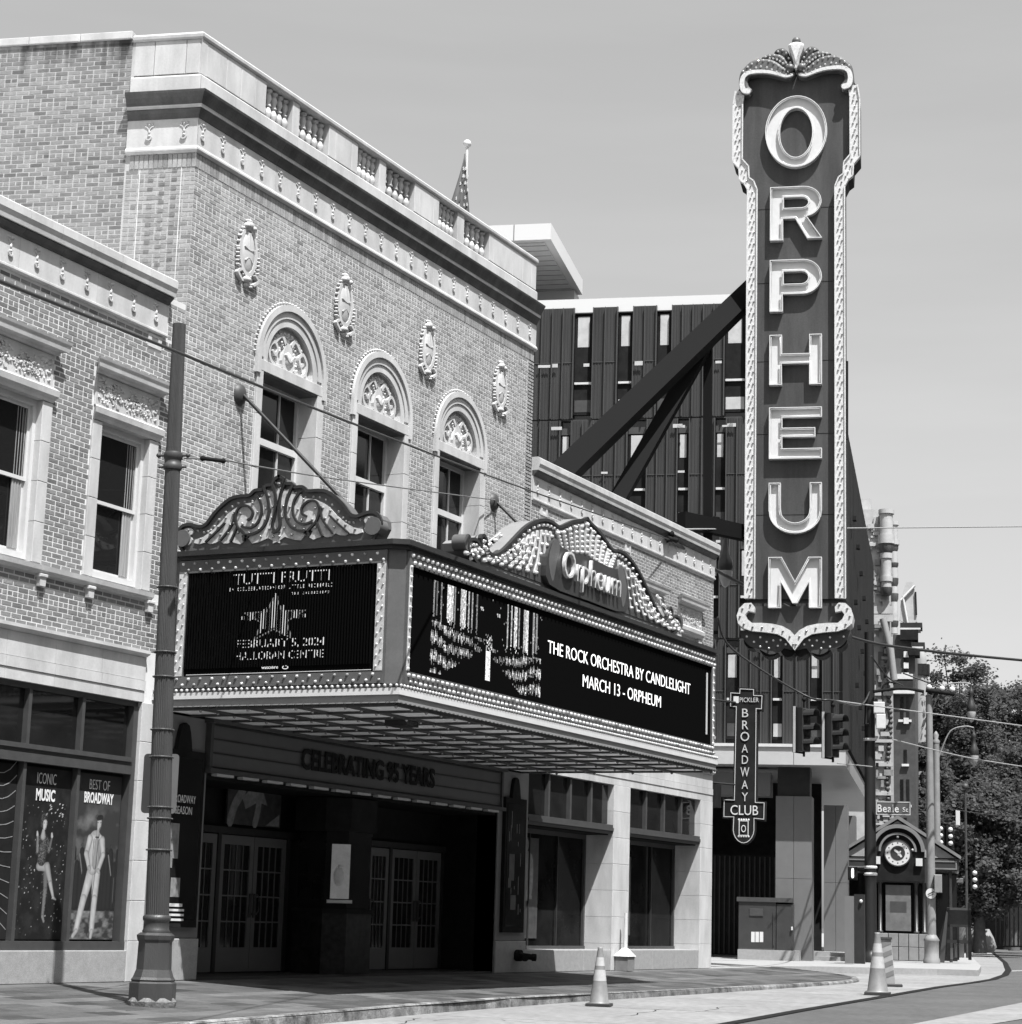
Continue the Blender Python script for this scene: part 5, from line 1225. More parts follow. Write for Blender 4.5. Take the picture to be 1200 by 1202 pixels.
leaf([(440, 102), (468, 85), (497, 80), (526, 85), (554, 102), (540, 150), (522, 200), (510, 265), (497, 290), (484, 265), (472, 200), (454, 150)], -.6, .30, BORD, 'centre_flame', mirror=False)
m = SG(); 
m = MB(); a, z = zk(497, 62); m.ball(SG(.1).P(a, z, 0), .13, 12, 8); m.ball(SG(.25).P(zk(455, 270)[0], zk(455, 270)[1], 0), .13, 10, 6); m.ball(SG(.25).P(-zk(455, 270)[0], zk(455, 270)[1], 0), .13, 10, 6); m.build('ball', CRN, crn)
# lower scroll
def zl(x, y): return ((x-508)/5.465/42.2, 9.68-((560+y/5.465)-714)/42.8)
lsc = link(None, 'lower_scroll', SO+UP*9, bs)
shp_ = [(255, 872), (258, 840), (235, 812), (192, 815), (158, 848), (143, 895), (152, 945), (190, 978), (240, 995), (330, 1003), (400, 1014), (450, 1042), (480, 1082), (508, 1118), (508, 1022), (480, 990), (430, 962), (370, 948), (300, 942), (240, 942), (212, 918), (198, 888), (215, 864)]
for s_ in (1, -1):
    P_ = [zl(*p) for p in shp_]; q_ = [(s_*a, b_) for a, b_ in P_]; q_ = q_[:13]+q_[13:]; m = SG(); m.prism(q_, -.7, .22); m.build('scroll', BORD, lsc)
    m = SG(.0); m.prism(closed([(s_*zl(*p)[0], zl(*p)[1]) for p in [(165, 985), (330, 1005), (450, 1045), (498, 1110), (440, 1100), (420, 1120), (350, 1140), (290, 1110), (230, 1090), (190, 1050)]], 3), -.75, .05); m.build('lower_lobe', SIGNF, lsc)
    for cx_, cz_, r_ in ((235, 1050, .22), (350, 1085, .30), (465, 1110, .2)):
        a, z = zl(cx_, cz_); m = MB(); o_ = SG().P(s_*a, z, -.7); e_ = SG().P(s_*a, z, .02); m.tube([o_, e_], r_, 16); m.build('lobe', SIGND, lsc)
    bm_ = SG(.06)
    for x, y in [(205, 1025), (250, 1060), (290, 1030), (330, 1060), (372, 1050), (418, 1048), (345, 1100), (400, 1085), (450, 1075), (290, 1090)]: a, z = zl(x, y); bm_.dome(s_*a, z, .0, .034, .06, n=6)
    bm_.build('bulb', BULB, lsc, kind='stuff')
    bm_ = SG(.22)
    for x, y in [(230, 825), (180, 850), (165, 900), (190, 950), (245, 968), (305, 970), (375, 975), (435, 995), (478, 1030), (500, 1080)]: a, z = zl(x, y); bm_.dome(s_*a, z, .0, .034, .05, n=6)
    bm_.build('dull_bulb', BULBD, lsc, kind='stuff')
# steel frame carrying the sign
fr_ = thing('sign_support_frame', (48, 1.5, 11), 'black steel truss beams running from the wing roof up to the vertical sign', 'steel frame')
def beam(p, q, wd, name='beam'):
    p, q = V(p), V(q); d = (q-p).normalized(); s_ = d.cross(E1); s_ = s_.normalized(); t = s_.cross(d)
    m = MB(); pts = []
    for e in (p, q):
        for a, b_ in ((-1, -1), (1, -1), (1, 1), (-1, 1)): pts.append(e+s_*wd/2*a+t*wd*.35*b_)
    m.addw(pts, [(0, 1, 5, 4), (1, 2, 6, 5), (2, 3, 7, 6), (3, 0, 4, 7), (3, 2, 1, 0), (4, 5, 6, 7)]); m.build(name, mat('black_steel', .007, .8, spec=.05), fr_)
pA = onY(655, 562, 1.2); pB = onX(885, 340, 55.2); beam(pA, pB+(pB-pA).normalized()*.5, .60)
pC = onY(718, 600, 1.2); pm = pA.lerp(pB, .80); pM = onX(838, 386, pm.x); beam(pC, pM, .42, 'brace')
pP = onX(831, 390, 52.6); pQ = onX(831, 640, 52.6); beam(pP, pQ, .24, 'post')
h1 = onX(800, 622, 51.5); h2 = onX(884, 628, 54.2); beam((h1.x, h1.y, h2.z), h2, .42, 'cross_beam'); beam(SO+E1*1.1+UP*10.6, SO+E1*1.1+UP*20, .25, 'post')
m = MB(); m.tube([onX(994, 424, 54.8), onX(994, 516, 54.8)], .05, 6); m.build('conduit', BLACK, fr_)

# ================================================================== BROADWAY CLUB SIGN
CS = onX(877, 900, 52.9); CG = lambda c=0.: MB(V((52.9, CS.y, 0))-E1*c, -E2, UP)
cs = thing('hanging_sign', (52.9, CS.y, 3.3), 'narrow black hanging sign with outline tubing reading BROADWAY CLUB', 'sign')
def zs(x, y): p = onB(840+x/6.012, 800+y/6.012, (52.9, CS.y, 0)); d = p-V((52.9, CS.y, 0)); return (d.dot(-E2), p.z)
ol = [(172, 50), (272, 55), (272, 97), (332, 99), (327, 196), (290, 194), (284, 852), (347, 855), (344, 975), (275, 968), (275, 1050), (270, 1078), (258, 1103), (240, 1125), (220, 1138), (200, 1142), (180, 1138), (158, 1125), (140, 1103), (129, 1078), (124, 1050), (128, 958), (58, 957), (60, 832), (132, 835), (146, 180), (105, 178), (107, 78), (170, 82)]
O_ = [zs(*p) for p in ol]
m = CG(); m.prism(inset(O_, -.035), -.30, 0); m.build('cabinet', BLACK, cs)
m = CG(); m.ring(O_, inset(O_, .018), 0, .025); m.build('outline_tube', mat('sign_tube', .42, .3), cs)
def ct(s_, x, y0, y1, wd, mm=None):
    a, z0_ = zs(x, y1); _, z1_ = zs(x, y0); a0 = zs(x-wd/2, y1)[0]; a1 = zs(x+wd/2, y1)[0]
    text(s_, CG(.012).P(a, z0_, 0), -E2, z1_-z0_, .012, mm or MATS['sign_tube'], cs, width=abs(a1-a0))
for ch_, y0, y1 in [('B', 188, 252), ('R', 272, 338), ('O', 352, 420), ('A', 442, 502), ('D', 518, 582), ('W', 602, 672), ('A', 695, 758), ('Y', 780, 845)]: ct(ch_, 208, y0, y1, 62 if ch_ in 'OW' else 44)
ct('CLUB', 203, 870, 942, 195, WHITE); ct('O', 199, 1010, 1064, 34, WHITE); ct('PICKLER', 238, 112, 146, 135)
m = CG()
def rect(a, b_, c_, d): p, q = zs(a, d), zs(c_, b_); return p[0], q[0], p[1], q[1]
x0_, x1_, z0_, z1_ = rect(128, 105, 165, 152); m.box(x0_, x1_, z0_, z1_, 0, .012)
x0_, x1_, z0_, z1_ = rect(165, 982, 234, 1088); m.ring([(x0_, z0_), (x1_, z0_), (x1_, z1_), (x0_, z1_)], [(x0_+.02, z0_+.02), (x1_-.02, z0_+.02), (x1_-.02, z1_-.02), (x0_+.02, z1_-.02)], 0, .012)
for k in range(5): x = x0_+(x1_-x0_)*k/4; m.dome(x, z1_+.02, 0, .03, .012); m.dome(x, z0_-.02, 0, .03, .012)
m.build('emblem', WHITE, cs)
m = MB(); q = CG(); m.tube([q.P(-.2, 4.8, -.15), V((51.9, .15, 4.8))], .03, 6); m.tube([q.P(-.2, 7.0, -.15), V((51.9, .15, 7.0))], .03, 6); m.build('bracket_arm', DARK, cs)
m = FR(); m.box(51.86, 52.3, 4.15, 4.75, -.35, .1); m.build('junction_box', BLACK, rw)

# ================================================================== MODERN BUILDING BEYOND THE CROSS STREET
mb_ = thing('glass_building', (G0.x+8, G0.y+4, 0), 'dark ribbed metal and glass building behind the vertical sign with pale canopy', 'building')
BF = lambda c=0.: MB(G0-E1*c, E2, UP, -E1)     # u = to the left, outward toward the camera
ROOFP = mat('white_roof_fascia', .55, .5)
PALE = mat('pale_metal_panel', .38, .4, var=.05); PALE2 = mat('grey_soffit_metal', .22, .45, var=.1); COLM = mat('grey_column_panel', .12, .45, var=.06)
SHADE = mat('white_shade_and_glint', .4, .5, var=.15)
m = BF(); m.box(-2.3, 14, 7.2, 18.1, -20, -.35); m.box(-2.3, 14, 18.1, 23.0, -1.5, -.35); m.build('core', mat('dark_glass_curtain', .02, .15, var=.4, vs=.6), mb_)
m = BF(); m.box(-2.3, 14, 23.0, 23.55, -1.5, -.3); m.build('roof_fascia', ROOFP, mb_)
FLR = [(18.95, 23.2, [(6.80, 7.46), (5.32, 5.85), (3.90, 4.42), (1.22, 1.95), (-.6, -.1)], (21.7, 22.85), (20.28, 20.36)),
       (14.75, 18.95, [(7.52, 7.88), (4.75, 5.42), (3.22, 3.60), (1.90, 2.26), (.2, .7), (-1.4, -.9)], (17.5, 18.35), (16.3, 16.38)),
       (10.95, 14.75, [(6.9, 7.5), (3.55, 4.1), (2.1, 2.5), (.95, 1.35), (-.6, 0)], (13.2, 14.1), (12.4, 12.48)),
       (7.25, 10.95, [(5.0, 5.6), (2.9, 3.3), (1.35, 1.8), (-.15, .2), (-1.5, -1.1)], (9.6, 10.4), (8.8, 8.88))]
for z0_, z1_, gaps, win_, line_ in FLR:
    gaps = sorted(gaps); e = [-2.3]+[x for g_ in gaps for x in g_]+[14]
    for a, b_ in zip(e[::2], e[1::2]):
        k = max(1, round((b_-a)/1.6))
        for j in range(k):
            x0_ = a+(b_-a)*j/k; x1_ = a+(b_-a)*(j+1)/k
            m = BF(); m.box(x0_+.01, x1_-.01, z0_+.02, z1_-.03, -.2, -.16); o = m.build('facade_panel', PERF, mb_)
            m = BF(); n_ = max(2, round((x1_-x0_)/.40))
            for i in range(n_+1): x = x0_+.03+(x1_-x0_-.06)*i/n_; m.box(x-.014, x+.014, z0_+.03, z1_-.05, -.159, -.04)
            m.build('rib', mat('rib_grey_metal', .045, .5), o)
            m = BF()
            for i in range(n_*4): x = x0_+.03+(x1_-x0_-.06)*i/(n_*4); m.box(x, x+.03, z0_+.03, z1_-.05, -.159, -.145)
            m.build('fine_fin', PERF, o, kind='stuff')
            m = BF(); m.box(x0_+.01, x1_-.01, (z0_+z1_)/2, (z0_+z1_)/2+.03, -.16, -.13); m.build('panel_joint', MATS['rib_grey_metal'], o)
    for i, (a, b_) in enumerate(gaps):
        w0, w1 = (a+.05, b_-(.1 if b_-a > .5 else .05)); m = BF(); m.box(a, b_, z0_+.2, z1_-.3, -.3, -.27); o = m.build('window', BLACK, mb_)
        m = BF(); m.box(w0+(b_-a)*.12, w1, win_[0], win_[1], -.269, -.26); m.build('window_shade', SHADE, o)
        m = BF(); m.box(a+.02, b_-.02, line_[0], line_[1], -.27, -.2); m.build('bright_rail', WHITE, o)
        m = BF(); m.box(a, b_, win_[1]+.05, z1_-.3, -.269, -.24); m.build('spandrel', FRAME, o)
        m = BF(); m.box(a+.03, b_-.03, z0_+.3, z0_+.75, -.268, -.26); m.build('lower_shade', SHADE if i % 2 else FRAME, o)
for z in (23.0, 18.96, 14.76, 10.96): m = BF(); m.box(-2.3, 14, z-.04, z+.0, -.34, -.205); m.build('floor_line', FRAME, mb_)
m = BF(); rq = random.Random(61)
for z in (18.55, 14.35, 10.5, 20.9, 16.9):
    for k in range(6): b0_ = rq.uniform(-2, 9); m.box(b0_, b0_+rq.uniform(.15, .5), z, z+rq.uniform(.05, .16), -.04, -.03)
m.build('painted_glint_strip', SHADE, mb_, kind='stuff')  # random glints painted as pale strips over the cladding, in the blinds' material
# long side wall running away from the camera
SW = MB(B(0, -2.42), E1, UP); SW.box(0, 27.7, 7.2, 18.25, -.2, .0); SW.build('side_cladding', mat('side_cladding_metal', .035, .9, spec=.0, var=.25, vs=1.0, stretch=(1, 1, .2)), mb_)
m = MB(B(0, -2.42), E1, UP)
for i in range(24): x = 1.15*i+.2; m.box(x-.03, x+.03, 7.25, 18.2, .0, .015)
m.build('side_rib', DARK, mb_)
m = MB(B(0, -2.42), E1, UP); rq = random.Random(9)
for i in range(9):
    for j in range(3): m.box(2+3.0*i+j*.9, 2.35+3.0*i+j*.9, 15.5-i*.5-j*2.9, 15.65-i*.5-j*2.9, .071, .2)
m.build('side_lamp', BLACK, mb_)
m = BF(); m.box(-2.1, 14, 7.2, 18.2, -28, -20.02); m.build('rear_block', DARK, mb_)
# canopy
m = BF(); m.box(-2.35, 14, 6.50, 7.12, -27.5, .9); m.build('canopy', PALE2, mb_)
for i in range(9):
    m = BF(); m.box(-2.37+1.75*i+.01, -2.37+1.75*(i+1)-.01, 6.5, 7.1, .901, .96); m.build('canopy_panel', PALE, mb_)
m = BF(); m.box(-2.4, 14, 7.1, 7.2, -.2, 1.02); m.build('canopy_lip', METAL_L, mb_)
m = BF(); m.box(.25, 14, 5.5, 6.3, -1.2, -.2); m.build('inner_beam', COLM, mb_)
m = BF(); m.box(-1.1, 0, 5.5, 6.5, -1.1, -.1); m.build('column_head', DARK, mb_)
def col(b0, b1, c1, dp, nm='column'):
    o = None
    for k, (z0_, z1_) in enumerate(((0, 2.72), (2.73, 5.5))):
        mid = (b0+b1)/2
        for p, q in ((b0, mid-.006), (mid+.006, b1)):
            m = BF(); m.box(p, q, z0_, z1_, c1-dp, c1); m.build('column_panel', COLM, mb_)
col(-1.17, .05, 0, 1.2); col(-2.15, -1.3, -5, 1.2); col(-2.15, -1.3, -12, 1.2)
m = BF(); m.box(-1.0, 14, 0, 6.5, -9, -8.5); m.build('lobby_wall', BLACK, mb_)
m = BF(); m.box(.3, 14, .1, 3.6, -4.0, -3.9); sf_ = m.build('screen_backing', BLACK, mb_)
m = BF()
for i in range(26): m.box(.35+.18*i, .40+.18*i, .1, 3.55, -3.899, -3.84)
m.build('screen_slat', DARK, mb_)
for z0_, z1_, a in ((0, .14, 0), (.14, .28, .5)): m = BF(); m.box(-2.3, .2, z0_, z1_, -7, -2-a); m.build('step', CONCW, mb_)
# rooftop canopy
m = BF(); m.box(8.42, 20, 25.8, 26.42, -7, 0); m.build('rooftop_canopy', ROOFP, mb_)
m = BF(); m.box(8.7, 20, 25.77, 25.799, -6.7, -.3); m.build('rooftop_soffit', METAL_L, mb_)
m = BF()
for i in range(11): m.box(8.72, 20, 25.755, 25.768, -.6-.6*i, -.62-.6*i)
m.build('soffit_joint', COLM, mb_)
m = BF(); m.box(8.6, 20, 18, 25.76, -20, -6.2); m.build('penthouse', PALE, mb_)
m = BF(); m.box(9.8, 9.83, 25.8, 26.42, .0, .01); m.build('canopy_seam', COLM, mb_)

# ================================================================== ORNATE BUILDING AND DARK BLOCK FARTHER ALONG
P3 = B(30, -2.6); Q3 = lambda x, y, P=P3: onB(x, y, P)
def L3(x, y, P=P3): d = Q3(x, y, P)-P; return d.dot(E2), Q3(x, y, P).z
F3 = lambda P=P3, c=0.: MB(V((P.x, P.y, 0))-E1*c, E2, UP, -E1)
ob = thing('ornate_building', tuple(B(32, -1.5)), 'white ornate facade with stacked round bays and dark corbels far beyond the dark building', 'building')
WST = mat('white_facade_stone', .36, .6, var=.15)
a0, z0_ = L3(1050, 1090); a1, z1_ = L3(1016, 598)
m = F3(); m.box(L3(1046, 900)[0], a1+1.0, 0, z1_, -14, 0); m.build('wall', WST, ob)
m = F3(); x_, z_ = L3(1014, 583); m.box(L3(1022, 583)[0], x_+.6, z1_, z_, -3, -.5); m.build('parapet_block', WST, ob)
def turret(px, r, lv, P=P3, col_=None):
    for (y0, y1, rr_, dk) in lv:
        p = Q3(px, y1, P)-E1*.3; q = Q3(px, y0, P); m = MB(); h = q.z-p.z
        prof = [(r*rr_, 0), (r*rr_, h)] if not dk else [(r*rr_*.7, 0), (r*rr_*.95, h*.4), (r*rr_, h)]
        m.lathe((p.x, p.y, p.z), prof, 14); m.build('corbel' if dk else 'bay_drum', STONE_C if dk else WST, ob)
s3 = (Q3(1041, 700)-Q3(1031, 700)).length/10    # metres per photo pixel there
turret(1041, 9*s3, [(600, 605, 1.05, 0), (605, 630, .86, 0), (630, 640, 1.12, 0), (640, 651, 1.0, 1), (651, 657, .8, 0), (657, 678, .66, 0), (678, 684, .8, 0), (684, 691, .66, 0), (691, 700, .8, 1)])
turret(1050, 6*s3, [(614, 618, 1, 0), (618, 636, .75, 0), (636, 641, 1.1, 0), (641, 649, .9, 1), (649, 662, .75, 0), (662, 668, .9, 1), (668, 680, .8, 0), (680, 690, .9, 1), (690, 698, .8, 0), (698, 708, .9, 1), (708, 730, .8, 0), (730, 738, .9, 1), (738, 745, .8, 0)], B(33, -2.9))
m = F3(); 
for i, (y0, y1) in enumerate([(712, 721), (722, 730), (748, 756), (811, 817), (868, 872), (895, 900), (930, 934)]):
    p = L3(1046, y1); q = L3(1018, y0); m = F3(); m.box(p[0]-.1, q[0], p[1], q[1], 0, .18); m.build('string_course', WST, ob)
m = F3(); 
for y in range(752, 1000, 6):
    p = L3(1046-2*math.sin(y*.05)-(3 if y < 800 else 0), y); m.dome(p[0]+.1, p[1], .0, .13, .2, n=6)
m.build('carved_edge', STONE_C, ob, kind='stuff')
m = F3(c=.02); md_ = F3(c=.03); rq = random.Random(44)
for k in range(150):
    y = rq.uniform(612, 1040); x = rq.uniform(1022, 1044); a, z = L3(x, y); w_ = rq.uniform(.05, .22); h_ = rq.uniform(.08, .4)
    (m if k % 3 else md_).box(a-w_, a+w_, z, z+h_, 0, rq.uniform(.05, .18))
m.build('relief', WST, ob, kind='stuff'); md_.build('relief_shadowed', mat('shadow_tone_relief', .2, .7, var=.4), ob, kind='stuff')  # some blocks take a darker tone: carving shade put into their colour
m = F3(); m.box(L3(1040, 800)[0], L3(1036, 800)[0], L3(0, 808)[1], L3(0, 765)[1], 0, .02)
for y0, y1 in ((765, 806), (825, 860), (880, 892), (938, 985)): p = L3(1039, y1); q = L3(1031, y0); m.box(p[0], q[0], p[1], q[1], .0, .03)
m.build('window_opening', mat('ornate_window', .12, .3), ob)
m = MB(); m.tube([Q3(1037, 728)-E1*.5, Q3(1046, 765)-E1*.5, Q3(1050, 800)-E1*.5], .17, 8); m.build('stair_rail_brace', PALE2, ob)
P4 = B(36, -3.6)
db = thing('dark_corner_building', tuple(B(40, -4)), 'dark brick building with heavy projecting cornices behind the ornate white facade', 'building')
m = F3(P4); a, z = L3(1074, 745, P4); al = L3(1046, 745, P4)[0]; m.box(a, al, 0, z, -12, 0); m.build('wall', mat('dark_red_brick', .04, .8, var=.3), db)
for y0, y1, xr, xl, mm in ((732, 738, 1083, 1057, DARK), (738, 740, 1081, 1057, METAL_L), (740, 752, 1078, 1057, BLACK), (755, 760, 1086, 1070, DARK), (760, 762, 1084, 1071, METAL_L), (762, 770, 1080, 1066, BLACK), (792, 798, 1072, 1050, METAL_L), (800, 808, 1072, 1050, DARK), (811, 815, 1074, 1049, METAL_L)):
    p = L3(xr, y1, P4); q = L3(xl, y0, P4); m = F3(P4); m.box(p[0], q[0], p[1], q[1], -1, .35); m.build('cornice', mm, db)
for (x, y0, y1) in [(1063, 772, 790), (1066, 818, 845), (1059, 818, 845), (1063, 880, 897), (1059, 915, 945), (1066, 915, 945), (1063, 960, 990)]:
    p = L3(x+2, y1, P4); q = L3(x-2, y0, P4); m = F3(P4); m.box(p[0], q[0], p[1], q[1], 0, .03); o = m.build('window', GLASS, db)
    m = F3(P4); m.box(p[0]-.1, q[0]+.1, p[1]-.12, p[1], 0, .15); m.build('sill', METAL_L, o)
m = F3(P4); 
for y in (772, 785, 850): p = L3(1067, y, P4); m.box(p[0], p[0]+.25, p[1], p[1]+.3, 0, .2)
m.build('block_ornament', METAL_L, db)
bbd = thing('roof_billboard', tuple(B(38, -3.6, 15)), 'pale roof top board seen edge on above the dark cornices', 'billboard')
P5 = B(38, -3.8); m = F3(P5); pl = [L3(x, y, P5) for x, y in [(1058, 702), (1064, 683), (1073, 683), (1077, 730), (1066, 733), (1056, 728)]]; m.prism(pl, -.2, 0); m.build('panel', WST, bbd)
m = F3(P5); pl = [L3(x, y, P5) for x, y in [(1074, 695), (1076, 695), (1077, 722), (1075, 722)]]; m.prism(pl, 0, .1); m.build('dark_side', BLACK, bbd)
m = MB(); m.tube([onB(1058, 705, P5)-E1*.1, onB(1074, 688, P5)-E1*.1], .07, 6); m.tube([onB(1066, 733, P5)-E1*.1, onB(1060, 700, P5)-E1*.1], .06, 6); m.build('brace', METAL_L, bbd)
tw = thing('domed_tower', tuple(B(60, -8)), 'small hazy domed tower between the dark building and the trees', 'tower')
P6 = B(60, -8); s6 = (onB(1085, 800, P6)-onB(1075, 800, P6)).length/10
p = onB(1083, 860, P6); h = lambda y: onB(1083, y, P6).z-p.z
m = MB(); m.lathe((p.x, p.y, 0), [(8*s6, 0), (8*s6, p.z+h(800)), (6.5*s6, p.z+h(795)), (6*s6, p.z+h(775)), (4.5*s6, p.z+h(768)), (1*s6, p.z+h(763))], 12); m.build('shaft', mat('hazy_tower', .24, .8), tw)
m = MB(); 
for k in range(8): t = k*math.pi/4; m.box(p.x+6.2*s6*math.cos(t)-.15, p.x+6.2*s6*math.cos(t)+.15, p.z+h(793), p.z+h(780), -(p.y+6.2*s6*math.sin(t))-.15, -(p.y+6.2*s6*math.sin(t))+.15)
m.build('tower_opening', DARK, tw)

# ================================================================== CLOCK SHELTER
KP = V((77, 1.5, 0)); KF = lambda c=0.: MB(KP-E1*c, E2, UP, -E1)
ks = thing('clock_shelter', (77, 1.5, 0), 'small gabled street shelter with an arched front and round clock behind the pale lamp post', 'shelter')
ROOFM = mat('grey_shelter_roof', .16, .5, var=.15); KD = mat('shelter_dark_green', .03, .4, var=.2)
kc = .55
m = KF(); m.prism([(2.62, 3.78), (-1.55, 3.78), (kc, 5.12)], -3.2, 0); m.build('gable', mat('gable_panel', .26, .5, var=.1), ks)
m = KF(); m.prism([(2.85, 3.74), (2.85, 3.86), (kc, 5.32), (-1.75, 3.86), (-1.75, 3.74), (kc, 5.18)], -3.4, .15); m.build('roof', ROOFM, ks)
m = KF(); m.box(-1.68, 2.78, 3.30, 3.74, -3.2, .05); m.build('fascia', KD, ks)
m = KF()
for a, b_ in ((-1.6, -.6), (1.7, 2.7)): m.ring([(a, 3.36), (b_, 3.36), (b_, 3.68), (a, 3.68)], [(a+.05, 3.41), (b_-.05, 3.41), (b_-.05, 3.63), (a+.05, 3.63)], .05, .075)
m.build('fascia_panel', ROOFM, ks)
m = KF(); m.prism([(kc+.98*math.cos(t*math.pi/20), 3.98+.98*math.sin(t*math.pi/20)) for t in range(21)]+[(kc-.98, 2.9), (kc+.98, 2.9)], .05, .14); m.build('arch_back', BLACK, ks)
m = KF(); m.arc(kc, 3.98, .86, 1.0, 0, math.pi, .1, .30, 24); m.build('arch_band', ROOFM, ks); m = KF(); m.arc(kc, 3.98, .62, .70, 0, math.pi, .1, .22, 24); m.build('inner_arch', ROOFM, ks)
m = KF(.16); m.prism([(kc+.46*math.cos(t*math.pi/14), 3.92+.46*math.sin(t*math.pi/14)) for t in range(28)], 0, .06); ck = m.build('clock', WHITE, ks)
m = KF(.22); m.prism([(kc+.27*math.cos(t*math.pi/12), 3.92+.27*math.sin(t*math.pi/12)) for t in range(24)], 0, .01); m.build('clock_centre', KD, ck)
m = KF(.232); m.ribbon([(kc-.12, 3.80), (kc-.03, 3.92), (kc+.1, 4.02)], .08, 0, .01, n=3); m.ribbon([(kc-.1, 3.98), (kc-.02, 3.85)], .05, 0, .01, n=2); m.build('clock_emblem', METAL_L, ck)
m = KF(.222)
for k in range(12): t = k*math.pi/6; m.dome(kc+.37*math.cos(t), 3.92+.37*math.sin(t), 0, .03, .01, n=5, rings=1)
m.arc(kc, 3.92, .46, .50, 0, 2*math.pi, -.07, .02, 28); m.build('clock_rim', KD, ck)
m = KF(.15)
for a, z in ((kc, 4.52), (kc-.55, 4.05)): m.dome(a, z, 0, .06, .05)
for a, z in ((kc-.78, 3.62), (kc+.76, 3.66)): m.box(a-.12, a+.12, z-.16, z+.12, 0, .12)
m.build('lamp', WHITE, ks)
for a in (kc-.66, kc+.66, kc-.95, kc+.95, 2.45, -1.35):
    m = MB(); q = KF().P(a, 0, -.1); zt = 2.95 if abs(a-kc) < 1 else 3.3; m.lathe((q.x, q.y, 1.0 if abs(a-kc) < 1 else 0), [(.10, 0), (.10, .08), (.065, .1), (.06, zt-1.2), (.09, zt-1.12), (.09, zt-1.0)] if abs(a-kc) < 1 else [(.06, 0), (.06, zt)], 10); m.build('column', KD, ks)
m = KF(); m.box(kc-1.1, kc+1.1, 2.85, 3.3, -.5, .1); m.box(kc-.45, kc+.45, 2.88, 3.12, .1, .13); m.build('header', KD, ks)
m = KF(); m.box(kc-.46, kc+.46, 1.08, 2.75, -.12, -.06); m.build('map_panel', mat('map_panel_grey', .13, .25, var=.25, vs=2), ks)
m = KF(); m.box(kc-.3, kc+.3, 1.75, 2.15, -.06, -.055); m.build('notice', FRAME, ks)
m = KF(); m.box(kc-1.1, kc+1.1, .0, .995, -.5, -.03); m.build('base_core', FRAME, ks)
for i in range(6):
    for j in range(2): m = KF(); m.bev(kc-1.1+.367*i+.012, kc-1.1+.367*(i+1)-.012, .02+.49*j, .02+.49*(j+1)-.02, -.03, .02, .008); m.build('base_tile', mat('base_tile_stone', .19, .6, var=.15), ks)
m = KF(); m.box(-1.6, 2.7, .0, 3.3, -3.2, -3.1); m.build('rear_glazing', GLASS, ks)

# ================================================================== POLES AND SIGNALS
def vpole(name, x, y, ztop, r0_, r1_, m_, lab, cat='pole', group=None, base=None, n=14, lean=(0, 0)):
    p = onZ(x, y, 0); t = thing(name, (p.x, p.y, 0), lab, cat, group); mb = MB()
    mb.tube([(p.x, p.y, 0), (p.x+lean[0], p.y+lean[1], ztop)], r0_, n, r1_); mb.build('shaft', m_, t)
    if base: mb = MB(); mb.lathe((p.x, p.y, 0), base, 8); mb.build('base', m_, t)
    return t, p
def pole_off(z):
    T = [(vz(y, fpx), x) for y, x in ((1076, 184.6), (860, 190.6), (700, 196.2), (540, 203.2), (381, 210.6))]
    if z <= T[0][0]: return V((0, 0, 0))
    for (za, xa), (zb_, xb) in zip(T, T[1:]):
        if z <= zb_+.5:
            x = xa+(xb-xa)*(z-za)/(zb_-za); A = V((fpx.x, fpx.y, z))-CAM; nat = 600+FOC*A.dot(cr)/A.dot(cf)
            return V((cr.x, cr.y, 0))*((x-nat)*A.dot(cf)/FOC)
    return V((0, 0, 0))
def zat(x, y, P): d = ray(x, y); P = V(P); t = ((P-CAM).dot(cf))/d.dot(cf); return (CAM+d*t)
# near fluted pole
fpx = onS(178, 1181); kk = (fpx-CAM).dot(cf)/26.375; HZ = lambda y: vz(y, fpx); b0 = fpx.z; fp = thing('street_pole', (fpx.x, fpx.y, 0), 'thick fluted grey green street pole with octagonal pedestal in front of the left wing', 'pole')
m = MB(); ns = 32; lean = V((-.03, .15, 0)); vs = []; ztop_ = HZ(381); z1_ = HZ(1076); sgm = [(z1_, .150*kk), (vz(860, fpx), .135*kk), (vz(700, fpx), .112*kk), (vz(540, fpx), .102*kk), (ztop_, .088*kk)]
for z, r in sgm:
    for j in range(ns*2): t = math.pi*j/ns; rr_ = r*(1-.055*(j % 2)); c_ = fpx+pole_off(z+.001); vs.append((c_.x+rr_*math.cos(t), c_.y+rr_*math.sin(t), z))
m.addw(vs, [(i*2*ns+j, i*2*ns+(j+1) % (2*ns), (i+1)*2*ns+(j+1) % (2*ns), (i+1)*2*ns+j) for i in range(4) for j in range(2*ns)]); m.addw(vs[-2*ns:], [tuple(range(2*ns))]); m.build('shaft', POLE, fp)
m = MB(); m.lathe((fpx.x, fpx.y, b0), [(r_*kk, HZ(y_)-b0) for r_, y_ in [(.30, 1175), (.30, 1154), (.275, 1152), (.285, 1150), (.26, 1147), (.225, 1138), (.215, 1106), (.235, 1103), (.245, 1098), (.20, 1095)]], 8, smooth=False); m.build('pedestal', POLE, fp)
m = MB(); m.lathe((fpx.x, fpx.y, b0), [(r_*kk, HZ(y_)-b0) for r_, y_ in [(.17, 1096), (.18, 1093), (.165, 1091), (.16, 1082), (.178, 1080), (.178, 1076), (.15, 1074)]], 24); m.build('neck', POLE, fp)
m = MB(); m.lathe((fpx.x, fpx.y, b0-.02), [(.31*kk, 0), (.32*kk, .08), (.29*kk, .13)], 9, smooth=False); m.build('footing', KERB, fp)
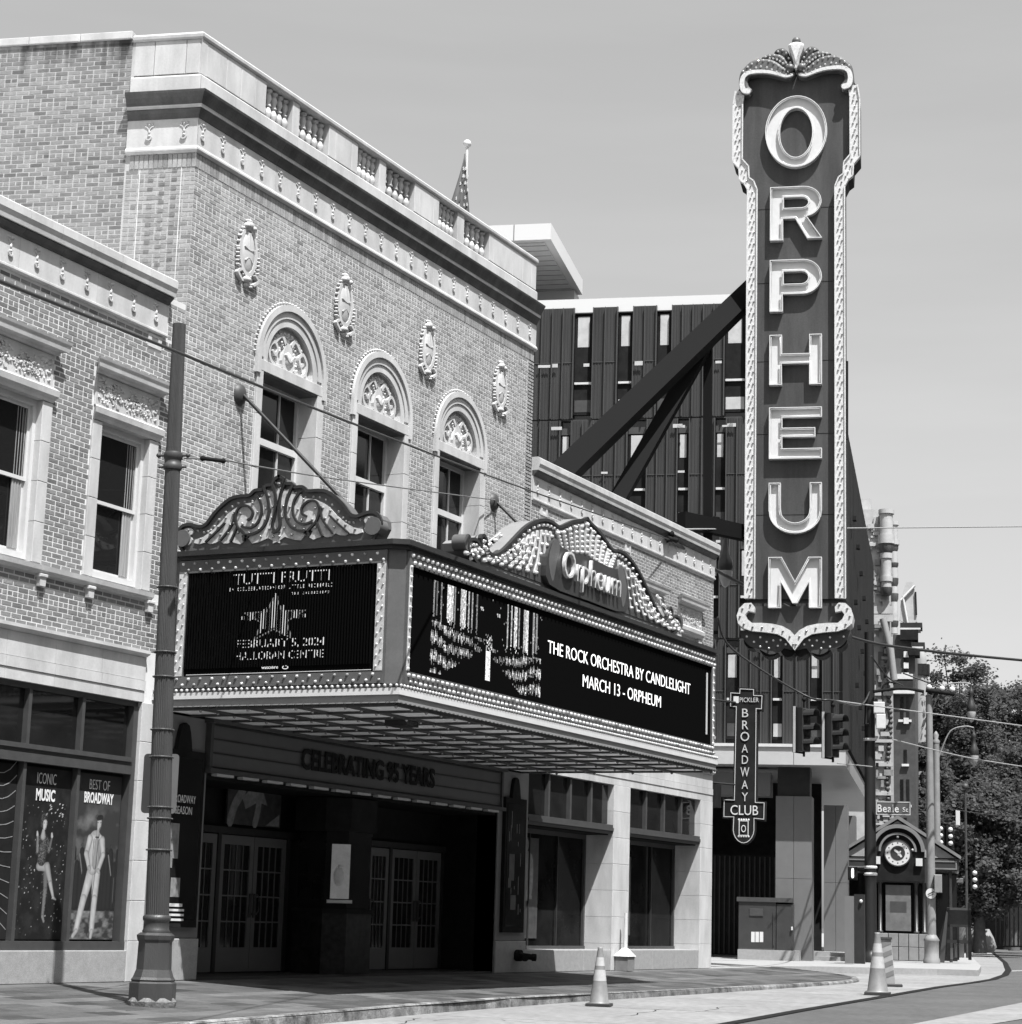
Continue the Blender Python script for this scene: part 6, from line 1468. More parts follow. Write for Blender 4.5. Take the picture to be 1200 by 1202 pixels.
for y, sz in [(690, 1), (766, 1), (795, 1), (857, .8), (889, 1.2), (948, 1.1), (961, 1), (998, 1.1)]:
    z = vz(y, fpx); r = (.15-(z-1)*.0078)*kk; c_ = fpx+pole_off(z); m = MB(); m.lathe((c_.x, c_.y, z-.012), [(r+.004, 0), (r+.014, .006), (r+.014, .02), (r+.004, .026)], 20)
    for k in range(14): t = k*math.pi/7; m.ball((c_.x+(r+.018)*math.cos(t), c_.y+(r+.018)*math.sin(t), z), .013, 5, 3)
    m.build('strap_band', FRAME, fp)
zc_ = vz(540, fpx); c_ = fpx+pole_off(zc_); c_.z = 0; m = MB(); m.lathe((c_.x, c_.y, zc_-.14), [(r_*kk, h_) for r_, h_ in [(.118, 0), (.125, .02), (.125, .07), (.112, .08), (.112, .14), (.125, .15), (.125, .22), (.118, .24)]], 20)
for s_ in (-1, 1): m.tube([c_+cr*.10*s_+UP*(zc_+.06), c_+cr*.2*s_+UP*(zc_+.06)], .02, 6); m.tube([c_+cr*.10*s_+UP*(zc_-.1), c_+cr*.19*s_+UP*(zc_-.1)], .018, 6); m.ball(c_+cr*.2*s_+UP*(zc_+.06), .035, 6, 4)
m.build('wire_clamp', FRAME, fp)
sp = thing('back_of_sign', tuple(fpx+cf*.2+UP*2.2), 'unpainted back of a street sign plate strapped to the fluted pole', 'street sign')
pc_ = fpx+cf*.42-cr*.10+E2*.09; pc_.z = vz(917, fpx); m = MB(pc_+E1*.15, -E2, UP); w2, h2_ = .25, .40
rc = [(w2-.05+.05*math.cos(t), h2_-.05+.05*math.sin(t)) for t in (0, .5, 1.0, 1.57)]
rc = rc+[(-a, b_) for a, b_ in rc[::-1]]+[(-a, -b_) for a, b_ in rc]+[(a, -b_) for a, b_ in rc[::-1]]
m.prism(rc, 0, .012); m.build('plate', mat('sign_back_aluminium', .15, .4, metal=.3, var=.1), sp); m = MB(pc_+E1*.15, -E2, UP); m.box(-.03, .03, -.38, .38, .012, .04); m.dome(.12, .3, .012, .018, .02); m.build('mounting_channel', FRAME, sp)
# dark signal pole at the corner
dp, dpp = vpole('signal_pole', 1022.5, 1130, 11.3, .215, .17, mat('black_pole_paint', .014, .4), 'tall black signal pole at the far corner carrying the Beale St name sign', base=[(.30, 0), (.30, .25), (.23, .32), (.22, .5)])
for y in (870, 1020, 1028): z = vz(y, dpp); m = MB(); m.lathe((dpp.x, dpp.y, z), [(.205, 0), (.235, .02), (.235, .08), (.205, .1)], 16); m.build('pole_band', METAL_L, dp)
def boxat(t, x0, x1, y0, y1, P, dep, nm, m_, e=.02):
    P = V(P); d0 = onB(x0, y1, P)-V((P.x, P.y, 0)); d1 = onB(x1, y0, P)-V((P.x, P.y, 0)); m = MB(V((P.x, P.y, 0)), -E2, UP)
    a0, a1 = sorted((d0.dot(-E2), d1.dot(-E2))); z0_, z1_ = sorted((d0.z, d1.z)); m.bev(a0, a1, z0_, z1_, 0, dep, e); return m.build(nm, m_, t), (a0, a1, z0_, z1_)
cb_ = thing('control_box', tuple(dpp+UP*8), 'pale control box and looped cables strapped high on the black signal pole', 'equipment box')
boxat(cb_, 1026, 1039, 825, 838, dpp-E1*.25, .3, 'upper_box', METAL_L); boxat(cb_, 1029, 1040, 839, 856, dpp-E1*.25, .3, 'lower_box', METAL_L)
m = MB(); P_ = dpp-E1*.35
m.tube([onB(x, y, P_) for x, y in smooth2([(1038, 858), (1044, 848), (1043, 834), (1037, 824), (1036, 808), (1042, 801), (1052, 802)], 4)], .035, 6); m.tube([onB(x, y, P_) for x, y in smooth2([(1025, 812), (1040, 810), (1062, 808), (1085, 812)], 4)], .06, 6); m.tube([onB(x, y, P_) for x, y in [(1017, 826), (1016, 850), (1020, 850)]], .05, 6); m.build('cable_loop', BLACK, cb_)
bsn = thing('street_name_sign', tuple(dpp+UP*4.4), 'street name sign reading Beale St on the black signal pole', 'street sign')
P_ = dpp-E1*.3; o, (a0, a1, z0_, z1_) = boxat(bsn, 1028, 1069.5, 941, 957, P_, .03, 'plate', mat('sign_plate_dark', .07, .4), .005)
m = MB(V((P_.x, P_.y, 0)), -E2, UP); m.ring([(a0+.02, z0_+.02), (a1-.02, z0_+.02), (a1-.02, z1_-.02), (a0+.02, z1_-.02)], [(a0+.04, z0_+.04), (a1-.04, z0_+.04), (a1-.04, z1_-.04), (a0+.04, z1_-.04)], .031, .04); m.build('border', METAL_L, bsn)
text('Beale', V((P_.x, P_.y, 0))-E1*.035-E2*(a0+.42)+UP*(z0_+.11), -E2, .27, .012, WHITE, bsn, width=.72, bold=.012, sp=1.1); text('St', V((P_.x, P_.y, 0))-E1*.035-E2*(a1-.19)+UP*(z0_+.13), -E2, .16, .01, WHITE, bsn, width=.18, bold=.01)
ped = thing('pedestrian_signal', tuple(dpp+UP*2.9), 'black pedestrian signal box with a lit walking figure left of the signal pole', 'signal')
o, (a0, a1, z0_, z1_) = boxat(ped, 996, 1007, 1018, 1033, P_, .25, 'housing', BLACK); m = MB(V((P_.x, P_.y, 0)), -E2, UP); c0 = (a0+a1)/2; m.ribbon([(c0, z0_+.1), (c0, z1_-.12)], .09, .26, .27, n=1); m.dome(c0, z1_-.08, .26, .04, .01); m.build('lit_figure', LED, ped)
m = MB(); m.tube([(dpp.x, dpp.y, 3.0), dpp-E1*.2+E2*.5+UP*3.0], .04, 6); m.build('bracket', BLACK, ped)
# pale lamp posts
LP = mat('pale_concrete_pole', .19, .65, var=.2, vs=2)
def lamp_arm(t, p, ztop, reach, rise, dirv, sc_=1.):
    pts = [p+UP*(ztop-.9), p+dirv*reach*.12+UP*(ztop-.35), p+dirv*reach*.38+UP*(ztop+rise*.7), p+dirv*reach*.75+UP*(ztop+rise), p+dirv*reach+UP*(ztop+rise-.05)]
    m = MB(); m.tube(smooth2([tuple(q) for q in pts], 5), .035*sc_, 8); m.build('lamp_arm', LP, t)
    h = p+dirv*reach+UP*(ztop+rise-.1); m = MB(); m.lathe((h.x, h.y, h.z-1.25*sc_), [(.17*sc_, 0), (.21*sc_, .1*sc_), (.20*sc_, .3*sc_), (.12*sc_, .5*sc_), (.07*sc_, .75*sc_), (.11*sc_, .85*sc_), (.11*sc_, 1.0*sc_), (.04*sc_, 1.1*sc_), (.03*sc_, 1.3*sc_)], 14); m.build('lamp_housing', KD, t)
    m = MB(); m.lathe((h.x, h.y, h.z-1.75*sc_), [(.01, 0), (.09*sc_, .06*sc_), (.17*sc_, .25*sc_), (.21*sc_, .42*sc_), (.21*sc_, .5*sc_)], 14); m.build('lamp_globe', mat('milky_lamp_globe', .35, .2, spec=.6), t)
l1, lp1 = vpole('street_lamp', 1094, 1131, 0.1, .14, .13, LP, 'pale street lamp post with a hanging teardrop lamp, in front of the clock shelter', 'street lamp', 'teardrop street lamps', base=[(.30, 0), (.30, .12), (.26, .2), (.26, .75), (.29, .8), (.22, .9), (.16, 1.0)])
z1 = vz(816, lp1); m = MB(); m.tube([lp1, lp1+UP*z1], .17, 16, .115); m.build('post', LP, l1)
lamp_arm(l1, lp1, z1, (1143-1093)/34., .45, -E2, .75)
bx = thing('meter_box', tuple(lp1+UP*2.5), 'small pale box and round plate clamped to the nearer pale lamp post', 'equipment box')
boxat(bx, 1097, 1106, 1027, 1048, lp1-E1*.1, .25, 'box', LP); m = MB(lp1-E1*.2, -E2, UP); zz = vz(1049, lp1); m.prism([(.18*math.cos(t*.4), zz+.18*math.sin(t*.4)) for t in range(16)], 0, .02); m.build('round_plate', WHITE, bx); m = MB(lp1-E1*.222, -E2, UP)
m.ribbon([(-.1, zz-.04), (0, zz+.02), (.1, zz+.06)], .03, 0, .005, n=2); m.ribbon([(-.1, zz-.1), (.08, zz-.02)], .02, 0, .005, n=1); m.build('plate_mark', BLACK, bx)
l2p = B(14, -2.4-1.35); l2 = thing('street_lamp', tuple(l2p), 'farther pale street lamp post whose hanging lamp shows below the nearer one', 'street lamp', 'teardrop street lamps')
l2p = onB(1101.5, 1110, B(13, 0)); l2p.z = 0; l2.location = l2p; WL[l2.name] = l2p
z2 = vz(873, l2p); m = MB(); m.tube([l2p, l2p+UP*z2], .17, 14, .13); m.build('post', LP, l2); m = MB(); m.lathe((l2p.x, l2p.y, z2), [(.14, 0), (.16, .1), (.08, .2), (.12, .35), (.02, .5)], 10); m.build('finial', LP, l2)
lamp_arm(l2, l2p, z2, (1141-1101)/27., .7, -E2, .85)
l3p = onZ(852, 1130, 0); hl = thing('street_lamp', (57, .6, 9), 'teardrop lamp hanging just right of the theatre roof corner near the broad sign beam', 'street lamp', 'teardrop street lamps')
q = onX(851.5, 690, 57); m = MB(); m.lathe((q.x, q.y, q.z), [(.01, 0), (.09, .06), (.17, .25), (.21, .42), (.21, .5)], 14); m.build('lamp_globe', MATS['milky_lamp_globe'], hl)
m = MB(); m.lathe((q.x, q.y, q.z+.5), [(.17, 0), (.23, .1), (.22, .3), (.12, .5), (.07, .8), (.03, 1.2)], 14); m.build('lamp_housing', KD, hl)
m = MB(); m.tube([q+UP*1.7, q+UP*2.1+E2*.2, q+UP*2.2+E2*.9, q+UP*1.9+E2*1.6], .035, 8); m.build('lamp_arm', DARK, hl)
# crossarm on nearer lamp post
xa = thing('cable_crossarm', tuple(lp1+UP*z1), 'dark crossarm carrying cables on top of the nearer pale lamp post', 'crossarm')
m = MB(); m.tube([onB(1087, 810, lp1-E1*.2), onB(1121, 815, lp1-E1*.2)], .09, 6); m.build('arm', BLACK, xa); m = MB()
for x in (1091, 1106, 1118): m.ball(onB(x, 807+(x-1091)*.1, lp1-E1*.2), .11, 8, 5)
m.build('insulator', METAL_L, xa)
# hanging traffic signals
def tsignal(x, y, d, sc_, lab, yawv, grp='traffic signals hanging over the cross street'):
    yawv = UP.cross(V((cr.x*.75-cf.x*.66, cr.y*.75-cf.y*.66, 0)).normalized())
    P_ = V(d); c_ = onB(x, y, P_); t = thing('traffic_signal', tuple(c_), lab, 'traffic signal', grp)
    fr = MB(c_, yawv, UP); w_, h_ = .17*sc_, .52*sc_
    fr.bev(-w_, w_, -h_, h_, -.12*sc_, .08*sc_, .02); fr.build('housing', mat('signal_black', .014, .5), t)
    pl_ = MB(c_, yawv, UP); pl_.box(-w_-.09*sc_, w_+.05*sc_, -h_-.04, h_+.04, -.16*sc_, -.14*sc_); pl_.build('backplate', BLACK, t)
    pe = MB(c_, yawv, UP); pe.box(-w_-.10*sc_, -w_-.085*sc_, -h_-.04, h_+.04, -.139*sc_, -.08*sc_); pe.build('bright_edge', METAL_L, t)
    for k in range(3):
        zc__ = (k-1)*.34*sc_; q_ = MB(c_, yawv, UP); n = 8
        pts = []
        for cc in (.08*sc_, .36*sc_):
            for j in range(n+1): a = math.pi*j/n-(0); pts.append((.15*sc_*math.cos(a), zc__+.15*sc_*math.sin(a), cc))
        for cc in (.08*sc_, .36*sc_):
            for j in range(n+1): a = math.pi*j/n; pts.append((.165*sc_*math.cos(a), zc__+.165*sc_*math.sin(a), cc))
        N = n+1; f = []
        for j in range(n): f += [(j, j+1, N+j+1, N+j), (2*N+j, 2*N+j+1, 3*N+j+1, 3*N+j), (N+j, N+j+1, 3*N+j+1, 3*N+j)]
        q_.add(pts, f); q_.build('visor', SHEETD, t)
        q_ = MB(c_, yawv, UP); q_.dome(0, zc__, .081*sc_, .14*sc_, .04*sc_, n=12); q_.build('lens', DARK, t)
    m = MB(); m.tube([c_+UP*h_, c_+UP*(h_+.3*sc_)], .03*sc_, 6); m.ball(c_+UP*(h_+.22*sc_), .06*sc_, 6, 4); m.tube([c_-UP*h_, c_-UP*(h_+.12*sc_)], .03*sc_, 6); m.build('hanger', BLACK, t)
    return c_
yv = (cr*.62+cf*.78); yv.z = 0; yv.normalize()
sg1 = tsignal(944, 857, (53.5, 0, 0), 1.12, 'left of the two traffic signals hanging on the span wire before the canopy', -E2*.55-E1*.83)
sg2 = tsignal(978, 863.5, (53.5, 0, 0), 1.12, 'right of the two traffic signals hanging on the span wire before the canopy', -E2*.55-E1*.83)
fs = onZ(1136, 1122, 0); fsp = B(22, -5.6); 
sp3, p3_ = vpole('thin_pole', 1136, 1124.5, 5.2, .07, .055, FRAME, 'thin dark pole with a ball finial among the trees at right', 'pole')
m = MB(); zt = vz(925, p3_); m.tube([p3_+UP*5, p3_+UP*zt], .06, 8, .05); m.build('upper_shaft', FRAME, sp3); m = MB(); m.ball(p3_+UP*(zt+.05), .16, 8, 6); m.build('finial', FRAME, sp3)
for x, y, lab in [(1104, 980, 'small far traffic signal with bright visors left of its twin beside the shelter roof'), (1115.5, 981, 'small far traffic signal with bright visors right of its twin beside the shelter roof'), (1144, 1032, 'small far traffic signal on the thin dark pole')]:
    c_ = onB(x, y, p3_); t = thing('traffic_signal', tuple(c_), lab, 'traffic signal', 'small far traffic signals')
    m = MB(c_, -E2, UP); m.bev(-.17, .17, -.52, .42, -.1, .12, .02); m.build('housing', BLACK, t)
    for k in range(3):
        m = MB(c_, -E2, UP); m.dome(.02, -.34+k*.3, .12, .11, .1, n=8); m.build('visor', METAL_L, t)
m = MB(); a_, b_ = onB(1104, 970, p3_), onB(1136, 975, p3_); m.tube([a_, b_], .04, 6); m.tube([onB(1110, 970, p3_), onB(1110, 1000, p3_)], .04, 6); m.build('signal_arm', BLACK, sp3)
wt = thing('white_banner', tuple(onB(1124.5, 969, p3_)), 'small narrow white banner hanging in front of the dark trees', 'banner')
boxat(wt, 1122, 1127, 951, 969, p3_, .1, 'panel', WHITE)
sn = thing('street_name_sign', tuple(onB(1121, 1033, p3_)), 'small grey street name plate right of the shelter eave', 'street sign'); boxat(sn, 1113, 1131, 1031, 1036, p3_, .04, 'plate', mat('faint_plate', .1, .5))
# ================================================================== STREET FURNITURE
ub = thing('utility_cabinet', tuple(onZ(898, 1127, 0)), 'large black utility cabinet with vents and white stickers on a pale concrete pad', 'utility cabinet')
UP_ = onZ(898, 1127, 0); o, dd = boxat(ub, 866, 938, 1116.5, 1130, UP_-E1*.3, -2.0, 'pad', CONCW); CAB = mat('cabinet_black_paint', .035, .35, var=.15)
UQ = UP_+E1*.1
boxat(ub, 867, 911, 1058, 1116, UQ, -1.2, 'body', CAB, .0); boxat(ub, 911.6, 931, 1062, 1116, UQ, -1.1, 'side_body', CAB, .0); boxat(ub, 865, 930, 1054.5, 1058, UQ-E1*.05, -1.3, 'lid', FRAME, .0)
boxat(ub, 880, 896, 1067, 1075, UQ, .03, 'vent', FRAME, .005)
for i in range(3): boxat(ub, 882+5*i, 886.2+5*i, 1094, 1106, UQ, .012, 'sticker', WHITE, .001)
boxat(ub, 908, 909, 1070, 1110, UQ, .05, 'door_edge', FRAME, .002); boxat(ub, 929, 931, 1088, 1092, UQ, .08, 'latch', METAL_L, .005); boxat(ub, 868, 910, 1114, 1116, UQ, .05, 'skirt', FRAME, .002)
def cone(x, y, ytop, lab):
    p = onG(x, y); h = vz(ytop, p)-p.z; t = thing('traffic_cone', tuple(p), lab, 'traffic cone', 'traffic cones by the kerb'); k = h/.9
    m = MB(p, E1, E2, UP); m.bev(-.19*k, .19*k, -.19*k, .19*k, 0, .045*k, .012); m.build('base', mat('cone_rubber', .02, .7), t)
    CO = mat('cone_orange_as_grey', .17, .5, var=.15, vs=8); CB = mat('cone_reflective_band', .36, .4, var=.1, vs=12)
    m = MB(); m.lathe((p.x, p.y, p.z+.045*k), [(.165*k, 0), (.15*k, .02*k), (.108*k, .34*k)], 20); m.build('body', CO, t)
    m = MB(); m.lathe((p.x, p.y, p.z+.385*k), [(.109*k, 0), (.087*k, .17*k)], 20); m.build('lower_band', CB, t)
    m = MB(); m.lathe((p.x, p.y, p.z+.555*k), [(.086*k, 0), (.078*k, .06*k)], 20); m.build('middle', CO, t)
    m = MB(); m.lathe((p.x, p.y, p.z+.615*k), [(.078*k, 0), (.060*k, .13*k)], 20); m.build('upper_band', CB, t)
    m = MB(); m.lathe((p.x, p.y, p.z+.745*k), [(.059*k, 0), (.04*k, .13*k), (.042*k, .155*k), (.028*k, .16*k)], 20); m.build('tip', CO, t); return p
c1_ = cone(703.5, 1181, 1112, 'nearer grey and white banded traffic cone on the kerb lane before the entrance'); c2_ = cone(1030.5, 1168, 1095, 'farther banded traffic cone beside the leaning striped panel')
q = onG(1046, 1158); bp = thing('striped_panel', tuple(q), 'leaning striped vertical barricade panel on a rubber base behind the far cone', 'barricade'); pk = (vz(1101, q)-q.z)/1.32
m = MB(q, E2, E1, UP); m.bev(-.32*pk, .32*pk, -.2*pk, .2*pk, 0, .06, .02); m.build('base', MATS['cone_rubber'], bp)
PB = lambda: MB(q, -E2*pk, (UP*1.0+E2*.09).normalized()*pk, -E1)
m = PB(); m.bev(-.17, .13, .06, 1.28, -.03, .03, .01); o = m.build('panel', mat('panel_pale_orange', .27, .5, var=.15), bp)
for k in range(4): m = PB(); z = .2+.28*k; m.prism([(-.16, z), (.12, z+.12), (.12, z+.25), (-.16, z+.13)], .031, .036); m.build('stripe', mat('panel_stripe', .15, .5), o)
m = PB(); m.box(-.2, .16, 1.28, 1.34, -.06, .06); m.build('handle', FRAME, bp)
# smokers' bin against the pier
q = onY(733.5, 1140, -.22); q.z = 0; ab = thing('ash_bin', tuple(q), 'squat pale ash bin with a tall neck against the pier between the right windows', 'bin')
m = MB(q, (1, 0, 0), (0, 1, 0)); m.box(-.2, .2, -.16, .16, 0, .33); m.build('box', MATS['cone_orange_as_grey'], ab)
m = MB(); m.addw([(q.x+a, q.y+b_, z) for a, b_, z in [(-.23, -.19, .33), (.23, -.19, .33), (.23, .19, .33), (-.23, .19, .33), (-.05, -.05, .52), (.05, -.05, .52), (.05, .05, .52), (-.05, .05, .52)]], [(0, 1, 5, 4), (1, 2, 6, 5), (2, 3, 7, 6), (3, 0, 4, 7), (3, 2, 1, 0), (4, 5, 6, 7)]); m.build('hood', METAL_L, ab)
m = MB(); m.tube([q+UP*.5, q+UP*1.32+V((.02, 0, 0))], .05, 10, .038); m.build('neck', METAL_L, ab)
# wall hydrant connection
q = onY(612, 1125, -.1); wh = thing('wall_hydrant', (q.x, -.1, .35), 'dark siamese fire connection on the base of the right pilaster', 'fire connection')
q = V((40.2, -.06, .36)); m = MB(); m.tube([q, q+V((0, -.12, 0))], .12, 12); m.build('flange', BLACK, wh)
for s_ in (-1, 1): m = MB(); m.tube([q+V((0, -.1, 0)), q+V((s_*.16, -.22, -.02)), q+V((s_*.22, -.3, -.03))], .065, 10); m.tube([q+V((s_*.2, -.28, -.03)), q+V((s_*.25, -.34, -.035))], .08, 10); m.build('outlet', BLACK, wh)
# flag on the roof
P_ = V((34, 2.4, 0)); fl = thing('flag_pole', tuple(onY(545, 245, 2.4)), 'slim white flagpole with ball top rising behind the balustrade', 'flagpole')
q = onY(546, 245, 2.4); tpz = onY(546.5, 168, 2.4); m = MB(); m.tube([(q.x, 2.4, 14.4), (q.x, 2.4, tpz.z)], .055, 10, .035); m.build('pole', WHITE, fl); m = MB(); m.ball((q.x, 2.4, tpz.z+.02), .10, 12, 8); m.build('ball', METAL_L, fl)
fg = thing('flag', (q.x, 2.4, 15), 'limp furled stars and stripes flag hanging from the roof pole', 'flag')
m = MB(); pts = []; NU, NV = 12, 10; z1_ = onY(545, 180, 2.4).z; z0_ = z1_-1.75
for j in range(NV+1):
    t = j/NV; wd = .05+.74*t**1.15
    for i in range(NU+1): s_ = i/NU; pts.append((q.x-.07-wd*s_+.12*(1-t)*0+.25*t*(1-s_)*.5, 2.4-.13*math.sin(s_*16+t*2)*t, z1_-(z1_-z0_)*t-.35*s_*t))
m.addw(pts, [(j*(NU+1)+i, j*(NU+1)+i+1, (j+1)*(NU+1)+i+1, (j+1)*(NU+1)+i) for j in range(NV) for i in range(NU)], True)
o = m.build('cloth', mat('dark_flag_canton', .06, .8, var=.2), fg); md = o.modifiers.new('t', 'SOLIDIFY'); md.thickness = .01
m = MB(); rq = random.Random(3)
for j in range(2, NV):
    for i in range(1 if j % 2 else 2, NU, 3):
        p_ = pts[j*(NU+1)+i]; mm_ = MB((p_[0], p_[1]-.03, p_[2]), (1, 0, 0), UP)
        st = [((.055 if k % 2 == 0 else .024)*math.sin(k*math.pi/5), (.055 if k % 2 == 0 else .024)*math.cos(k*math.pi/5)) for k in range(10)]; mm_.prism(st, 0, .006); m.addw([V(x) for x in mm_.v], mm_.f)
m.build('star', WHITE, fg)
m = MB(); 
for k in range(3): m.addw([(q.x-.62+.2*k, 2.36, z0_-.2+.1*k), (q.x-.48+.2*k, 2.36, z0_-.15+.1*k), (q.x-.44+.2*k, 2.36, z0_-.9), (q.x-.6+.2*k, 2.36, z0_-.9)], [(0, 1, 2, 3)])
m.build('white_stripe', WHITE, fg)
# ================================================================== FAR RIGHT CLUTTER
rk = thing('metal_rack', tuple(onZ(1126, 1131, 0)), 'dark metal rack or stacked frames on the corner right of the pale lamp post', 'rack'); RP = onZ(1126, 1131, 0)
for x0_, x1_, y0, y1, mm in [(1112, 1115, 1066, 1127, BLACK), (1137, 1140, 1060, 1127, BLACK), (1124, 1126, 1088, 1127, BLACK), (1112, 1140, 1066, 1069, FRAME), (1112, 1140, 1085, 1088, DARK), (1112, 1140, 1104, 1107, DARK), (1112, 1140, 1069, 1085, BLACK), (1121, 1132, 1108, 1124, METAL_L), (1116, 1119, 1113, 1126, METAL_L)]:
    boxat(rk, x0_, x1_, y0, y1, RP if mm is not METAL_L else RP+E1*.4, -.3, 'frame_bar' if mm is not METAL_L else 'pale_sheet', mm, .0)
lean_ = thing('leaning_board', tuple(onZ(1106, 1131, 0)), 'grey board leaning between the pale lamp post and the dark rack', 'board'); pl = [onB(x, y, onZ(1106, 1131, 0)) for x, y in [(1102, 1130), (1109, 1130), (1113, 1071), (1111, 1070)]]
m = MB(); m.addw([p for p in pl]+[p+E1*.06 for p in pl], [(0, 1, 2, 3), (7, 6, 5, 4), (0, 1, 5, 4), (1, 2, 6, 5), (2, 3, 7, 6), (3, 0, 4, 7)]); m.build('board', FRAME, lean_)
pst = thing('pay_station', tuple(onZ(1010, 1131.5, 0)), 'dark upright machine beside a pale slab left of the black signal pole', 'machine'); boxat(pst, 1003, 1015, 1050, 1131, onZ(1010, 1131.5, 0), -.6, 'cabinet', DARK, .0); m = MB(); m.ball(onB(1011, 1058, onZ(1010, 1131.5, 0)-E1*.05), .06); m.build('dial', METAL_L, pst)
slb = thing('pale_slab', tuple(onZ(998, 1132, 0)), 'tall pale slab standing left of the dark upright machine', 'slab'); boxat(slb, 992, 1002, 1052, 1131, onZ(998, 1132, 0), -.5, 'slab', COLM, .0)
# railing and low wall under the trees
def fence(x0, x1, y0, y1, P, n, nm, lab, m_, w_=.05):
    t = thing(nm, tuple(onB(x0, y1, P)), lab, 'railing')
    for i in range(n):
        x = x0+(x1-x0)*i/(n-1); a, b_ = onB(x, y1, P), onB(x, y0, P); m = MB(); m.tube([a, b_], w_, 4); m.build('picket', m_, t)
    m = MB()
    for y in (y0+1, (y0+y1)/2 if n > 12 else y0+2, y1-1): m.tube([onB(x0, y, P), onB(x1, y, P)], w_*.9, 4)
    m.build('rail', m_, t)
fence(1151, 1173, 1053, 1066, B(60, 0), 8, 'picket_railing', 'short row of pale upright pickets under the trees', METAL_L, .09)
fence(1170, 1216, 1060, 1112, B(58, 0), 10, 'iron_railing', 'long dark iron railing under the trees at the right edge', FRAME, .05)
wl_ = thing('boundary_wall', tuple(B(75, -14)), 'dark low wall and planting that closes the street under the trees', 'wall'); m = F3(B(75, -10)); m.box(-30, 10, 0, 5, -1, 0); m.build('wall', DARK, wl_)
gb = thing('planter', tuple(onZ(1148, 1108, 0)), 'pale rounded planter at the end of the corner pavement', 'planter'); q = onB(1147, 1108, B(50, -8)); m = MB(); m.lathe((q.x, q.y, 0), [(.9, 0), (1.1, .3), (.95, .8), (.7, 1.3)], 10); m.build('pot', CONCW, gb); m = MB(); m.tube([(q.x, q.y, 1.6), (q.x-.3, q.y+1.2, 1.6)], .25, 6); m.build('pale_block', WHITE, gb)
# trees
TN = 0
def tree(px, ytop, ybot, wpx, depth, lab, n=150, seed=1, trunk=True, cl=None):
    P_ = CAM+cf*0; d = ray(px, 1080); s_ = depth/d.dot(cf); base_ = CAM+d*s_; base_.z = 0
    t = thing('leafy_tree', tuple(base_), lab, 'tree', 'trees at the end of the street')
    ppm = FOC/depth; zt = vz(ytop, base_); zb = vz(ybot, base_); R_ = wpx/2/ppm; H_ = (zt-zb)/2; c_ = V((base_.x, base_.y, (zt+zb)/2)); rq = random.Random(seed)
    m = MB(); m.tube([base_, base_+UP*(zb+.3*H_), c_+UP*H_*.2], .38, 8, .15)
    crown = MB(); vs = []; fs_ = []
    for k in range(n):
        while True:
            v = V((rq.uniform(-1, 1), rq.uniform(-1, 1), rq.uniform(-1, 1)))
            if .25 < v.length < 1: break
        wob = 1+.28*math.sin(3*math.atan2(v.y, v.x)+seed)+.12*math.sin(7*v.z+seed)
        q_ = c_+V((v.x*R_*wob, v.y*R_*wob, v.z*H_*(1.02 if v.z > 0 else .9))); cr_ = rq.uniform(.10, .22)*R_
        if k % 9 == 0: m.tube([c_-UP*H_*.4, c_.lerp(q_, .5)-UP*.3, q_], .10, 5, .03)
        for j in range(cl or 230):
            g_ = V((rq.gauss(0, 1), rq.gauss(0, 1), rq.gauss(0, .75))); g_ = g_*(cr_*.62) ; ctr_ = q_+g_
            a = V((rq.uniform(-1, 1), rq.uniform(-1, 1), rq.uniform(-.5, .5))).normalized(); b_ = a.cross(V((rq.uniform(-1, 1), rq.uniform(-1, 1), rq.uniform(-1, 1)))).normalized(); e = rq.uniform(.06, .17)
            k0 = len(vs); vs += [ctr_-a*e, ctr_+b_*e*.6, ctr_+a*e, ctr_-b_*e*.6]; fs_.append((k0, k0+1, k0+2, k0+3))
    crown.addw(vs, fs_); crown.build('crown', LEAF, t); m.build('trunk', BARK, t)
tree(1128, 768, 1020, 125, 128, 'tall leafy tree with a pointed top rising behind the pale lamp posts', 250, 3)
tree(1085, 870, 1060, 80, 116, 'lower dense tree between the dark corner building and the lamp posts', 130, 5)
tree(1190, 795, 1050, 115, 135, 'broad leafy tree just left of the right edge of the photo', 230, 8)
tree(1076, 800, 960, 52, 142, 'slim pale tree showing behind the dark corner building', 80, 12)
tree(1222, 850, 1080, 120, 120, 'dense tree cut by the right edge of the photo', 160, 14)
tree(1150, 920, 1085, 130, 112, 'low spreading tree under the taller crowns', 190, 17)
# ================================================================== WIRES
def wire(name, pts, r, m_, lab, n=6, cat='overhead wire'):
    b_ = MB(); b_.tube(smooth2([tuple(p) for p in pts], n), r, 6); return b_.build(name, m_, None, label=lab, cat=cat)
pe = onY(788, 634, -.15)
wire('overhead_cable', [onX(-60, 303, 9), onX(0, 330, 10), onX(203, 411, 14), onX(400, 491.5, 20), onX(600, 568, 31), onX(700, 603, 40), pe], .014, WIRE, 'thick black cable crossing the theatre front from upper left to the right roof edge')
wire('overhead_cable', [pe, onX(842, 670, 53), onX(905, 702, 57), onX(1000, 748, 63), onX(1090, 764, 68), onX(1210, 776, 74)], .05, WIRE, 'thick black cable sloping from the roof corner past the vertical sign to the right edge')
ins = thing('cable_insulator', tuple(pe), 'small dark insulator clamp on the right roof edge', 'insulator'); m = MB(); m.tube([pe+V((-.3, 0, .0)), pe+V((.35, 0, .05))], .07, 8); m.ball(pe+V((0, 0, .16)), .09, 8, 5); m.tube([pe, pe+V((0, .3, -.1))], .03, 6); m.build('clamp', BLACK, ins)
pq_ = fpx+pole_off(zc_); pq_.z = 0
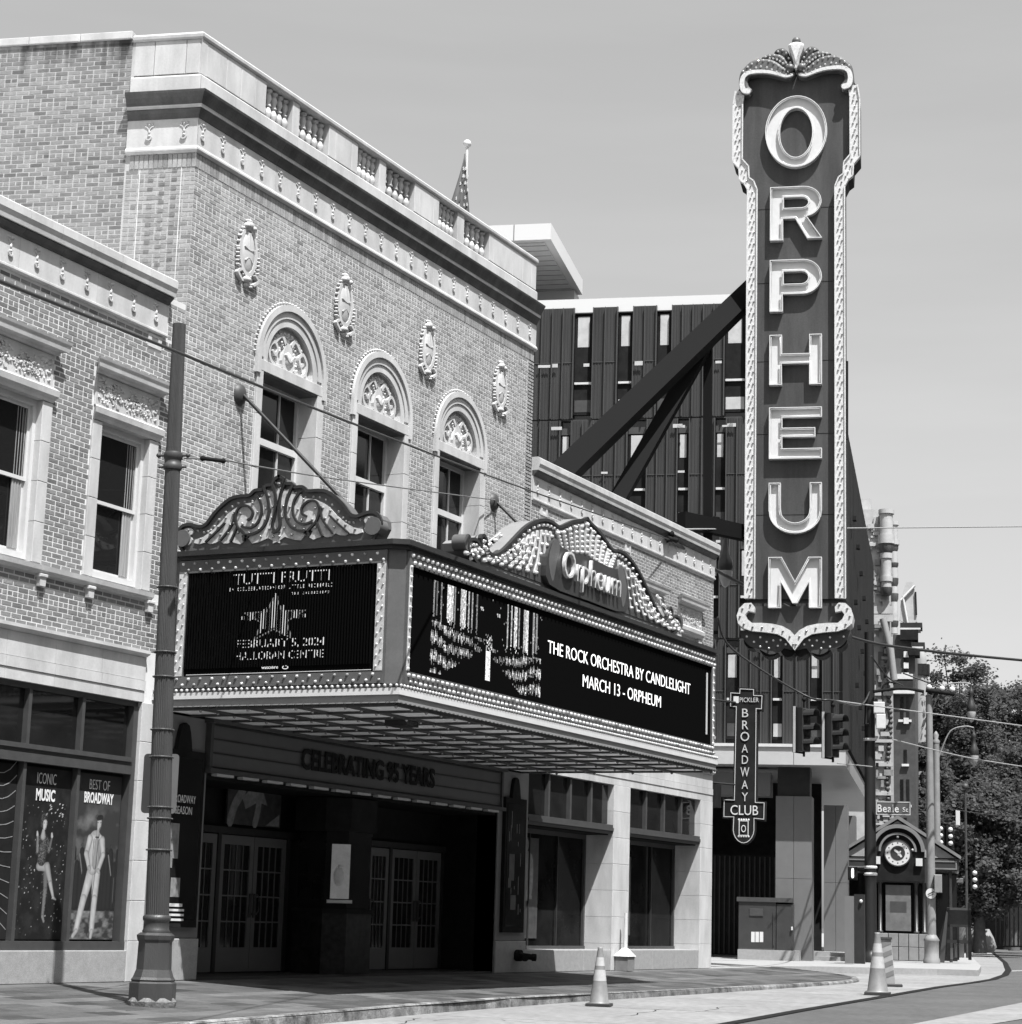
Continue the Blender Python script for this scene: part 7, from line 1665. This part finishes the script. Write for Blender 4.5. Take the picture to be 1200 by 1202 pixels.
wire('span_wire', [pq_+UP*(zc_+.02)+cr*.15, onX(262, 540, 23.2), onX(300, 547, 25), onX(400, 563, 30), V((38.5, -.1, 9.8))], .012, mat('grey_wire', .12, .5), 'thin span wire from the fluted pole clamp to the right wall rosette')
m_ = MB(); a_ = onX(238, 538, 22.2); b_ = onX(262, 541, 23.0); m_.tube([a_, b_], .03, 6); m_.ball(a_, .04, 6, 4); m_.ball(b_, .04, 6, 4); m_.build('wire_insulator', BLACK, None, label='pair of dark strain insulators on the thin span wire beside the fluted pole', cat='insulator')
wire('trolley_wire', [onX(640, 592, 44), onX(760, 618, 50), onX(838, 621, 52.5), onX(1000, 620, 60), onX(1210, 618, 70)], .022, WIREL, 'bright thin trolley wire running level across the vertical sign')
wire('signal_span_wire', [V((51.9, -.1, 9.2)), onX(860, 762, 52.5), sg1+UP*.95, sg2+UP*.95, zat(1010, 828, (62, 0, 4)), dpp+UP*vz(812, dpp)], .03, WIRE, 'sagging black wire that carries the two large traffic signals')
def wr(x0, y0, x1, y1, d0, d1, sag, m_, r, lab):
    a_ = CAM+ray(x0, y0)*(d0); b_ = CAM+ray(x1, y1)*(d1); mid = (a_+b_)/2-UP*sag; wire('overhead_wire', [a_, mid, b_], r, m_, lab)
wr(978, 822, 1215, 854, 68, 72, 0, WIREL, .022, 'thin bright wire from the signals past the pale lamp posts, upper of two')
wr(1048, 868, 1215, 902, 72, 75, .1, WIREL, .022, 'thin bright wire in front of the trees, lower of two')
wr(983, 896, 1024, 900, 66, 71, 0, WIREL, .02, 'short thin wire from the canopy corner to the black pole')
wr(1060, 790, 1118, 812, 76, 76, 0, WIRE, .03, 'short black wire falling to the lamp post crossarm')
wr(1090, 945, 1215, 960, 90, 92, .1, WIRE, .02, 'faint dark wire low in front of the trees')
wr(1023, 770, 1060, 805, 71, 74, .2, WIRE, .03, 'dark drooping cable right of the black signal pole')
# ================================================================== ADDED BLOCKS ACROSS THE STREET (unseen, cut the sky fill and darken the glass)
OPM = mat('opposite_brick', .09, .9, var=.3); OPG = mat('opposite_glass', .02, .2)
k_ = 0
for x0_, x1_, y_, h_, lab in [(-45, -12, -33, 15, 'added unseen brick block across the street behind the camera, lowest of the row'), (-12, 24, -33, 19, 'added unseen brick block across the street, taller one directly behind the camera'), (24, 62, -34, 22, 'added unseen brick block across the street opposite the theatre entrance'), (62, 110, -34, 24, 'added unseen brick block across the street, farthest and tallest of the row'), (-60, -46, -30, 14, 'added unseen brick block closing the street behind the camera'), (110, 250, -35, 25, 'added unseen long brick block across the street beyond the cross street')]:
    t = thing('added_opposite_block', ((x0_+x1_)/2, y_, KZ), lab, 'building', 'added unseen blocks across the street')
    m = MB((0, y_, 0), (-1, 0, 0), UP); dd = -14 if x0_ > -59 else -5; yb = 0
    m.box(-x1_, -x0_, -.15, h_, dd, 0) if x0_ > -59 else m.box(-x1_, -x0_, -.15, h_, 0, 45); m.build('wall', OPM, t)
    if x0_ > -59:
        m = MB((0, y_, 0), (-1, 0, 0), UP); n_ = int((x1_-x0_)/3)
        for i in range(n_):
            for j in range(int(h_/3.6)): a = -x1_+1+3*i; m.box(a, a+1.5, 1+3.6*j, 3.2+3.6*j, .0, .02)
        m.build('window', OPG, t, kind='stuff'); m = MB((0, y_, 0), (-1, 0, 0), UP); m.box(-x1_, -x0_, h_-.6, h_+.1, 0, .4); m.build('cornice', OPM, t)
